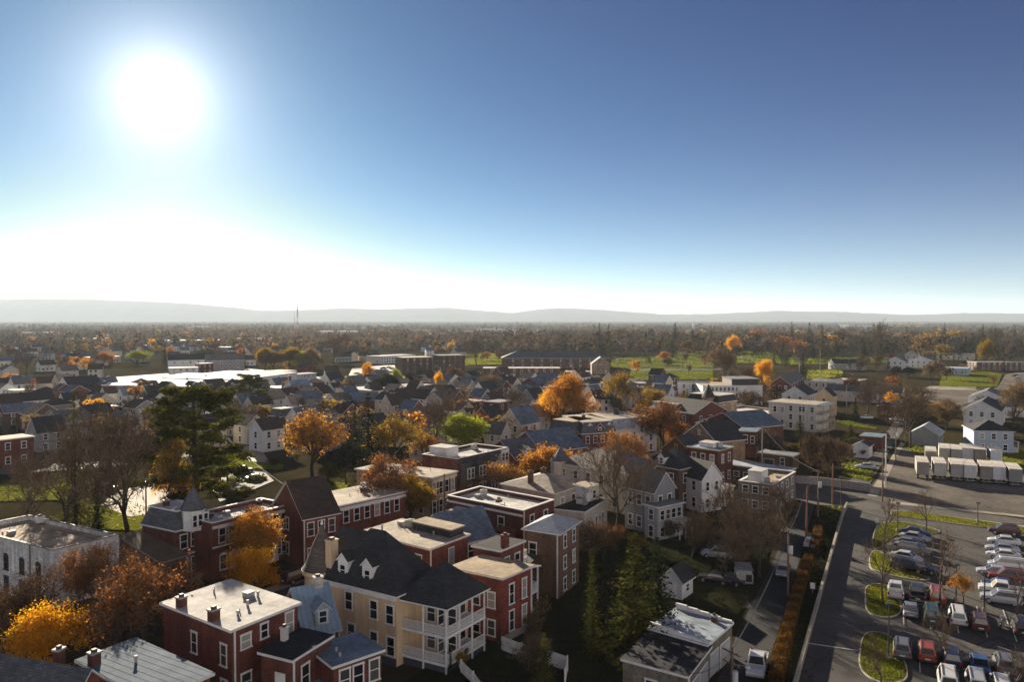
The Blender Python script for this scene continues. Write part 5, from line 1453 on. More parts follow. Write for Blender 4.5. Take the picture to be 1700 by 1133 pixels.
def grass(name, poly, dens, size, z, mat, cap=16000):
    """upright blades scattered over a polygon in metres"""
    xs = [p[0] for p in poly]; ys = [p[1] for p in poly]; x0, x1, y0, y1 = min(xs), max(xs), min(ys), max(ys)
    n = int(min(cap * 2, (x1 - x0) * (y1 - y0) * dens)); rr = np.random.RandomState(n % 9999)
    P = []
    for _ in range(n):
        x, y = x0 + rr.rand() * (x1 - x0), y0 + rr.rand() * (y1 - y0)
        if inside(poly, x, y): P.append((x, y, z))
    if not P: return
    P = np.array(P); n = len(P); a = rr.rand(n, 1) * 6.283; S = np.hstack([np.cos(a), np.sin(a), 0 * a]) * size * rr.uniform(.5, 1.2, (n, 1)) * .8
    Hh = np.array([[0, 0, 1.]]) * size * rr.uniform(.5, 1.3, (n, 1)) + rr.normal(0, size * .2, (n, 3)); Hh[:, 2] = np.abs(Hh[:, 2])
    c = P.mean(0); V = np.empty((n, 4, 3)); V[:, 0] = P - S - c; V[:, 1] = P + S - c; V[:, 2] = P + S * .6 + Hh - c; V[:, 3] = P - S * .6 + Hh * .9 - c
    big = .5 + .35 * np.sin(P[:, 0] * .13 + 1) * np.cos(P[:, 1] * .11) + rr.normal(0, .15, n)
    o = mobj('grass', faces_mesh('grass', V.reshape(-1, 3), 4, np.repeat(np.clip(big, 0, 1), 4), mat), None, tuple(c))
    return tag(o, name, 'grass', kind='stuff')
GRASSM = leafy((.065, .085, .012), (.145, .165, .02), (.27, .255, .04), .5); GRASSD = leafy((.02, .024, .009), (.036, .037, .013), (.06, .05, .022), .3)  # GRASSD: grass copy darkened to carry the shade of yard and bank

def island(pts, lab):
    q = smooth([G(a, b) for a, b in pts]); c = sum(q, Vector()) / len(q)
    inn = [c + (v - c) * (1 - .22 / max(.5, (v - c).length)) for v in q]
    area = sum(q[i].x * q[(i + 1) % len(q)].y - q[(i + 1) % len(q)].x * q[i].y for i in range(len(q)))
    if area < 0: q.reverse(); inn.reverse()
    m = MB(); n = len(q)
    for i in range(n):
        j = (i + 1) % n
        m.hexa([(q[i].x, q[i].y, 0), (q[j].x, q[j].y, 0), (inn[j].x, inn[j].y, 0), (inn[i].x, inn[i].y, 0)], [(q[i].x, q[i].y, .17), (q[j].x, q[j].y, .17), (inn[j].x, inn[j].y, .17), (inn[i].x, inn[i].y, .17)])
    tag(m.obj('kerb', [KERB]), kind='structure')
    m = MB(); m.face([(v.x, v.y, .13) for v in inn]); tag(m.obj('lawn', [LAWNM]), kind='structure')
    grass('short green grass on ' + lab, [(v.x, v.y) for v in inn], 60, .09, .13, GRASSM)

def field(pts, lab, dens, size, mat=None, base=None):
    sheet('lawn', pts, base or LAWNM)
    grass('green grass on ' + lab, [tuple(G(a, b)[:2]) for a, b in pts], dens, size, .0, mat or GRASSM)

def lay_ground():
    m = MB(); m.face([(-17000, -100, 0), (17000, -100, 0), (17000, 17000, 0), (-17000, 17000, 0)]); tag(m.obj('ground', [SOIL]), kind='structure')
    # main street running away between the houses, and its pavements
    def strip(a, b, w, mat, name, off=0.0):
        p, q = G(*a), G(*b); d = (q - p).normalized(); s = Vector((-d.y, d.x, 0)); p = p + s * off; q = q + s * off
        sheet(name, [(p + s * w)[:2], (p - s * w)[:2], (q - s * w)[:2], (q + s * w)[:2]], mat, px=False)
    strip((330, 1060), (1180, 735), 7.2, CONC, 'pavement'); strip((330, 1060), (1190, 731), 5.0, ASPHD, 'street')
    # lane, parking lot, cross street, trailer lot
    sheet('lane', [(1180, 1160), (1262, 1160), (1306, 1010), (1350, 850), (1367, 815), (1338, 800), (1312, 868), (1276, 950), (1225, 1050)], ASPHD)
    sheet('yard_track', [(1120, 990), (1160, 980), (1240, 995), (1250, 1010), (1170, 1015), (1130, 1005)], GRAV)
    sheet('parking_lot', [(1312, 1180), (1404, 842), (1445, 838), (1500, 848), (1760, 885), (2300, 962), (2300, 1180)], ASPH)
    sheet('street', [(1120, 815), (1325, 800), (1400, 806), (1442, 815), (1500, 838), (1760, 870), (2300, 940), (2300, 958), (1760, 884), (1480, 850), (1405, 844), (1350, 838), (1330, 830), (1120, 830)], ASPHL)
    sheet('trailer_lot', [(1475, 835), (1442, 815), (1492, 742), (1520, 742), (1760, 775), (1760, 864)], GRAV)
    sheet('pavement', [(1480, 833), (1590, 845), (1760, 863), (1760, 866), (1590, 848.5), (1478, 836.5)], CONC); sheet('pavement', [(1478, 847), (1600, 861), (1760, 882), (1760, 884.5), (1600, 864), (1476, 850)], CONC)
    sheet('pavement', [(1440, 823), (1462, 790), (1488, 745), (1496, 735), (1503, 738), (1494, 750), (1470, 800), (1456, 826)], CONC)
    sheet('street', [(1400, 808), (1436, 817), (1468, 765), (1482, 742), (1500, 715), (1510, 690), (1490, 690), (1474, 715), (1462, 738), (1440, 770)], ASPHL)
    sheet('pavement', [(1402, 820), (1420, 826), (1432, 826), (1428, 829), (1412, 829)], CONC)
    # painted lines
    def line(a, b, w=.1):
        p, q = G(*a), G(*b); d = (q - p).normalized(); s = Vector((-d.y, d.x, 0)) * w
        sheet('painted_line', [(p + s)[:2], (p - s)[:2], (q - s)[:2], (q + s)[:2]], FADE, px=False)
    line((1343, 1070), (1424, 1082), .14)
    u = Vector((math.sin(R(LOT)), math.cos(R(LOT)), 0)); v = Vector((u.y, -u.x, 0))
    for (x, y), n, ln, st in (((1477, 1094), 6, 5.2, 2.9), ((1496, 1002), 7, 5.2, 2.9), ((1500, 1028), 6, 5.2, 2.9)):
        p = G(x, y)
        for i in range(n):
            a = p + v * (i * st) - u * ln / 2; b = a + u * ln; s = v * .06
            sheet('painted_line', [(a + s)[:2], (a - s)[:2], (b - s)[:2], (b + s)[:2]], FADE, px=False)
    island([(1432, 1055), (1450, 1050), (1478, 1056), (1494, 1080), (1508, 1112), (1506, 1135), (1462, 1140), (1428, 1118), (1424, 1090)], 'the nearest parking lot island')
    island([(1439, 972), (1472, 971), (1492, 993), (1500, 1015), (1486, 1028), (1455, 1027), (1436, 1016), (1435, 985)], 'the middle parking lot island')
    island([(1444, 918), (1460, 915), (1482, 935), (1512, 952), (1546, 961), (1540, 967), (1498, 962), (1455, 951), (1441, 944)], 'the tapering island before the short row of cars')
    island([(1452, 870), (1500, 866), (1566, 883), (1552, 888), (1502, 884), (1472, 897), (1462, 912), (1446, 914)], 'the island by the street')
    island([(1476, 851), (1500, 849), (1600, 862), (1760, 886), (1760, 897), (1640, 878), (1482, 858)], 'the long street verge')
    # tip of grass and the dark hedge bank
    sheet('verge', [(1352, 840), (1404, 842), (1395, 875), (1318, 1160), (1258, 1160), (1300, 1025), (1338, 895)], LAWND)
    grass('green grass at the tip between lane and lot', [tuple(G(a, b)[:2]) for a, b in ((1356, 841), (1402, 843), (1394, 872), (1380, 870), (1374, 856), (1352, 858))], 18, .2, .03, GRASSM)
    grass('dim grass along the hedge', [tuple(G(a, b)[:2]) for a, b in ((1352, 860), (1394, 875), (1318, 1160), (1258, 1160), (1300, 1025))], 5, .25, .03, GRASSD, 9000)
    # yards
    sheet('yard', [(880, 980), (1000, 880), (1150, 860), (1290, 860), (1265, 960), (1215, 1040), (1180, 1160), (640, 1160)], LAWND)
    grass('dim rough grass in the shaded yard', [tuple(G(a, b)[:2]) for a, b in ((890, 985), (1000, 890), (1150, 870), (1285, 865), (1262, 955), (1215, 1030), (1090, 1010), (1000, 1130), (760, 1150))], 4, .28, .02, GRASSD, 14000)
    field([(1515, 752), (1500, 745), (1522, 738), (1560, 738), (1700, 748), (1700, 778), (1640, 770)], 'the lawn behind the truck trailers', 5, .3); field([(1395, 765), (1440, 772), (1452, 790), (1440, 800), (1400, 790)], 'the slope by the silver sedan', 3, .35)
    field([(1385, 700), (1410, 700), (1455, 712), (1455, 714), (1410, 708)], 'a thin strip before the low brick wall', 4, .35)
    sheet('alley', [(352, 815), (372, 790), (395, 782), (440, 786), (455, 800), (420, 815), (365, 835)], ASPHL); sheet('alley', [(395, 742), (430, 742), (452, 775), (420, 775)], CONC)
    field([(-20, 835), (-20, 805), (40, 802), (105, 806), (100, 832)], 'the bright lawn at the left edge', 4, .3); field([(150, 880), (150, 840), (200, 828), (262, 850), (258, 885)], 'the lawn round the tallest bare tree', 5, .28); field([(360, 770), (385, 765), (470, 772), (470, 782), (400, 778)], 'the strip beside the black suv', 4, .3); field([(520, 815), (540, 800), (580, 805), (575, 820)], 'the patch below the ragged spruce', 4, .3)
    sheet('alley', [(165, 840), (200, 815), (290, 800), (330, 812), (300, 850), (215, 860)], CONC); sheet('street', [(0, 790), (0, 776), (170, 768), (330, 752), (330, 758), (170, 778)], ASPHL)
    # far grounds
    field([(770, 607), (776, 588), (834, 588), (834, 606)], 'the sports field beside the school', .9, .5); field([(1010, 613), (1018, 596), (1060, 594), (1120, 592), (1185, 594), (1184, 612)], 'the cemetery lawn', .7, .5)
    field([(1044, 631), (1048, 616), (1184, 616), (1184, 630), (1120, 632)], 'the long green field', 1.0, .45); field([(1110, 592), (1112, 582), (1170, 580), (1172, 592)], 'the upper cemetery slope', .3, 1.0); field([(1222, 604), (1225, 584), (1285, 586), (1300, 604)], 'the cemetery terrace', .4, .9); field([(1300, 606), (1300, 596), (1480, 594), (1480, 604)], 'the cemetery edge under the tall trees', .3, .9)
    field([(1338, 632), (1342, 616), (1400, 614), (1398, 626)], 'the small field by the stone house', .6, .8); field([(1558, 644), (1565, 620), (1640, 618), (1664, 622), (1655, 643)], 'the right hand field', 1.2, .4); field([(630, 655), (640, 622), (700, 620), (705, 640)], 'the bank below the dark brick school', .6, .7)
    sheet('gravel_yard', [(1535, 645), (1655, 645), (1670, 622), (1720, 615), (1720, 690), (1580, 680), (1520, 660)], GRAV); sheet('concrete_slab', [(1535, 646), (1545, 642), (1620, 644), (1622, 649), (1560, 648)], CONC); sheet('car_park', [(575, 632), (585, 612), (655, 606), (660, 622), (640, 632)], CONC)
    sheet('street', [(990, 640), (1000, 634), (1240, 634), (1240, 637.5), (1000, 638)], CONC); sheet('street', [(1010, 616.5), (1010, 613.5), (1200, 612.5), (1200, 615.5)], ASPHD)
    sheet('yard', [(170, 655), (180, 628), (400, 612), (490, 620), (560, 630), (540, 640), (400, 650)], ASPHL)
lay_ground()

def retaining():
    # wall along the lot, kerb wall by the cross street
    def wall(name, pts, hh, w, mat, lab, cat='wall', panels=None):
        q = [G(*p) for p in pts]; r = empty(name, q[0]); tag(r, lab, cat); m = MB()
        for a, b in zip(q[:-1], q[1:]):
            d = (b - a).normalized(); s = Vector((-d.y, d.x, 0)) * w; o = q[0]
            c = [a - s - o, b - s - o, b + s - o, a + s - o]; c2 = [tuple(x) for x in c]
            m.hexa([(x, y, -.1) for x, y, z in c2], [(x, y, hh) for x, y, z in c2])
        m.obj('wall', [mat], r); m = MB()
        for a, b in zip(q[:-1], q[1:]):
            d = (b - a).normalized(); s = Vector((-d.y, d.x, 0)) * (w + .04); o = q[0]
            c2 = [tuple(x) for x in (a - s - o, b - s - o, b + s - o, a + s - o)]
            m.hexa([(x, y, hh + .003) for x, y, z in c2], [(x, y, hh + .09) for x, y, z in c2])
        m.obj('coping', [CONC], r)
    wall('retaining_wall', [(1316, 1160), (1340, 1072), (1370, 962), (1392, 882), (1399, 858), (1406, 842)], .85, .14, stucco((.3, .28, .25)), 'low concrete wall dividing the hedge bank from the parking lot')
    wall('street_wall', [(1322, 803), (1360, 806), (1400, 811), (1446, 818)], 1.7, .12, stucco((.33, .3, .28)), 'grey panelled wall along the cross street below the bushes')
retaining()

def hedges():
    segs = [([(1359, 888), (1351, 920)], 'short orange brown hedge piece at the top of the bank'), ([(1343, 937), (1331, 972), (1320, 1008), (1311, 1047), (1298, 1092), (1284, 1165)], 'long clipped orange brown hedge down the bank')]
    for pts, lab in segs:
        q = [G(*p) for p in pts]; P = []; N = []; rr = np.random.RandomState(len(pts)); c = q[0]
        for a, b in zip(q[:-1], q[1:]):
            L = (b - a).length; n = int(L * 420); d = (b - a).normalized(); s = Vector((-d.y, d.x, 0))
            for _ in range(n):
                t = rr.rand(); f = rr.rand(); w = rr.uniform(-.62, .62); z = rr.uniform(.1, 1.45)
                if f < .45: z = 1.45 + rr.normal(0, .08)
                elif f < .9: w = (.64 + rr.normal(0, .06)) * (1 if rr.rand() < .5 else -1)
                p = a + d * (L * t) + s * w - c; P.append((p.x, p.y, z)); N.append(rr.normal(0, 1, 3))
        T_ = np.clip(rr.rand(len(P)) * .7 + .3 * np.sin(np.array([p[1] for p in P]) * 2.0), 0, 1)
        r = empty('hedge', c); tag(r, lab, 'hedge', 'hedges on the bank')
        mobj('foliage', card_mesh('foliage', P, N, rr.uniform(.13, .26, len(P)), T_, leafy((.05, .026, .01), (.125, .06, .014), (.24, .125, .03), .35), .7), r)
        m = MB()
        for a, b in zip(q[:-1], q[1:]):
            k = max(2, int((b - a).length / .7))
            for i in range(k): p = a + (b - a) * (i / k) - c; m.tube((p.x, p.y, 0), (p.x + rng.uniform(-.3, .3), p.y + rng.uniform(-.3, .3), 1.2), .05, .02, 4)
        m.obj('stems', [BARK_B], r)
hedges()

def fences():
    def picket(pts, lab, hh=1.7):
        q = [G(*p) for p in pts]; r = empty('picket_fence', q[0]); tag(r, lab, 'fence')
        for a, b in zip(q[:-1], q[1:]):
            m = MB(); a2, b2 = a - q[0], b - q[0]; d = (b2 - a2).normalized(); s = Vector((-d.y, d.x, 0)); n = int((b2 - a2).length / .2)
            for i in range(n):
                p = a2 + (b2 - a2) * ((i + .5) / n)
                c = [p - d * .08 - s * .02, p + d * .08 - s * .02, p + d * .08 + s * .02, p - d * .08 + s * .02]
                m.hexa([(v.x, v.y, .05) for v in c], [(v.x, v.y, hh) for v in c])
            for z in (.4, hh - .35):
                c = [a2 - s * .05, b2 - s * .05, b2 - s * .022, a2 - s * .022]; m.hexa([(v.x, v.y, z) for v in c], [(v.x, v.y, z + .09) for v in c])
            m.obj('picket_panel', [WHITE], r); m = MB(); m.box(b2.x - .07, b2.x + .07, b2.y - .07, b2.y + .07, 0, hh + .15); m.obj('post', [WHITE], r)
    picket([(832, 1082), (866, 1095), (900, 1103), (942, 1118), (938, 1140)], 'white picket fence round the yard corner behind the red brick house'); picket([(758, 1100), (766, 1120), (786, 1140), (800, 1160)], 'white picket fence descending beside the cream house porch', 1.4)
fences()

def poles():
    wp = wood((.16, .1, .065)); root = {}
    def pole(px, yb, yt, lab, arms=1, trans=False, mat=None, lean=0.0, lamp=False, az=60):
        g = G(px, yb); h = (yb - yt) * g.y / FOC; r = empty('utility_pole', (g.x, g.y, 0), -R(az)); tag(r, lab, 'utility pole', 'utility poles')
        m = MB(); m.tube((0, 0, -.3), (lean * h, 0, h), .17, .11, 8); m.obj('pole', [mat or wp], r)
        for i in range(arms):
            z = h - .5 - i * 1.1; m = MB(); m.box(-1.15, 1.15, -.2, -.08, z, z + .12); a = m.obj('crossarm', [wp], r)
            for x in (-1.0, -.4, .4, 1.0): m = MB(); m.tube((x, -.14, z + .121), (x, -.14, z + .32), .05, .035, 6); m.obj('insulator', [plain((.4, .4, .38), .3)], a)
        if trans: m = MB(); z = h - 3.2; m.tube((.42, 0, z), (.42, 0, z + 1.05), .27, .27, 12); m.box(.1, .2, -.05, .05, z + .3, z + .7); m.obj('transformer', [plain((.5, .51, .52))], r)
        if lamp:
            m = MB(); m.tube((0, 0, h - 1.6), (1.9, 0, h - 1.1), .035, .035, 6); a = m.obj('lamp_arm', [GREYT], r); m = MB(); m.lathe([(.05, h - 1.05), (.24, h - 1.12), (.26, h - 1.22), (.02, h - 1.26)], 10, (1.95, 0)); m.obj('lamp_head', [plain((.55, .55, .52))], a)
        return r, h
    tops = {}
    for k, a in dict(a=(1338, 900, 806, 'reddish leaning utility pole at the top of the lane', 0, False, wood((.22, .09, .05)), .02), b=(1308, 990, 878, 'wooden utility pole with grey transformer halfway down the lane', 1, True), c=(1215, 1165, 1074, 'utility pole with wide crossarms and street lamp by the black roofed garage', 2, True, None, 0, True),
                     d=(1358, 860, 780, 'utility pole with white transformer beside the cross street', 1, True), e=(1382, 838, 770, 'plain reddish pole behind the grass tip', 0, False, wood((.22, .1, .06))), f=(1465, 834, 745, 'tallest wooden pole at the trailer lot corner', 1), g=(1503, 740, 664, 'utility pole left of the grey garage', 1), h=(1487, 765, 704, 'utility pole with small transformer near the sidewalk', 1, True), i=(1265, 785, 706, 'pale utility pole rising from the long low garage roof', 2, False, wood((.3, .26, .22))),
                     j=(1096, 750, 692, 'utility pole with transformer beside the round rust tree', 1, True), k=(366, 800, 712, 'dark utility pole on the yard right of the big pine', 1), l=(243, 880, 795, 'thin pole behind the mansard turret', 1), n=(1405, 690, 640, 'pale utility pole before the slate roofed long building', 1, False, wood((.3, .26, .22))), o=(1501, 668, 622, 'utility pole near the leaning bare tree', 2), p=(1563, 632, 588, 'far utility pole at the edge of the right hand field', 1), q=(1655, 630, 590, 'far utility pole before the long brick range', 1), r=(1361, 640, 580, 'far pale pole by the cemetery', 0, False, wood((.35, .32, .3))), s=(536, 925, 838, 'utility pole in front of the dark gabled brick house', 1), t=(738, 870, 786, 'thin dark pole against the tan shuttered building', 0), u=(1470, 810, 722, 'white pole beside the tallest wooden pole', 0, False, plain((.6, .6, .58)))).items():
        x, yb, yt, lab, *rest = a; r, h = pole(x, yb, yt, lab, *rest); tops[k] = Vector((r.location.x, r.location.y, h - .2))
    def wire(a, b, sag, lab):
        a, b = tops[a] if isinstance(a, str) else a, tops[b] if isinstance(b, str) else b; m = MB(); n = 14; pts = []
        for i in range(n + 1):
            t = i / n; p = a + (b - a) * t; p.z -= sag * 4 * t * (1 - t); pts.append(p - a)
        for p, q in zip(pts[:-1], pts[1:]): m.tube(p, q, .028, .028, 4, cap=False)
        o = m.obj('power_cable', [plain((.03, .03, .03))], None, a); tag(o, lab, 'cable', 'overhead cables')
    wire('c', 'b', 1.2, 'black cable along the lane from the lamp pole to the transformer pole'); wire('b', 'a', .8, 'black cable along the upper lane to the reddish pole'); wire('a', 'd', .7, 'cable from the reddish pole to the cross street pole'); wire('d', 'f', 1.0, 'cable crossing the street to the tallest wooden pole'); wire('f', 'h', 1.0, 'cable along the sidewalk beyond the tallest pole'); wire('h', 'g', .8, 'cable to the pole left of the grey garage'); wire('c', G(1141, 1118, 4.0), .8, 'service cable from the lamp pole to the black roofed garage'); wire('b', G(1283, 800, 5.6), 1.0, 'service cable slanting up to the block workshop'); wire('s', G(620, 1000, 6), 1.0, 'service cable towards the cream house'); wire('s', 't', 1.6, 'cable over the main street to the thin dark pole'); wire('k', 's', 1.5, 'cable from the yard pole over the brick roofs'); wire('j', 'i', 1.5, 'cable over the brick houses to the garage roof pole'); wire('e', 'f', 1.0, 'cable over the cross street from the plain reddish pole'); wire('n', 'o', 1.2, 'cable between the poles by the long slate roof'); wire('l', 'k', 1.2, 'cable behind the mansard row to the yard pole'); wire('c', 'a', 1.6, 'upper cable running the length of the lane'); wire('i', 'd', 1.5, 'cable from the garage roof pole to the cross street pole')
    def lamp(px, yb, yt, lab):
        g = G(px, yb); h = (yb - yt) * g.y / FOC; r = empty('lot_lamp', (g.x, g.y, 0), -R(20)); tag(r, lab, 'lamp post', 'parking lot lamps'); dk = plain((.03, .03, .03), .5)
        m = MB(); m.tube((0, 0, .5), (0, 0, h), .09, .07, 8); m.obj('post', [dk], r); m = MB(); m.tube((0, 0, 0), (0, 0, .6), .28, .26, 10); m.obj('base', [CONC], r); m = MB(); m.box(-.32, .32, -.35, .35, h + .003, h + .2); m.obj('lamp_head', [dk], r)
    for a in ((1475, 1096, 1003, 'slim black lamp post on the nearest grass island'), (1587, 1000, 938, 'black lamp post beside the small orange leaved tree'), (1634, 1018, 952, 'black lamp post left of the silver suv'), (1490, 884, 836, 'black lamp post on the island by the street'), (1396, 846, 794, 'black lamp post on the grass tip between lane and lot'), (1623, 868, 836, 'slender lamp post by the street verge')): lamp(*a)
    for i, (x, yb, yt) in enumerate(((731, 648, 610), (798, 630, 618), (951, 628, 604))):
        g = G(x, yb); h = (yb - yt) * g.y / FOC; r = empty('street_lamp', (g.x, g.y, 0)); tag(r, ('curved grey street lamp beside the slender yellow tree', 'small curved lamp before the school wing', 'white flagpole like lamp before the school entrance')[i], 'street lamp'); gm = plain((.5, .5, .5))
        m = MB(); m.tube((0, 0, 0), (0, 0, h), .14, .1, 6); m.obj('post', [gm], r); m = MB(); m.tube((0, 0, h), (-2.2, 0, h + .4), .08, .08, 6); m.box(-2.9, -2.2, -.2, .2, h + .3, h + .46); m.obj('lamp_head', [gm], r)
    for i, (x, y, lab) in enumerate(((1349, 988, 'small white sign standing on the hedge bank'), (1456, 876, 'white sign board on the island by the street'), (1502, 780, 'brown round sign post on the trailer lot'))):
        g = G(x, y); r = empty('sign', (g.x, g.y, 0), -R((25, 25, 30)[i])); tag(r, lab, 'sign'); m = MB(); m.tube((0, 0, 0), (0, 0, 1.5), .04, .04, 6); m.obj('post', [GREYT], r); m = MB(); m.box(-.3, .3, -.06, -.041, .8, 1.6); m.obj('board', [WHITE if i < 2 else plain((.2, .07, .04))], r)
poles()
# ---------------------------------------------------------------- houses of the middle distance
def hs(name, label, px, py, S, asp, h, wall, roof, yaw=54.6, win=1, cat='house', chim=None, trim=None, maxc=4):
    """house by silhouette: middle of its foot (px, py), width S in pixels, depth/width ratio asp"""
    c = G(px, py); az = math.degrees(math.atan2(c.x, c.y)); rel = R(yaw + az)
    Sm = S * c.y / FOC; w = Sm / (abs(math.cos(rel)) + asp * abs(math.sin(rel))); dep = w * asp
    lx = px - S / 2 + (dep * math.sin(rel) * FOC / c.y if rel > 0 else 0)
    e = Vector((math.cos(R(yaw)), math.sin(R(yaw)), 0)); n = Vector((-e.y, e.x, 0))
    if rel >= 0: C = G(lx, py)
    else: C = G(px + S / 2 - dep * math.sin(-rel) * FOC / c.y, py) - e * w
    z = Vector((0, 0, h))
    H = House(name, label, cat, C + z, C + n * dep + z, C + e * w + z, h, wall, roof, trim, None, True)
    if win:
        rows = max(1, round(h / 3.1))
        for f in ('u', 'v') if rel >= 0 else ('u', 'V'):
            vis = abs(math.cos(rel)) if f == 'u' else abs(math.sin(rel))
            if vis < .2: continue
            cols = max(1, min(maxc, int(H.flen(f) / 3.4)))
            H.wins(f, cols, rows, 1.0, min(1.6, h / rows * .55))
    for q in chim or (): H.chim(*q)
    return H

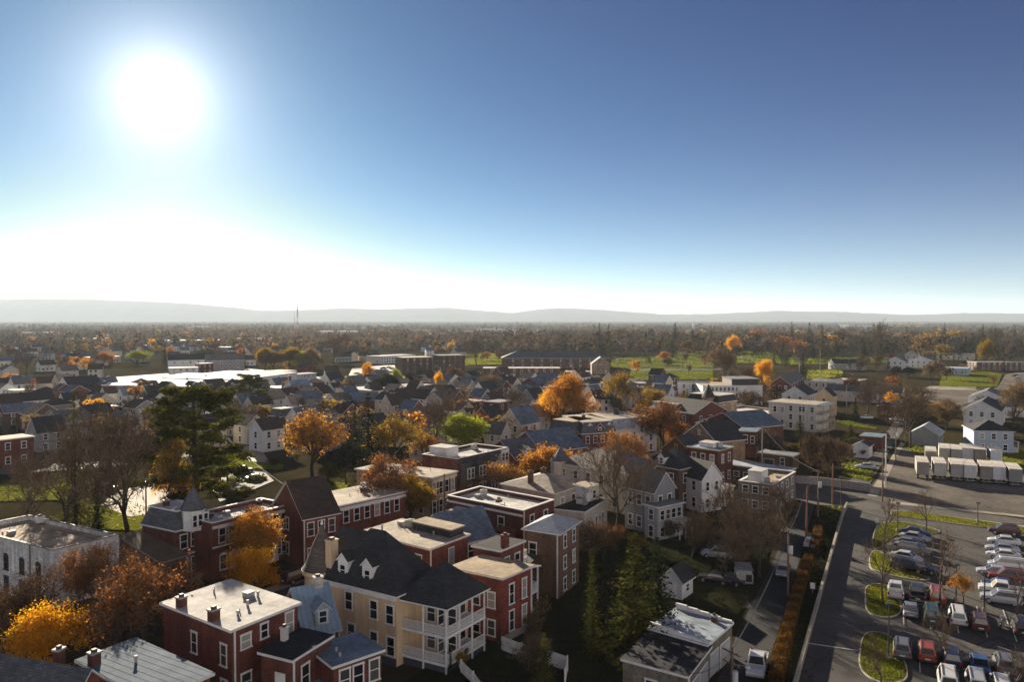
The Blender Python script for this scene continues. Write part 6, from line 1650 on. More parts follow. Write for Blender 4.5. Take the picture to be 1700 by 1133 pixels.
def u(m, r, o=.35): return ('gableu', m, r, o)
def v(m, r, o=.35): return ('gablev', m, r, o)
def f(m): return ('flat', m, 0, .3)
def hp(m, r): return ('hip', m, r, .4)
def mid_houses():
    ch = [(.3, .5, .6)]
    D = [('long_building', 'long dark roofed building with pale walls at the left edge of town', 48, 651, 100, .3, 4.5, STP, u(SL_BR, 3), 25, 1),
         ('white_house', 'white sided long house with broad dark slate gable roof before the warehouses', 131, 662, 66, .7, 5.5, SDW, u(SL_D, 4.2)), ('white_house', 'small house with dark slate roof and skylights left of the cream porch house', 152, 673, 36, .7, 4.6, STP, u(SL_D, 3.4)),
         ('cream_house', 'cream house with porch between dark slate and blue metal roofs', 181, 674, 26, .8, 5.2, SDC, u(SL_BR, 2.6)), ('white_house', 'white house with blue metal roof in the row below the warehouses', 213, 677, 34, .7, 5.0, SDW, u(BLUEM, 2.6)),
         ('cream_house', 'white fronted house with steep black roof and cream gable end', 258, 682, 48, .7, 5.6, SDC, u(SL_D, 4), 54.6, 1, 'house', ch), ('white_house', 'white house with grey slate roof right of the steep black roof', 294, 680, 30, .7, 5.2, SDW, u(SL_G, 3.2)), ('white_house', 'white house with small white dormer above the grey slate roof', 318, 663, 28, .8, 5.2, SDW, v(SL_D, 2.8)),
         ('white_house', 'brown roofed house with white front gable beside the warehouse', 354, 661, 44, .8, 5.0, SDW, u(SL_BR, 3.4)), ('brick_house', 'dark hip roofed house beside the wide dark green pine', 386, 661, 24, 1, 6, BROWNB, hp(SL_D, 3)),
         ('brick_house', 'brick house with long blue grey roof at the left edge', 25, 709, 54, .5, 4.8, REDD, u(SL_B, 2.6)), ('brick_house', 'brick house with cream edged broad gable facing the viewer', 66, 717, 60, .9, 5.4, BROWNB, v(SL_T, 3.2)), ('grey_house', 'grey shingled gable house half hidden by bare branches', 88, 731, 44, .9, 5.6, SDG, v(SL_T, 3)), ('grey_house', 'house with large dark roof and sunlit gable edge behind the white roofed rowhouse', 76, 752, 58, .8, 5.4, SDG, u(SL_D, 4)),
         ('row_house', 'brick rowhouse with broad cream flat roof at the left edge', 14, 780, 70, .8, 7, RED, f(MB_L)), ('white_house', 'white house with long dark roof at far left behind the brick gable', 50, 689, 66, .5, 5, SDW, u(SL_D, 3)), ('white_house', 'narrow white house with dark roof beside the dark spruce', 114, 692, 30, .8, 6.2, SDW, u(SL_D, 2.6)),
         ('cream_house', 'pale house with broad tan gable roof behind the white house with shutters', 414, 739, 52, 1, 5.6, STP, v(SL_T, 2.8)), ('white_house', 'bright white house with black roof and dark shuttered windows', 443, 752, 58, .8, 6.2, SDW, u(SL_BR, 2.8)), ('brick_house', 'brick house with cream edged gable below the orange round tree', 425, 716, 48, .9, 5.2, RED, v(SL_T, 2.6)),
         ('brick_house', 'red brick house with slate mansard and white dormer left of the rounded orange tree', 470, 721, 44, .9, 5.4, RED, ('mansard', SLATE, 2.4, .3, MB_L)), ('white_house', 'white house with sunlit cream roof left of the grey chimneys', 449, 686, 52, .8, 5, SDW, u(SL_T, 3), 54.6, 1, 'house', ch), ('white_house', 'white house with tan roof beside the dark bushy evergreen', 488, 694, 36, .8, 5, SDW, u(SL_T, 3), 54.6, 1, 'house', ch),
         ('white_house', 'tall white house with bright blue metal gable roof', 494, 669, 48, .8, 6, SDW, u(BLUEM, 3.6)), ('white_house', 'pale house with dark slate roof right of the bright blue metal roof', 528, 669, 30, .8, 5.6, STP, u(SL_D, 2.8)), ('white_house', 'white house with steep dark grey roof behind the green house', 552, 653, 40, .8, 6, SDW, u(SL_D, 4)), ('green_house', 'small green sided house with dark roof', 558, 663, 32, .8, 4.6, SDGN, u(SL_D, 2.6)),
         ('grey_house', 'house with large brownish grey roof behind a bare tree', 588, 660, 46, .8, 5.6, SDG, u(SL_G, 4.2)), ('white_house', 'low white house with grey roof beside the large brownish grey roof', 607, 664, 34, .7, 4, SDW, u(SL_G, 2.2)), ('white_building', 'white flat roofed box building facing the street', 559, 686, 46, .9, 5.6, SDW, f(MB_W)),
         ('brick_house', 'brick bungalow with steep black roof and white gable end', 575, 709, 50, .7, 4, RED, u(SL_D, 4)), ('white_house', 'pale gabled house with tan roof behind the rounded orange tree', 524, 707, 44, 1, 5.6, SDW, v(SL_T, 3)), ('white_house', 'white house with blue grey roof between two dark evergreens', 662, 658, 38, .8, 4.6, SDW, u(SL_B, 2.8)), ('brown_house', 'house with steep brown sunlit gable beside the white box roofs', 690, 668, 34, .9, 5.4, STP, v(SL_BR, 4)),
         ('white_house', 'white house with brown gable roof above the long grey roof', 706, 686, 44, .9, 5.4, SDW, v(SL_BR, 3.4)), ('long_house', 'long house with grey slate roof and white chimney stack', 702, 724, 86, .5, 4.6, STT, u(SL_G, 3.6), 54.6, 1, 'house', [(.5, .2, 1.4)]), ('garage_building', 'cream garage with pale roof left of the lime green maple', 702, 768, 46, .9, 4.2, STP, f(MB_L)),
         ('row_house', 'brick row houses with white cornice before the school, left half', 775, 704, 62, .7, 7.2, REDD, f(MB_L)), ('row_house', 'brick row house with two white porches, right of the white corniced row', 828, 703, 48, .7, 7.2, RED, f(MB_G)), ('brick_house', 'brown brick house with wide black roof behind the lime green maple', 812, 724, 52, .8, 5.6, BROWNB, u(SL_D, 3.2)), ('cream_house', 'victorian house with blue slate roof and cream front gable', 863, 742, 68, .8, 6.4, SDC, u(SL_B, 4.4), 54.6, 1, 'house', [(.6, .5, .8)]),
         ('tan_house', 'tan gabled house with slate roof beside the lime green maple', 826, 756, 46, 1.2, 5.6, STP, v(SLATE, 3)), ('white_house', 'pale house with blue roof behind the big orange tree', 984, 674, 38, .8, 5, SDW, u(SL_B, 3.4)), ('grey_house', 'dark slate roofed house with rounded porch gable behind yellow trees', 1040, 678, 58, .8, 5, STP, u(SLATE, 4)), ('brick_house', 'brick house with slate mansard, two white dormers and flat roof', 1102, 672, 48, .8, 5, RED, ('mansard', SLATE, 2.4, .3, MB_L)), ('dark_house', 'house with dark hip roof before the green field', 1092, 654, 40, 1, 4.4, STG, hp(SL_D, 3)), ('grey_house', 'grey roofed house sunlit on its slope before the school', 888, 658, 50, .8, 4.6, SDG, u(SL_G, 3.6)), ('shed', 'white low shed with flat roof before the round tan tree', 788, 651, 38, .6, 3.4, SDW, f(MB_W), 54.6, 0),
         ('white_house', 'house with black roof and white gable peak behind the cream three storey house', 1328, 686, 56, .7, 7, SDW, u(SL_D, 3.2)), ('tan_house', 'tan house with black roof at the right of the cream three storey house', 1372, 692, 34, 1, 7.6, STC, u(SL_D, 2.8)), ('tan_house', 'beige two storey house with low roof before the flat brick building', 1369, 658, 62, 1, 6.6, STP, hp(MB_G, 1.2)), ('stone_building', 'long pale building with slate roof and stone gable front', 1440, 672, 124, 4, 4.6, STP, v(SLATE, 2.6), 54.6, 1, 'building', None, None, 8),
         ('brick_building', 'flat brick building with bright white roof before the small field', 1414, 648, 48, .8, 4.6, RED, f(MB_W)), ('brick_building', 'low red brick building with blue metal roof by two parked cars', 1486, 696, 52, .5, 4.2, RED, f(BLUEM)), ('white_garage', 'small white garage with dark roof beside the street', 1433, 762, 30, .8, 3.2, SDW, u(SL_D, 1.0), 54.6, 0), ('garage_building', 'garage with blue metal roof behind the small white garage', 1450, 748, 38, .8, 3.6, REDD, f(BLUEM), 54.6, 0),
         ('grey_garage', 'grey sided garage with bright white gable roof beside the leaning bare tree', 1540, 744, 52, .7, 3.6, SDG, u(WHM, 2.4), 54.6, 0), ('row_house', 'pale gabled row house with sunlit white roof edges, farther', 1645, 690, 60, .7, 6.2, SDW, u(SL_G, 3)), ('row_house', 'pale gabled row house with sunlit white roof edges, nearer', 1638, 712, 62, .5, 5.8, SDW, u(SL_D, 3)), ('long_building', 'long low building with grey slate roof behind the pale row houses', 1672, 696, 140, .4, 4, STP, u(SL_B, 2.2), 20),
         ('stone_house', 'dark stone lodge with slate roof at the cemetery edge', 1405, 615, 60, .5, 4.6, STG, u(SL_D, 3), 0), ('white_house', 'white house with blue grey roof before the tall cemetery trees', 1490, 615, 34, .8, 6.5, SDW, u(SL_B, 3)), ('white_house', 'white house with two gables right of the blue grey roofed one', 1535, 612, 46, .8, 5.5, SDW, u(SL_G, 3.2)), ('blue_building', 'white and blue low building left of the long brick range', 1588, 625, 46, .8, 4.6, SDB, f(membrane((.4, .5, .62)))), ('brick_building', 'long brown brick range with many windows at the right edge', 1655, 616, 96, .3, 6, BROWNB, f(MB_G), 0, 1, 'building', None, None, 9),
         ('warehouse', 'blue sided warehouse with pale roof', 457, 638, 68, .7, 6.5, stucco((.10, .17, .27)), f(MB_L), 54.6, 0, 'warehouse'), ('warehouse', 'blue and white loading building right of the blue warehouse', 502, 637, 46, .5, 5, SDB, f(MB_G), 54.6, 1, 'warehouse'), ('white_hall', 'white hall with black roof and twin curved gables beyond the warehouses', 307, 616, 58, .5, 7.5, SDW, u(SL_D, 4), 25), ('white_annex', 'white two storey annex below the white hall', 303, 625, 46, .6, 5, SDW, f(MB_W), 25), ('brick_building', 'dark brick building right of the white hall', 339, 622, 28, .8, 7, REDD, f(MB_G)), ('school_building', 'long grey roofed school beyond the warehouses', 372, 618, 62, .4, 8, STG, u(SL_G, 4), 25),
         ('school_building', 'dark brown brick school block with tall windows', 687, 624, 62, .8, 11.5, brick((.075, .05, .04)), f(MB_L), 25, 1, 'school', None, plain((.3, .24, .18))), ('school_building', 'second dark brick school block behind brown trees', 745, 617, 54, .8, 11, brick((.085, .05, .04)), f(MB_G), 25, 1, 'school', None, plain((.25, .2, .16))), ('school_building', 'long brick school with slate roof and skylights beside the sports field', 922, 612, 184, .28, 7.5, BROWNB, hp(SLATE, 5), 0, 1, 'school', None, None, 10), ('school_building', 'low brick school wing with bright white flat roof', 866, 628, 128, .25, 6, BROWNB, f(MB_W), 0, 1, 'school', None, None, 9), ('school_entrance', 'gabled brick school entrance at the right end of the slate roof', 996, 622, 32, .8, 7, TANB, v(SLATE, 4.5), 0, 1, 'school'), ('school_building', 'small flat roofed block before the school entrance', 960, 630, 40, .6, 4.5, BROWNB, f(membrane((.45, .5, .55))), 0, 1, 'school')]
    for d in D:
        hs(*d)
    # skylights of the long school
    def W(*a, **k): return House(*a, **k)
    h = W('warehouse', 'huge warehouse with sun glaring white roof', 'warehouse', (330, 643), (168, 640), (440, 622), 6.0, SDG, ('flat', membrane((.8, .78, .74)), 0, .3), simple=True); h.wins('v', 10, 1, 1.4, 1.6); h.wins('u', 6, 1, 2.4, 2.6)
    for a in (.2, .45, .7): h.vent(a, .5, 1.0, 1.0)
    h = W('warehouse', 'long low warehouse with white roof and row of loading doors', 'warehouse', (395, 632), (330, 624), (430, 619), 6.4, SDW, ('flat', MB_W, 0, .3), simple=True); h.wins('u', 6, 1, 2.2, 3, frame=plain((.1, .16, .26)))
    h = W('white_building', 'white three storey building with dark recessed balconies', 'building', (1176, 637), (1126, 637), (1184, 634), 8.4, SDW, ('flat', MB_D, 0, .2), simple=True); h.wins('v', 3, 3, 1.0, 1.5); h.wins('u', 1, 3)
    for a in (.58, .86):
        m = MB(); m.box(-1.6, 1.6, -.05, -.004, 2.2, 8); h.local('v', h.V * a, m, 'recess_shade_panel', [DARKT])  # flat dark panel paints the shade inside a recessed balcony
    h = W('white_building', 'large white building with black topped penthouse and side porches', 'building', (1266, 641), (1187, 645), (1281, 636), 8.2, SDW, ('flat', MB_L, 0, .2), simple=True); h.wins('v', 8, 3, .9, 1.4, a1=h.V * .6); h.wins('u', 2, 3); h.block(.1, .9, .05, .5, 8.4, 11, DARKT, MB_G)
    h = W('brick_house', 'brick house with tall front gable and white eaves behind a yellow shrub', 'house', (1311, 639), (1279, 638), (1336, 627), 6.8, RED, ('gableu', SL_G, 3.4), simple=True); h.wins('v', 3, 2); h.wins('u', 5, 2); h.chim(.7, .5, .6)
    h = W('brick_house', 'brick victorian house with black roof and cream gable trim above the small bright tree', 'house', (1152, 688), (1118, 676), (1164, 679), 7.6, RED, ('gablev', SL_D, 3.4), simple=True); h.wins('u', 3, 2); h.wins('v', 3, 2); h.block(.1, .9, .5, 1, 8, 9.5, SDW, MB_L)
    h = W('stone_house', 'tan stone victorian house with pointed slate turret', 'house', (1193, 670), (1152, 664), (1209, 665), 8.0, TANB, ('mansard', SL_D, 2.4, .3, MB_W), simple=True); h.wins('u', 2, 2); h.wins('v', 3, 2); h.dormer('v', h.V * .6, 8.2, 2, 1.6, 2, roofm=SL_D)
    x, y, _ = h.P(-.3, h.V * .3, 0); m = MB(); m.lathe([(1.9, 0), (1.9, 9.5), (2.2, 9.55), (2.2, 9.9)], 10); t = m.obj('turret', [TANB], h.root, (x, y, 0)); m = MB(); m.lathe([(2.4, 9.9), (.03, 14.5)], 10); m.obj('turret_roof', [SL_D], t)
    h = W('cream_house', 'large cream three storey house with white flat roof and stacked side porches', 'house', (1355, 674), (1276, 668), (1376, 669), 8.8, stucco((.66, .62, .53)), ('flat', MB_L, 0, .35), simple=True)
    for a in (.48, .68, .74, .92):
        for z in (.9, 3.7, 6.5): h.window('v', h.V * a, z, 1, 1.6)
    h.wins('v', 2, 2, a1=h.V * .38); h.porch('u', .3, h.U - .3, 2.2, [.3, 3.2, 6.1], roofm=BLUEM, roofz=8.6, posts=4, mat=plain((.4, .34, .27)))
    h = W('brick_house', 'flat brown brick building with white parapet behind the blue hip roof', 'house', (1255, 690), (1215, 678), (1266, 680), 5, TANB, ('parapet', MB_W), simple=True); h.wins('v', 3, 1)
mid_houses()

# ---------------------------------------------------------------- telecom masts, cemetery stones
def mast(px, yb, yt, w, lab, dish=True):
    g = G(px, yb); h = (yb - yt) * g.y / FOC; r = empty('radio_mast', (g.x, g.y, 0)); tag(r, lab, 'mast'); red, wh = plain((.35, .05, .03)), plain((.5, .45, .42))
    n = 8
    for k in range(n):
        z0, z1 = h * k / n, h * (k + 1) / n; m = MB(); w0, w1 = w * (1 - .75 * k / n), w * (1 - .75 * (k + 1) / n)
        c0 = [Vector((math.cos(a) * w0, math.sin(a) * w0, z0)) for a in (0, 2.09, 4.19)]; c1 = [Vector((math.cos(a) * w1, math.sin(a) * w1, z1)) for a in (0, 2.09, 4.19)]
        t = w * .11
        for i in range(3):
            j = (i + 1) % 3; m.tube(c0[i], c1[i], t, t, 4, cap=False); m.tube(c0[i], c1[j], t * .7, t * .7, 4, cap=False); m.tube(c1[i], c1[j], t * .7, t * .7, 4, cap=False)
        m.obj('lattice_section', [(red, wh)[k % 2]], r)
    if dish:
        m = MB()
        for z in (.6, .72): m.lathe([(.1, h * z), (w * .9, h * z + .5), (w * .9, h * z + 5), (.1, h * z + 6)], 10)
        m.obj('antenna', [wh], r)
mast(494, 552, 503, 2.6, 'thick red and white lattice radio mast rising over the horizon')
mast(489, 556, 478, .9, 'thin tall mast left of the thick lattice mast', False)

def stones():
    rr = random.Random(5); ms = []
    for w, h in ((.7, 1.0), (.9, .8), (.5, 1.4)):
        m = MB(); m.box(-w / 2, w / 2, -.14, .14, .12, h); m.box(-w / 2 - .12, w / 2 + .12, -.25, .25, 0, .12)
        m.hexa([(-w / 2, -.14, h + .001), (w / 2, -.14, h + .001), (w / 2, .14, h + .001), (-w / 2, .14, h + .001)], [(-w / 4, -.14, h + .2), (w / 4, -.14, h + .2), (w / 4, .14, h + .2), (-w / 4, .14, h + .2)])
        ms.append(m.mesh('headstone', [plain((.42, .41, .4))]))
    for i in range(110):
        if i < 55: x, y = rr.uniform(1022, 1180), rr.uniform(597, 610)
        elif i < 85: x, y = rr.uniform(1112, 1172), rr.uniform(583, 591)
        else: x, y = rr.uniform(1226, 1296), rr.uniform(587, 602)
        g = G(x, y); o = mobj('headstone', ms[i % 3], None, (g.x, g.y, 0), rr.uniform(-.2, .2) + .5); s = rr.uniform(1.1, 1.8); o.scale = (s, s, s)
        tag(o, 'pale headstone standing on the cemetery grass', 'headstone', 'headstones on the cemetery grass')
stones()
# ---------------------------------------------------------------- scattered town trees and far houses
LAND = [(60, 600, 'at the far left of town'), (130, 640, 'by the white sided long house'), (230, 660, 'along the row below the warehouses'), (300, 600, 'around the white hall'), (450, 590, 'behind the blue warehouse'), (494, 560, 'near the radio masts'),
        (560, 640, 'around the green sided house'), (690, 600, 'by the dark brick school blocks'), (740, 680, 'by the long grey slate roof'), (800, 580, 'behind the sports field'), (920, 585, 'behind the slate roofed school'), (880, 680, 'left of the big orange tree'), (1020, 660, 'right of the big orange tree'),
        (1080, 580, 'left side of the cemetery'), (1210, 575, 'in the middle of the cemetery'), (1330, 580, 'by the pale sycamore'), (1460, 580, 'around the very tall bare tree'), (1560, 590, 'behind the right hand field'), (1650, 585, 'above the long brick range'),
        (250, 720, 'behind the big pine'), (60, 700, 'among the left edge gables'), (420, 760, 'by the sunlit yard'), (620, 720, 'around the ragged spruce'), (1250, 620, 'behind the large white building'), (1440, 640, 'around the long slate roofed building'), (1640, 650, 'on the gravel yard side'), (1120, 640, 'below the green field')]
PEND = []
def near_land(px, py):
    return min(LAND, key=lambda l: ((l[0] - px) / 1.0) ** 2 + ((l[1] - py) * 3.0) ** 2)[2]
def later(o, base, cat, px, py, group):
    PEND.append((o, base + ' ' + near_land(px, py), cat, px, group))
def settle():
    by = {}
    for p in PEND: by.setdefault(p[1], []).append(p)
    for base, ps in by.items():
        ps.sort(key=lambda p: p[3])
        for i, (o, b, cat, px, group) in enumerate(ps):
            lab = b if len(ps) == 1 else '%s, %s from left' % (b, ORD[min(i, 19)])
            tag(o, lab, cat, group)

LOOKS = {'farbare': [('brown bare tree', None), ('grey bare tree', 'gr')], 'far': [('tan crowned tree', L_TAN), ('russet tree', L_RUST), ('brown tree', L_BRWN), ('orange tree', L_ORNG), ('yellow tree', L_GOLD), ('olive tree', L_MIX)], 'spruce': [('dark conifer', L_SPRU), ('olive conifer', L_OLIV)]}
def scatter(n, x0, x1, y0, y1, kinds, hmin, hmax, seed, clear=()):
    rr = random.Random(seed); done = 0; tries = 0
    while done < n and tries < n * 30:
        tries += 1
        px, py = rr.uniform(x0, x1), rr.uniform(y0, y1)
        if any(a < px < b and c < py < d for a, b, c, d in clear): continue
        kind = rr.choices([k for k, w in kinds], [w for k, w in kinds])[0]
        if kind == 'far': lk = rr.choices(LOOKS['far'], (3, 1.2, 4, 1, .7, 1.2))[0]
        else: lk = rr.choice(LOOKS[kind])
        g = G(px, py); h = rr.uniform(hmin, hmax) * (1.25 if kind == 'spruce' else 1); w = None if kind == 'spruce' else h * rr.uniform(.75, 1.1)
        sz = 'tall ' if h > hmin + (hmax - hmin) * .66 else ('low ' if h < hmin + (hmax - hmin) * .3 else '')
        e = tree_at(kind, g.x, g.y, h, w, {'far': 'autumn_tree', 'farbare': 'bare_tree', 'spruce': 'conifer'}[kind], 'x', lk[1] if kind != 'farbare' else None, twigm=L_TWGR if lk[1] == 'gr' else None, group='trees scattered through the town')
        later(e, sz + lk[0], 'tree', px, py, 'trees scattered through the town'); done += 1
FIELDS = [(1005, 1200, 590, 634), (1220, 1290, 588, 606), (765, 838, 590, 610), (835, 1020, 588, 634), (1330, 1405, 612, 634), (1555, 1670, 618, 648), (165, 500, 608, 650), (575, 660, 608, 634), (655, 775, 600, 624), (1520, 1720, 640, 690)]
scatter(40, 0, 420, 640, 740, (('farbare', 3), ('far', 2), ('spruce', .3)), 6, 10, 1, FIELDS); scatter(48, 420, 900, 645, 760, (('farbare', 2.4), ('far', 3), ('spruce', .3)), 6, 11, 2, FIELDS)
scatter(26, 900, 1330, 640, 700, (('farbare', 2), ('far', 3), ('spruce', .5)), 5, 8, 3, FIELDS); scatter(16, 1380, 1700, 645, 700, (('farbare', 3), ('far', 2), ('spruce', .4)), 5, 8, 4, FIELDS)
scatter(62, -10, 840, 572, 625, (('farbare', 3), ('far', 4), ('spruce', .4)), 9, 15, 5, FIELDS)
scatter(78, 980, 1710, 572, 600, (('farbare', 2.2), ('far', 2.5), ('spruce', 3.2)), 15, 27, 6, [(1015, 1190, 588, 604), (1225, 1290, 584, 604)]); scatter(18, 1040, 1500, 584, 612, (('spruce', 3), ('far', 1), ('farbare', 1)), 11, 19, 7, [(1018, 1182, 596, 612), (1225, 1290, 588, 604)]); scatter(22, 1380, 1710, 600, 622, (('farbare', 2), ('far', 2), ('spruce', 1)), 7, 12, 8, [(1560, 1665, 615, 645)])

scatter(9, 1015, 1188, 594, 630, (('far', 2), ('farbare', 2), ('spruce', 2)), 7, 12, 31); scatter(6, 1560, 1665, 618, 644, (('farbare', 2), ('far', 1)), 6, 9, 32); scatter(5, 770, 836, 588, 606, (('farbare', 2), ('far', 1)), 7, 10, 33)
def bushes():
    rr = random.Random(77); spots = [(0, 520, 660, 830), (330, 900, 690, 770), (880, 1300, 860, 1000), (640, 900, 1010, 1120), (1330, 1440, 740, 800)]
    for i in range(75):
        a, b, c, d = spots[i % 5]; px, py = rr.uniform(a, b), rr.uniform(c, d)
        if any(a < px < b and c < py < d for a, b, c, d in FIELDS): continue
        if i % 5 == 2 and px > 1210 and py > 900: continue
        g = G(px, py); kind = rr.choice(('shrub', 'thicket', 'thicket')); lk = rr.choice((('dark green', L_SPRU), ('olive', L_OLIV), ('brown', L_BRWN), ('yellow leaved', L_MIX)))
        h = rr.uniform(1.2, 3.2); e = tree_at(kind, g.x, g.y, h, h * rr.uniform(1.0, 1.6), 'shrub', 'x', lk[1], None, cat='shrub'); later(e, lk[0] + (' twiggy bush' if kind == 'thicket' else ' leafy bush') + (' in the yard' if py > 830 else ''), 'shrub', px, py, 'bushes in the yards')
bushes()
def far_houses():
    rr = random.Random(11); protos = []
    walls = [('white', SDW), ('grey', SDG), ('cream', SDC), ('brick', RED), ('pale', STP)]; roofs = [('dark', SL_D), ('brown', SL_BR), ('blue grey', SL_B), ('grey', SL_G)]
    for k in range(6):
        m = MB(); w, d, h, r = ((8, 10, 5.5, 3), (10, 8, 5, 3), (9, 9, 6, 2.5), (14, 9, 5, 3), (24, 14, 5, 0), (40, 18, 6, 0))[k]
        m.face([(-w / 2, -d / 2, 0), (w / 2, -d / 2, 0), (w / 2, -d / 2, h), (-w / 2, -d / 2, h)]); m.face([(w / 2, d / 2, 0), (-w / 2, d / 2, 0), (-w / 2, d / 2, h), (w / 2, d / 2, h)])
        if r:
            m.face([(w / 2, -d / 2, 0), (w / 2, d / 2, 0), (w / 2, d / 2, h), (w / 2, 0, h + r), (w / 2, -d / 2, h)]); m.face([(-w / 2, d / 2, 0), (-w / 2, -d / 2, 0), (-w / 2, -d / 2, h), (-w / 2, 0, h + r), (-w / 2, d / 2, h)])
            for s in (-1, 1):
                q = [(-w / 2 - .3, s * (d / 2 + .4), h - .25), (w / 2 + .3, s * (d / 2 + .4), h - .25), (w / 2 + .3, 0, h + r + .05), (-w / 2 - .3, 0, h + r + .05)]
                if s > 0: q.reverse()
                m.hexa(q, [(a, b, c + .18) for a, b, c in q], 1)
        else:
            m.face([(w / 2, -d / 2, 0), (w / 2, d / 2, 0), (w / 2, d / 2, h), (w / 2, -d / 2, h)]); m.face([(-w / 2, d / 2, 0), (-w / 2, -d / 2, 0), (-w / 2, -d / 2, h), (-w / 2, d / 2, h)])
            q = [(-w / 2 - .3, -d / 2 - .3), (w / 2 + .3, -d / 2 - .3), (w / 2 + .3, d / 2 + .3), (-w / 2 - .3, d / 2 + .3)]; m.hexa([(a, b, h + .005) for a, b in q], [(a, b, h + .35) for a, b in q], 1)
        for sx in np.arange(-w / 2 + 1.6, w / 2 - 1, 2.8):
            for z in (1.0, 3.6) if h > 5.2 else (1.2,): m.box(sx - .5, sx + .5, -d / 2 - .05, -d / 2 - .003, z, z + 1.4, 2)
        for sy in (-d / 4, d / 4): m.box(-w / 2 - .05, -w / 2 - .003, sy - .5, sy + .5, 1.2, 2.7, 2)
        protos.append(m.mesh('far_house', [SDW, SL_D, GLASS]))
    n = 0
    def put(px, py, k, wn, rn, sc=1.0):
        g = G(px, py); o = mobj('far_house' if k < 4 else 'far_building', protos[k], None, (g.x, g.y, 0), R(rr.choice((54.6, -35.4, 54.6, 20)) + rr.uniform(-4, 4))); o.scale = (sc, sc, sc)
        for i, mt in ((0, wn[1]), (1, rn[1])): o.material_slots[i].link = 'OBJECT'; o.material_slots[i].material = mt
        later(o, ('%s house with %s roof' % (wn[0], rn[0])) if k < 4 else ('low %s building with %s flat roof' % (wn[0], rn[0])), 'house' if k < 4 else 'building', px, py, 'far houses among the trees')
    for i in range(235):
        zone = i % 5
        if zone in (0, 1): px, py = rr.uniform(0, 830), rr.uniform(556, 606)
        elif zone == 2: px, py = rr.uniform(0, 560), rr.uniform(596, 640)
        elif zone == 3: px, py = rr.uniform(380, 1000), rr.uniform(548, 580)
        else: px, py = rr.choice((rr.uniform(640, 1000), rr.uniform(1500, 1700), rr.uniform(380, 760))), rr.uniform(640, 690)
        if zone == 4 and px > 1450: py = rr.uniform(572, 600)
        if any(a < px < b and c < py < d + 4 for a, b, c, d in FIELDS): continue
        put(px, py, rr.choices(range(6), (3, 3, 2, 2, .7, .25))[0], rr.choices(walls, (5, 2, 2, 2, 2))[0], rr.choice(roofs))
    for px, py, sc_ in ((812, 552, 1.6), (852, 556, 1.5), (335, 548, 1.8), (60, 560, 1.6), (720, 562, 1.5), (1420, 545, 3), (560, 560, 2), (420, 572, 1.4), (320, 578, 1.6), (880, 556, 1.3)):
        put(px, py, 5, walls[0], ('white', MB_W), sc_)
far_houses()

def fill_houses():
    """houses of the same streets, standing in the gaps between the ones placed by hand"""
    rr = random.Random(23); taken = [(o.location.x, o.location.y) for o in bpy.data.objects if o.parent is None and o.get('category') in ('house', 'row house', 'building', 'warehouse', 'school', 'apartment', 'garage', 'annex', 'shed')]
    walls = [('white', SDW), ('grey', SDG), ('cream', SDC), ('brick', RED), ('pale', STP), ('white', SDW)]; roofs = [('dark', SL_D), ('brown', SL_BR), ('blue grey', SL_B), ('grey', SL_G), ('tan', SL_T)]; n = 0; t = 0
    while n < 100 and t < 9000:
        t += 1
        px, py = (rr.uniform(0, 520), rr.uniform(650, 735)) if n % 3 == 0 else ((rr.uniform(330, 900), rr.uniform(645, 765)) if n % 3 == 1 else (rr.uniform(380, 1120), rr.uniform(640, 690)))
        if any(a < px < b and c < py < d + 6 for a, b, c, d in FIELDS): continue
        if 560 < px and py > 745 or (330 < px < 480 and py > 755): continue
        g = G(px, py + 4)
        if any((g.x - a) ** 2 + (g.y - b) ** 2 < 13.2 ** 2 for a, b in taken): continue
        taken.append((g.x, g.y)); wn, rn = rr.choice(walls), rr.choice(roofs); k = rr.random(); S = rr.uniform(8.5, 12.5) * FOC / g.y
        H = hs('%s_house' % wn[0] if wn[0] != 'pale' else 'pale_house', 'x', px, py, S, rr.uniform(.7, 1.1), rr.uniform(4.6, 6.2), wn[1], (u(rn[1], rr.uniform(2.6, 4)) if k < .45 else v(rn[1], rr.uniform(2.4, 3.6)) if k < .8 else hp(rn[1], 2.4) if k < .9 else f(MB_L)), 54.6, 1, 'house', [(rr.uniform(.2, .8), .5, .5)] if rr.random() < .5 and k < .8 else None, None, 2)
        later(H.root, '%s house with %s %s roof' % (wn[0], rn[0] if k < .9 else 'pale', 'gable' if k < .8 else 'hip' if k < .9 else 'flat'), 'house', px, py, 'houses filling the town streets'); n += 1
fill_houses()
settle()

def church():
    g = G(1146, 560); r = empty('church', (g.x, g.y, 0), .5); tag(r, 'distant church with dark roof and white needle spire above the woods', 'church')
    m = MB(); m.box(-7, 7, -12, 12, 0, 8); m.obj('wall', [STP], r); m = MB(); m.hexa([(-7.5, -12.5, 8.01), (7.5, -12.5, 8.01), (7.5, 12.5, 8.01), (-7.5, 12.5, 8.01)], [(-.1, -12.5, 16), (.1, -12.5, 16), (.1, 12.5, 16), (-.1, 12.5, 16)]); m.obj('roof', [SL_D], r)
    m = MB(); m.box(-2.2, 2.2, -11, -6.6, 8, 18); m.lathe([(2.6, 18), (.08, 36)], 6, (0, -8.8)); m.obj('spire', [WHITE], r)
church()

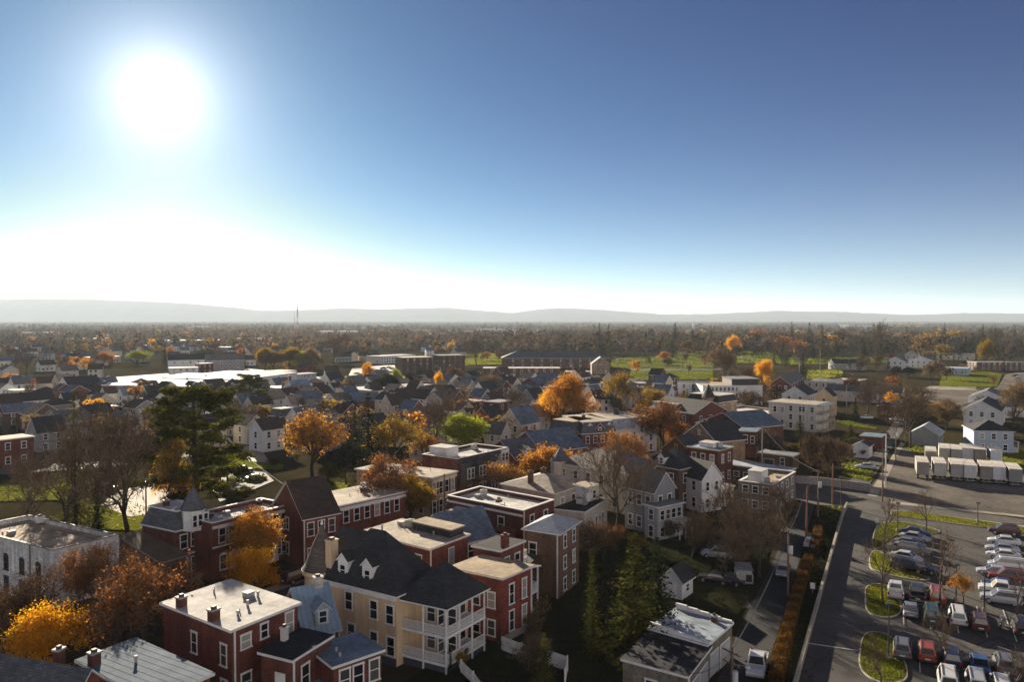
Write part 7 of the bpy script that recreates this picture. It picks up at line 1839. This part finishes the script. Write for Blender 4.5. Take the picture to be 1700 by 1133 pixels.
# ---------------------------------------------------------------- far woods and hills
def woods():
    rr = np.random.RandomState(3)
    def wood(name, lab, n, hmean, hsd, wr, mat, y0, y1, xr=(-350, 2050), per=26, clump=0, tint=(.5, .3), cone=False):
        C = []
        while len(C) < n:
            py = y0 + (y1 - y0) * rr.rand() ** .9; px = rr.uniform(*xr)
            if py > 566 and 0 < px < 840 and rr.rand() < .35: continue
            q = G(px, py); pat = math.sin(q.x * .0041 + 1.3 * math.sin(q.y * .0017)) + math.sin(q.y * .0052 + q.x * .0013)
            if pat < -.9 and not cone and py < 575: continue
            C.append(q[:])
        C = np.array(C); hh = np.clip(rr.normal(hmean, hsd, n), hmean * .45, hmean * 1.9); ww = hh * rr.uniform(*wr, n); tt = np.clip(rr.normal(tint[0], tint[1], n) + .28 * np.sin(C[:, 0] * .006 + C[:, 1] * .003), 0, 1)
        o = rr.normal(0, 1, (n, per, 3)); o /= np.linalg.norm(o, axis=2, keepdims=True); o *= rr.rand(n, per, 1) ** .4
        if cone: o[:, :, 2] = rr.rand(n, per) * 2 - 1; k = (1 - o[:, :, 2:3]) / 2 + .08; o[:, :, :2] *= k * 1.1
        P = C[:, None, :] + o * np.stack([ww / 2, ww / 2, hh * .44], 1)[:, None, :] + np.array([0, 0, 1.]) * (hh * .54)[:, None, None]
        P = P.reshape(-1, 3); N = (o + rr.normal(0, .7, o.shape)).reshape(-1, 3); S = np.repeat(ww * .30, per) * rr.uniform(.6, 1.3, n * per); T_ = np.clip(np.repeat(tt, per) + rr.normal(0, .13, n * per), 0, 1)
        tag(mobj(name, card_mesh(name, P, N, S, T_, mat, .8), None), lab, 'woods', kind='stuff')
    wood('woods', 'far brown bare woods reaching to the hills', 9000, 12, 3, (.8, 1.3), leafy((.05, .036, .026), (.09, .066, .046), (.15, .11, .07), .25), 534.5, 583)
    wood('woods', 'far orange and yellow trees dotted through the woods', 620, 11, 2.5, (.8, 1.2), leafy((.16, .06, .015), (.3, .14, .02), (.45, .28, .04), .35), 538, 585)
    wood('woods', 'far dark evergreens among the woods', 1100, 13, 4, (.4, .7), L_SPRU, 537, 585, cone=True)
    wood('woods', 'brown woods behind the cemetery and school', 900, 14, 3.5, (.7, 1.1), leafy((.04, .03, .02), (.08, .056, .036), (.14, .10, .06), .25), 566, 590, (840, 2050), 40)
woods()

def far_fields():
    rr = random.Random(8); ms = [ground('dry_field', (.10, .085, .05), (.15, .125, .075), (.2, .17, .1), .02, .2), ground('green_field', (.06, .07, .015), (.09, .1, .022), (.12, .125, .03), .02, .2)]
    for i in range(26):
        px, py = rr.uniform(0, 1700), rr.uniform(537, 566); w, h = rr.uniform(18, 60), rr.uniform(1.2, 2.6) * (py - 528) / 20
        s = rr.uniform(-12, 12); sheet('field', [(px - w, py + h), (px + w, py + h), (px + w * .8 + s, py - h), (px - w * .8 + s, py - h)], ms[i % 3 == 0], .03 + .01 * i)
far_fields()

def hills():
    prof = [(-900, 520), (-500, 512), (-200, 501), (0, 497.5), (60, 496), (150, 497), (230, 500), (300, 503), (380, 510), (440, 516), (500, 515.5), (560, 512), (640, 513.5), (740, 511), (800, 516), (850, 520), (900, 513), (930, 511.5), (990, 514), (1050, 518), (1100, 522), (1170, 521.5), (1240, 519), (1290, 516), (1330, 517), (1400, 518), (1460, 521), (1500, 523), (1560, 522), (1600, 520), (1650, 520), (1700, 521), (2000, 517), (2500, 521)]
    rr = random.Random(4); D0 = 13200.0; V = []; F = []; rows = [(-1700, 0), (-1100, .42), (-500, .78), (0, 1), (700, .7), (1500, 0)]
    xs = np.arange(-900, 2500, 9.0); ys = np.interp(xs, [p[0] for p in prof], [p[1] for p in prof]) + np.array([rr.gauss(0, .25) for _ in xs])
    for x, y in zip(xs, ys):
        top = CAMH + (HOR - y) / FOC * D0
        for k, (dd, fz) in enumerate(rows): V.append(((x - 850) / FOC * D0 * (1 + dd / D0 * .3), D0 + dd + rr.uniform(-60, 60), -.5 if fz == 0 else top * fz + (rr.gauss(0, 4) if 0 < fz < 1 else 0)))
    n = len(rows)
    for i in range(len(xs) - 1):
        for k in range(n - 1): a = i * n + k; F.append((a, a + n, a + n + 1, a + 1))
    me = bpy.data.meshes.new('hills'); me.from_pydata(V, [], F); me.materials.append(ground('wooded_hills', (.09, .09, .09), (.12, .115, .11), (.15, .14, .13), .004, .03)); me.polygons.foreach_set('use_smooth', [True] * len(F)); me.update()
    tag(mobj('hills', me), kind='structure')
hills()

def haze():
    m = MB(); m.box(-17500, 17500, -120, 17500, -1.2, 395)
    hm = bpy.data.materials.new('haze'); hm.use_nodes = True; n = hm.node_tree.nodes; n.clear()
    o = n.new('ShaderNodeOutputMaterial'); p = n.new('ShaderNodeVolumePrincipled'); p.inputs['Color'].default_value = (.7, .84, 1, 1); p.inputs['Density'].default_value = 4.8e-5; p.inputs['Anisotropy'].default_value = .2
    hm.node_tree.links.new(p.outputs[0], o.inputs['Volume'])
    tag(m.obj('haze', [hm]), 'pale haze over the whole town', 'haze', kind='stuff')
haze()
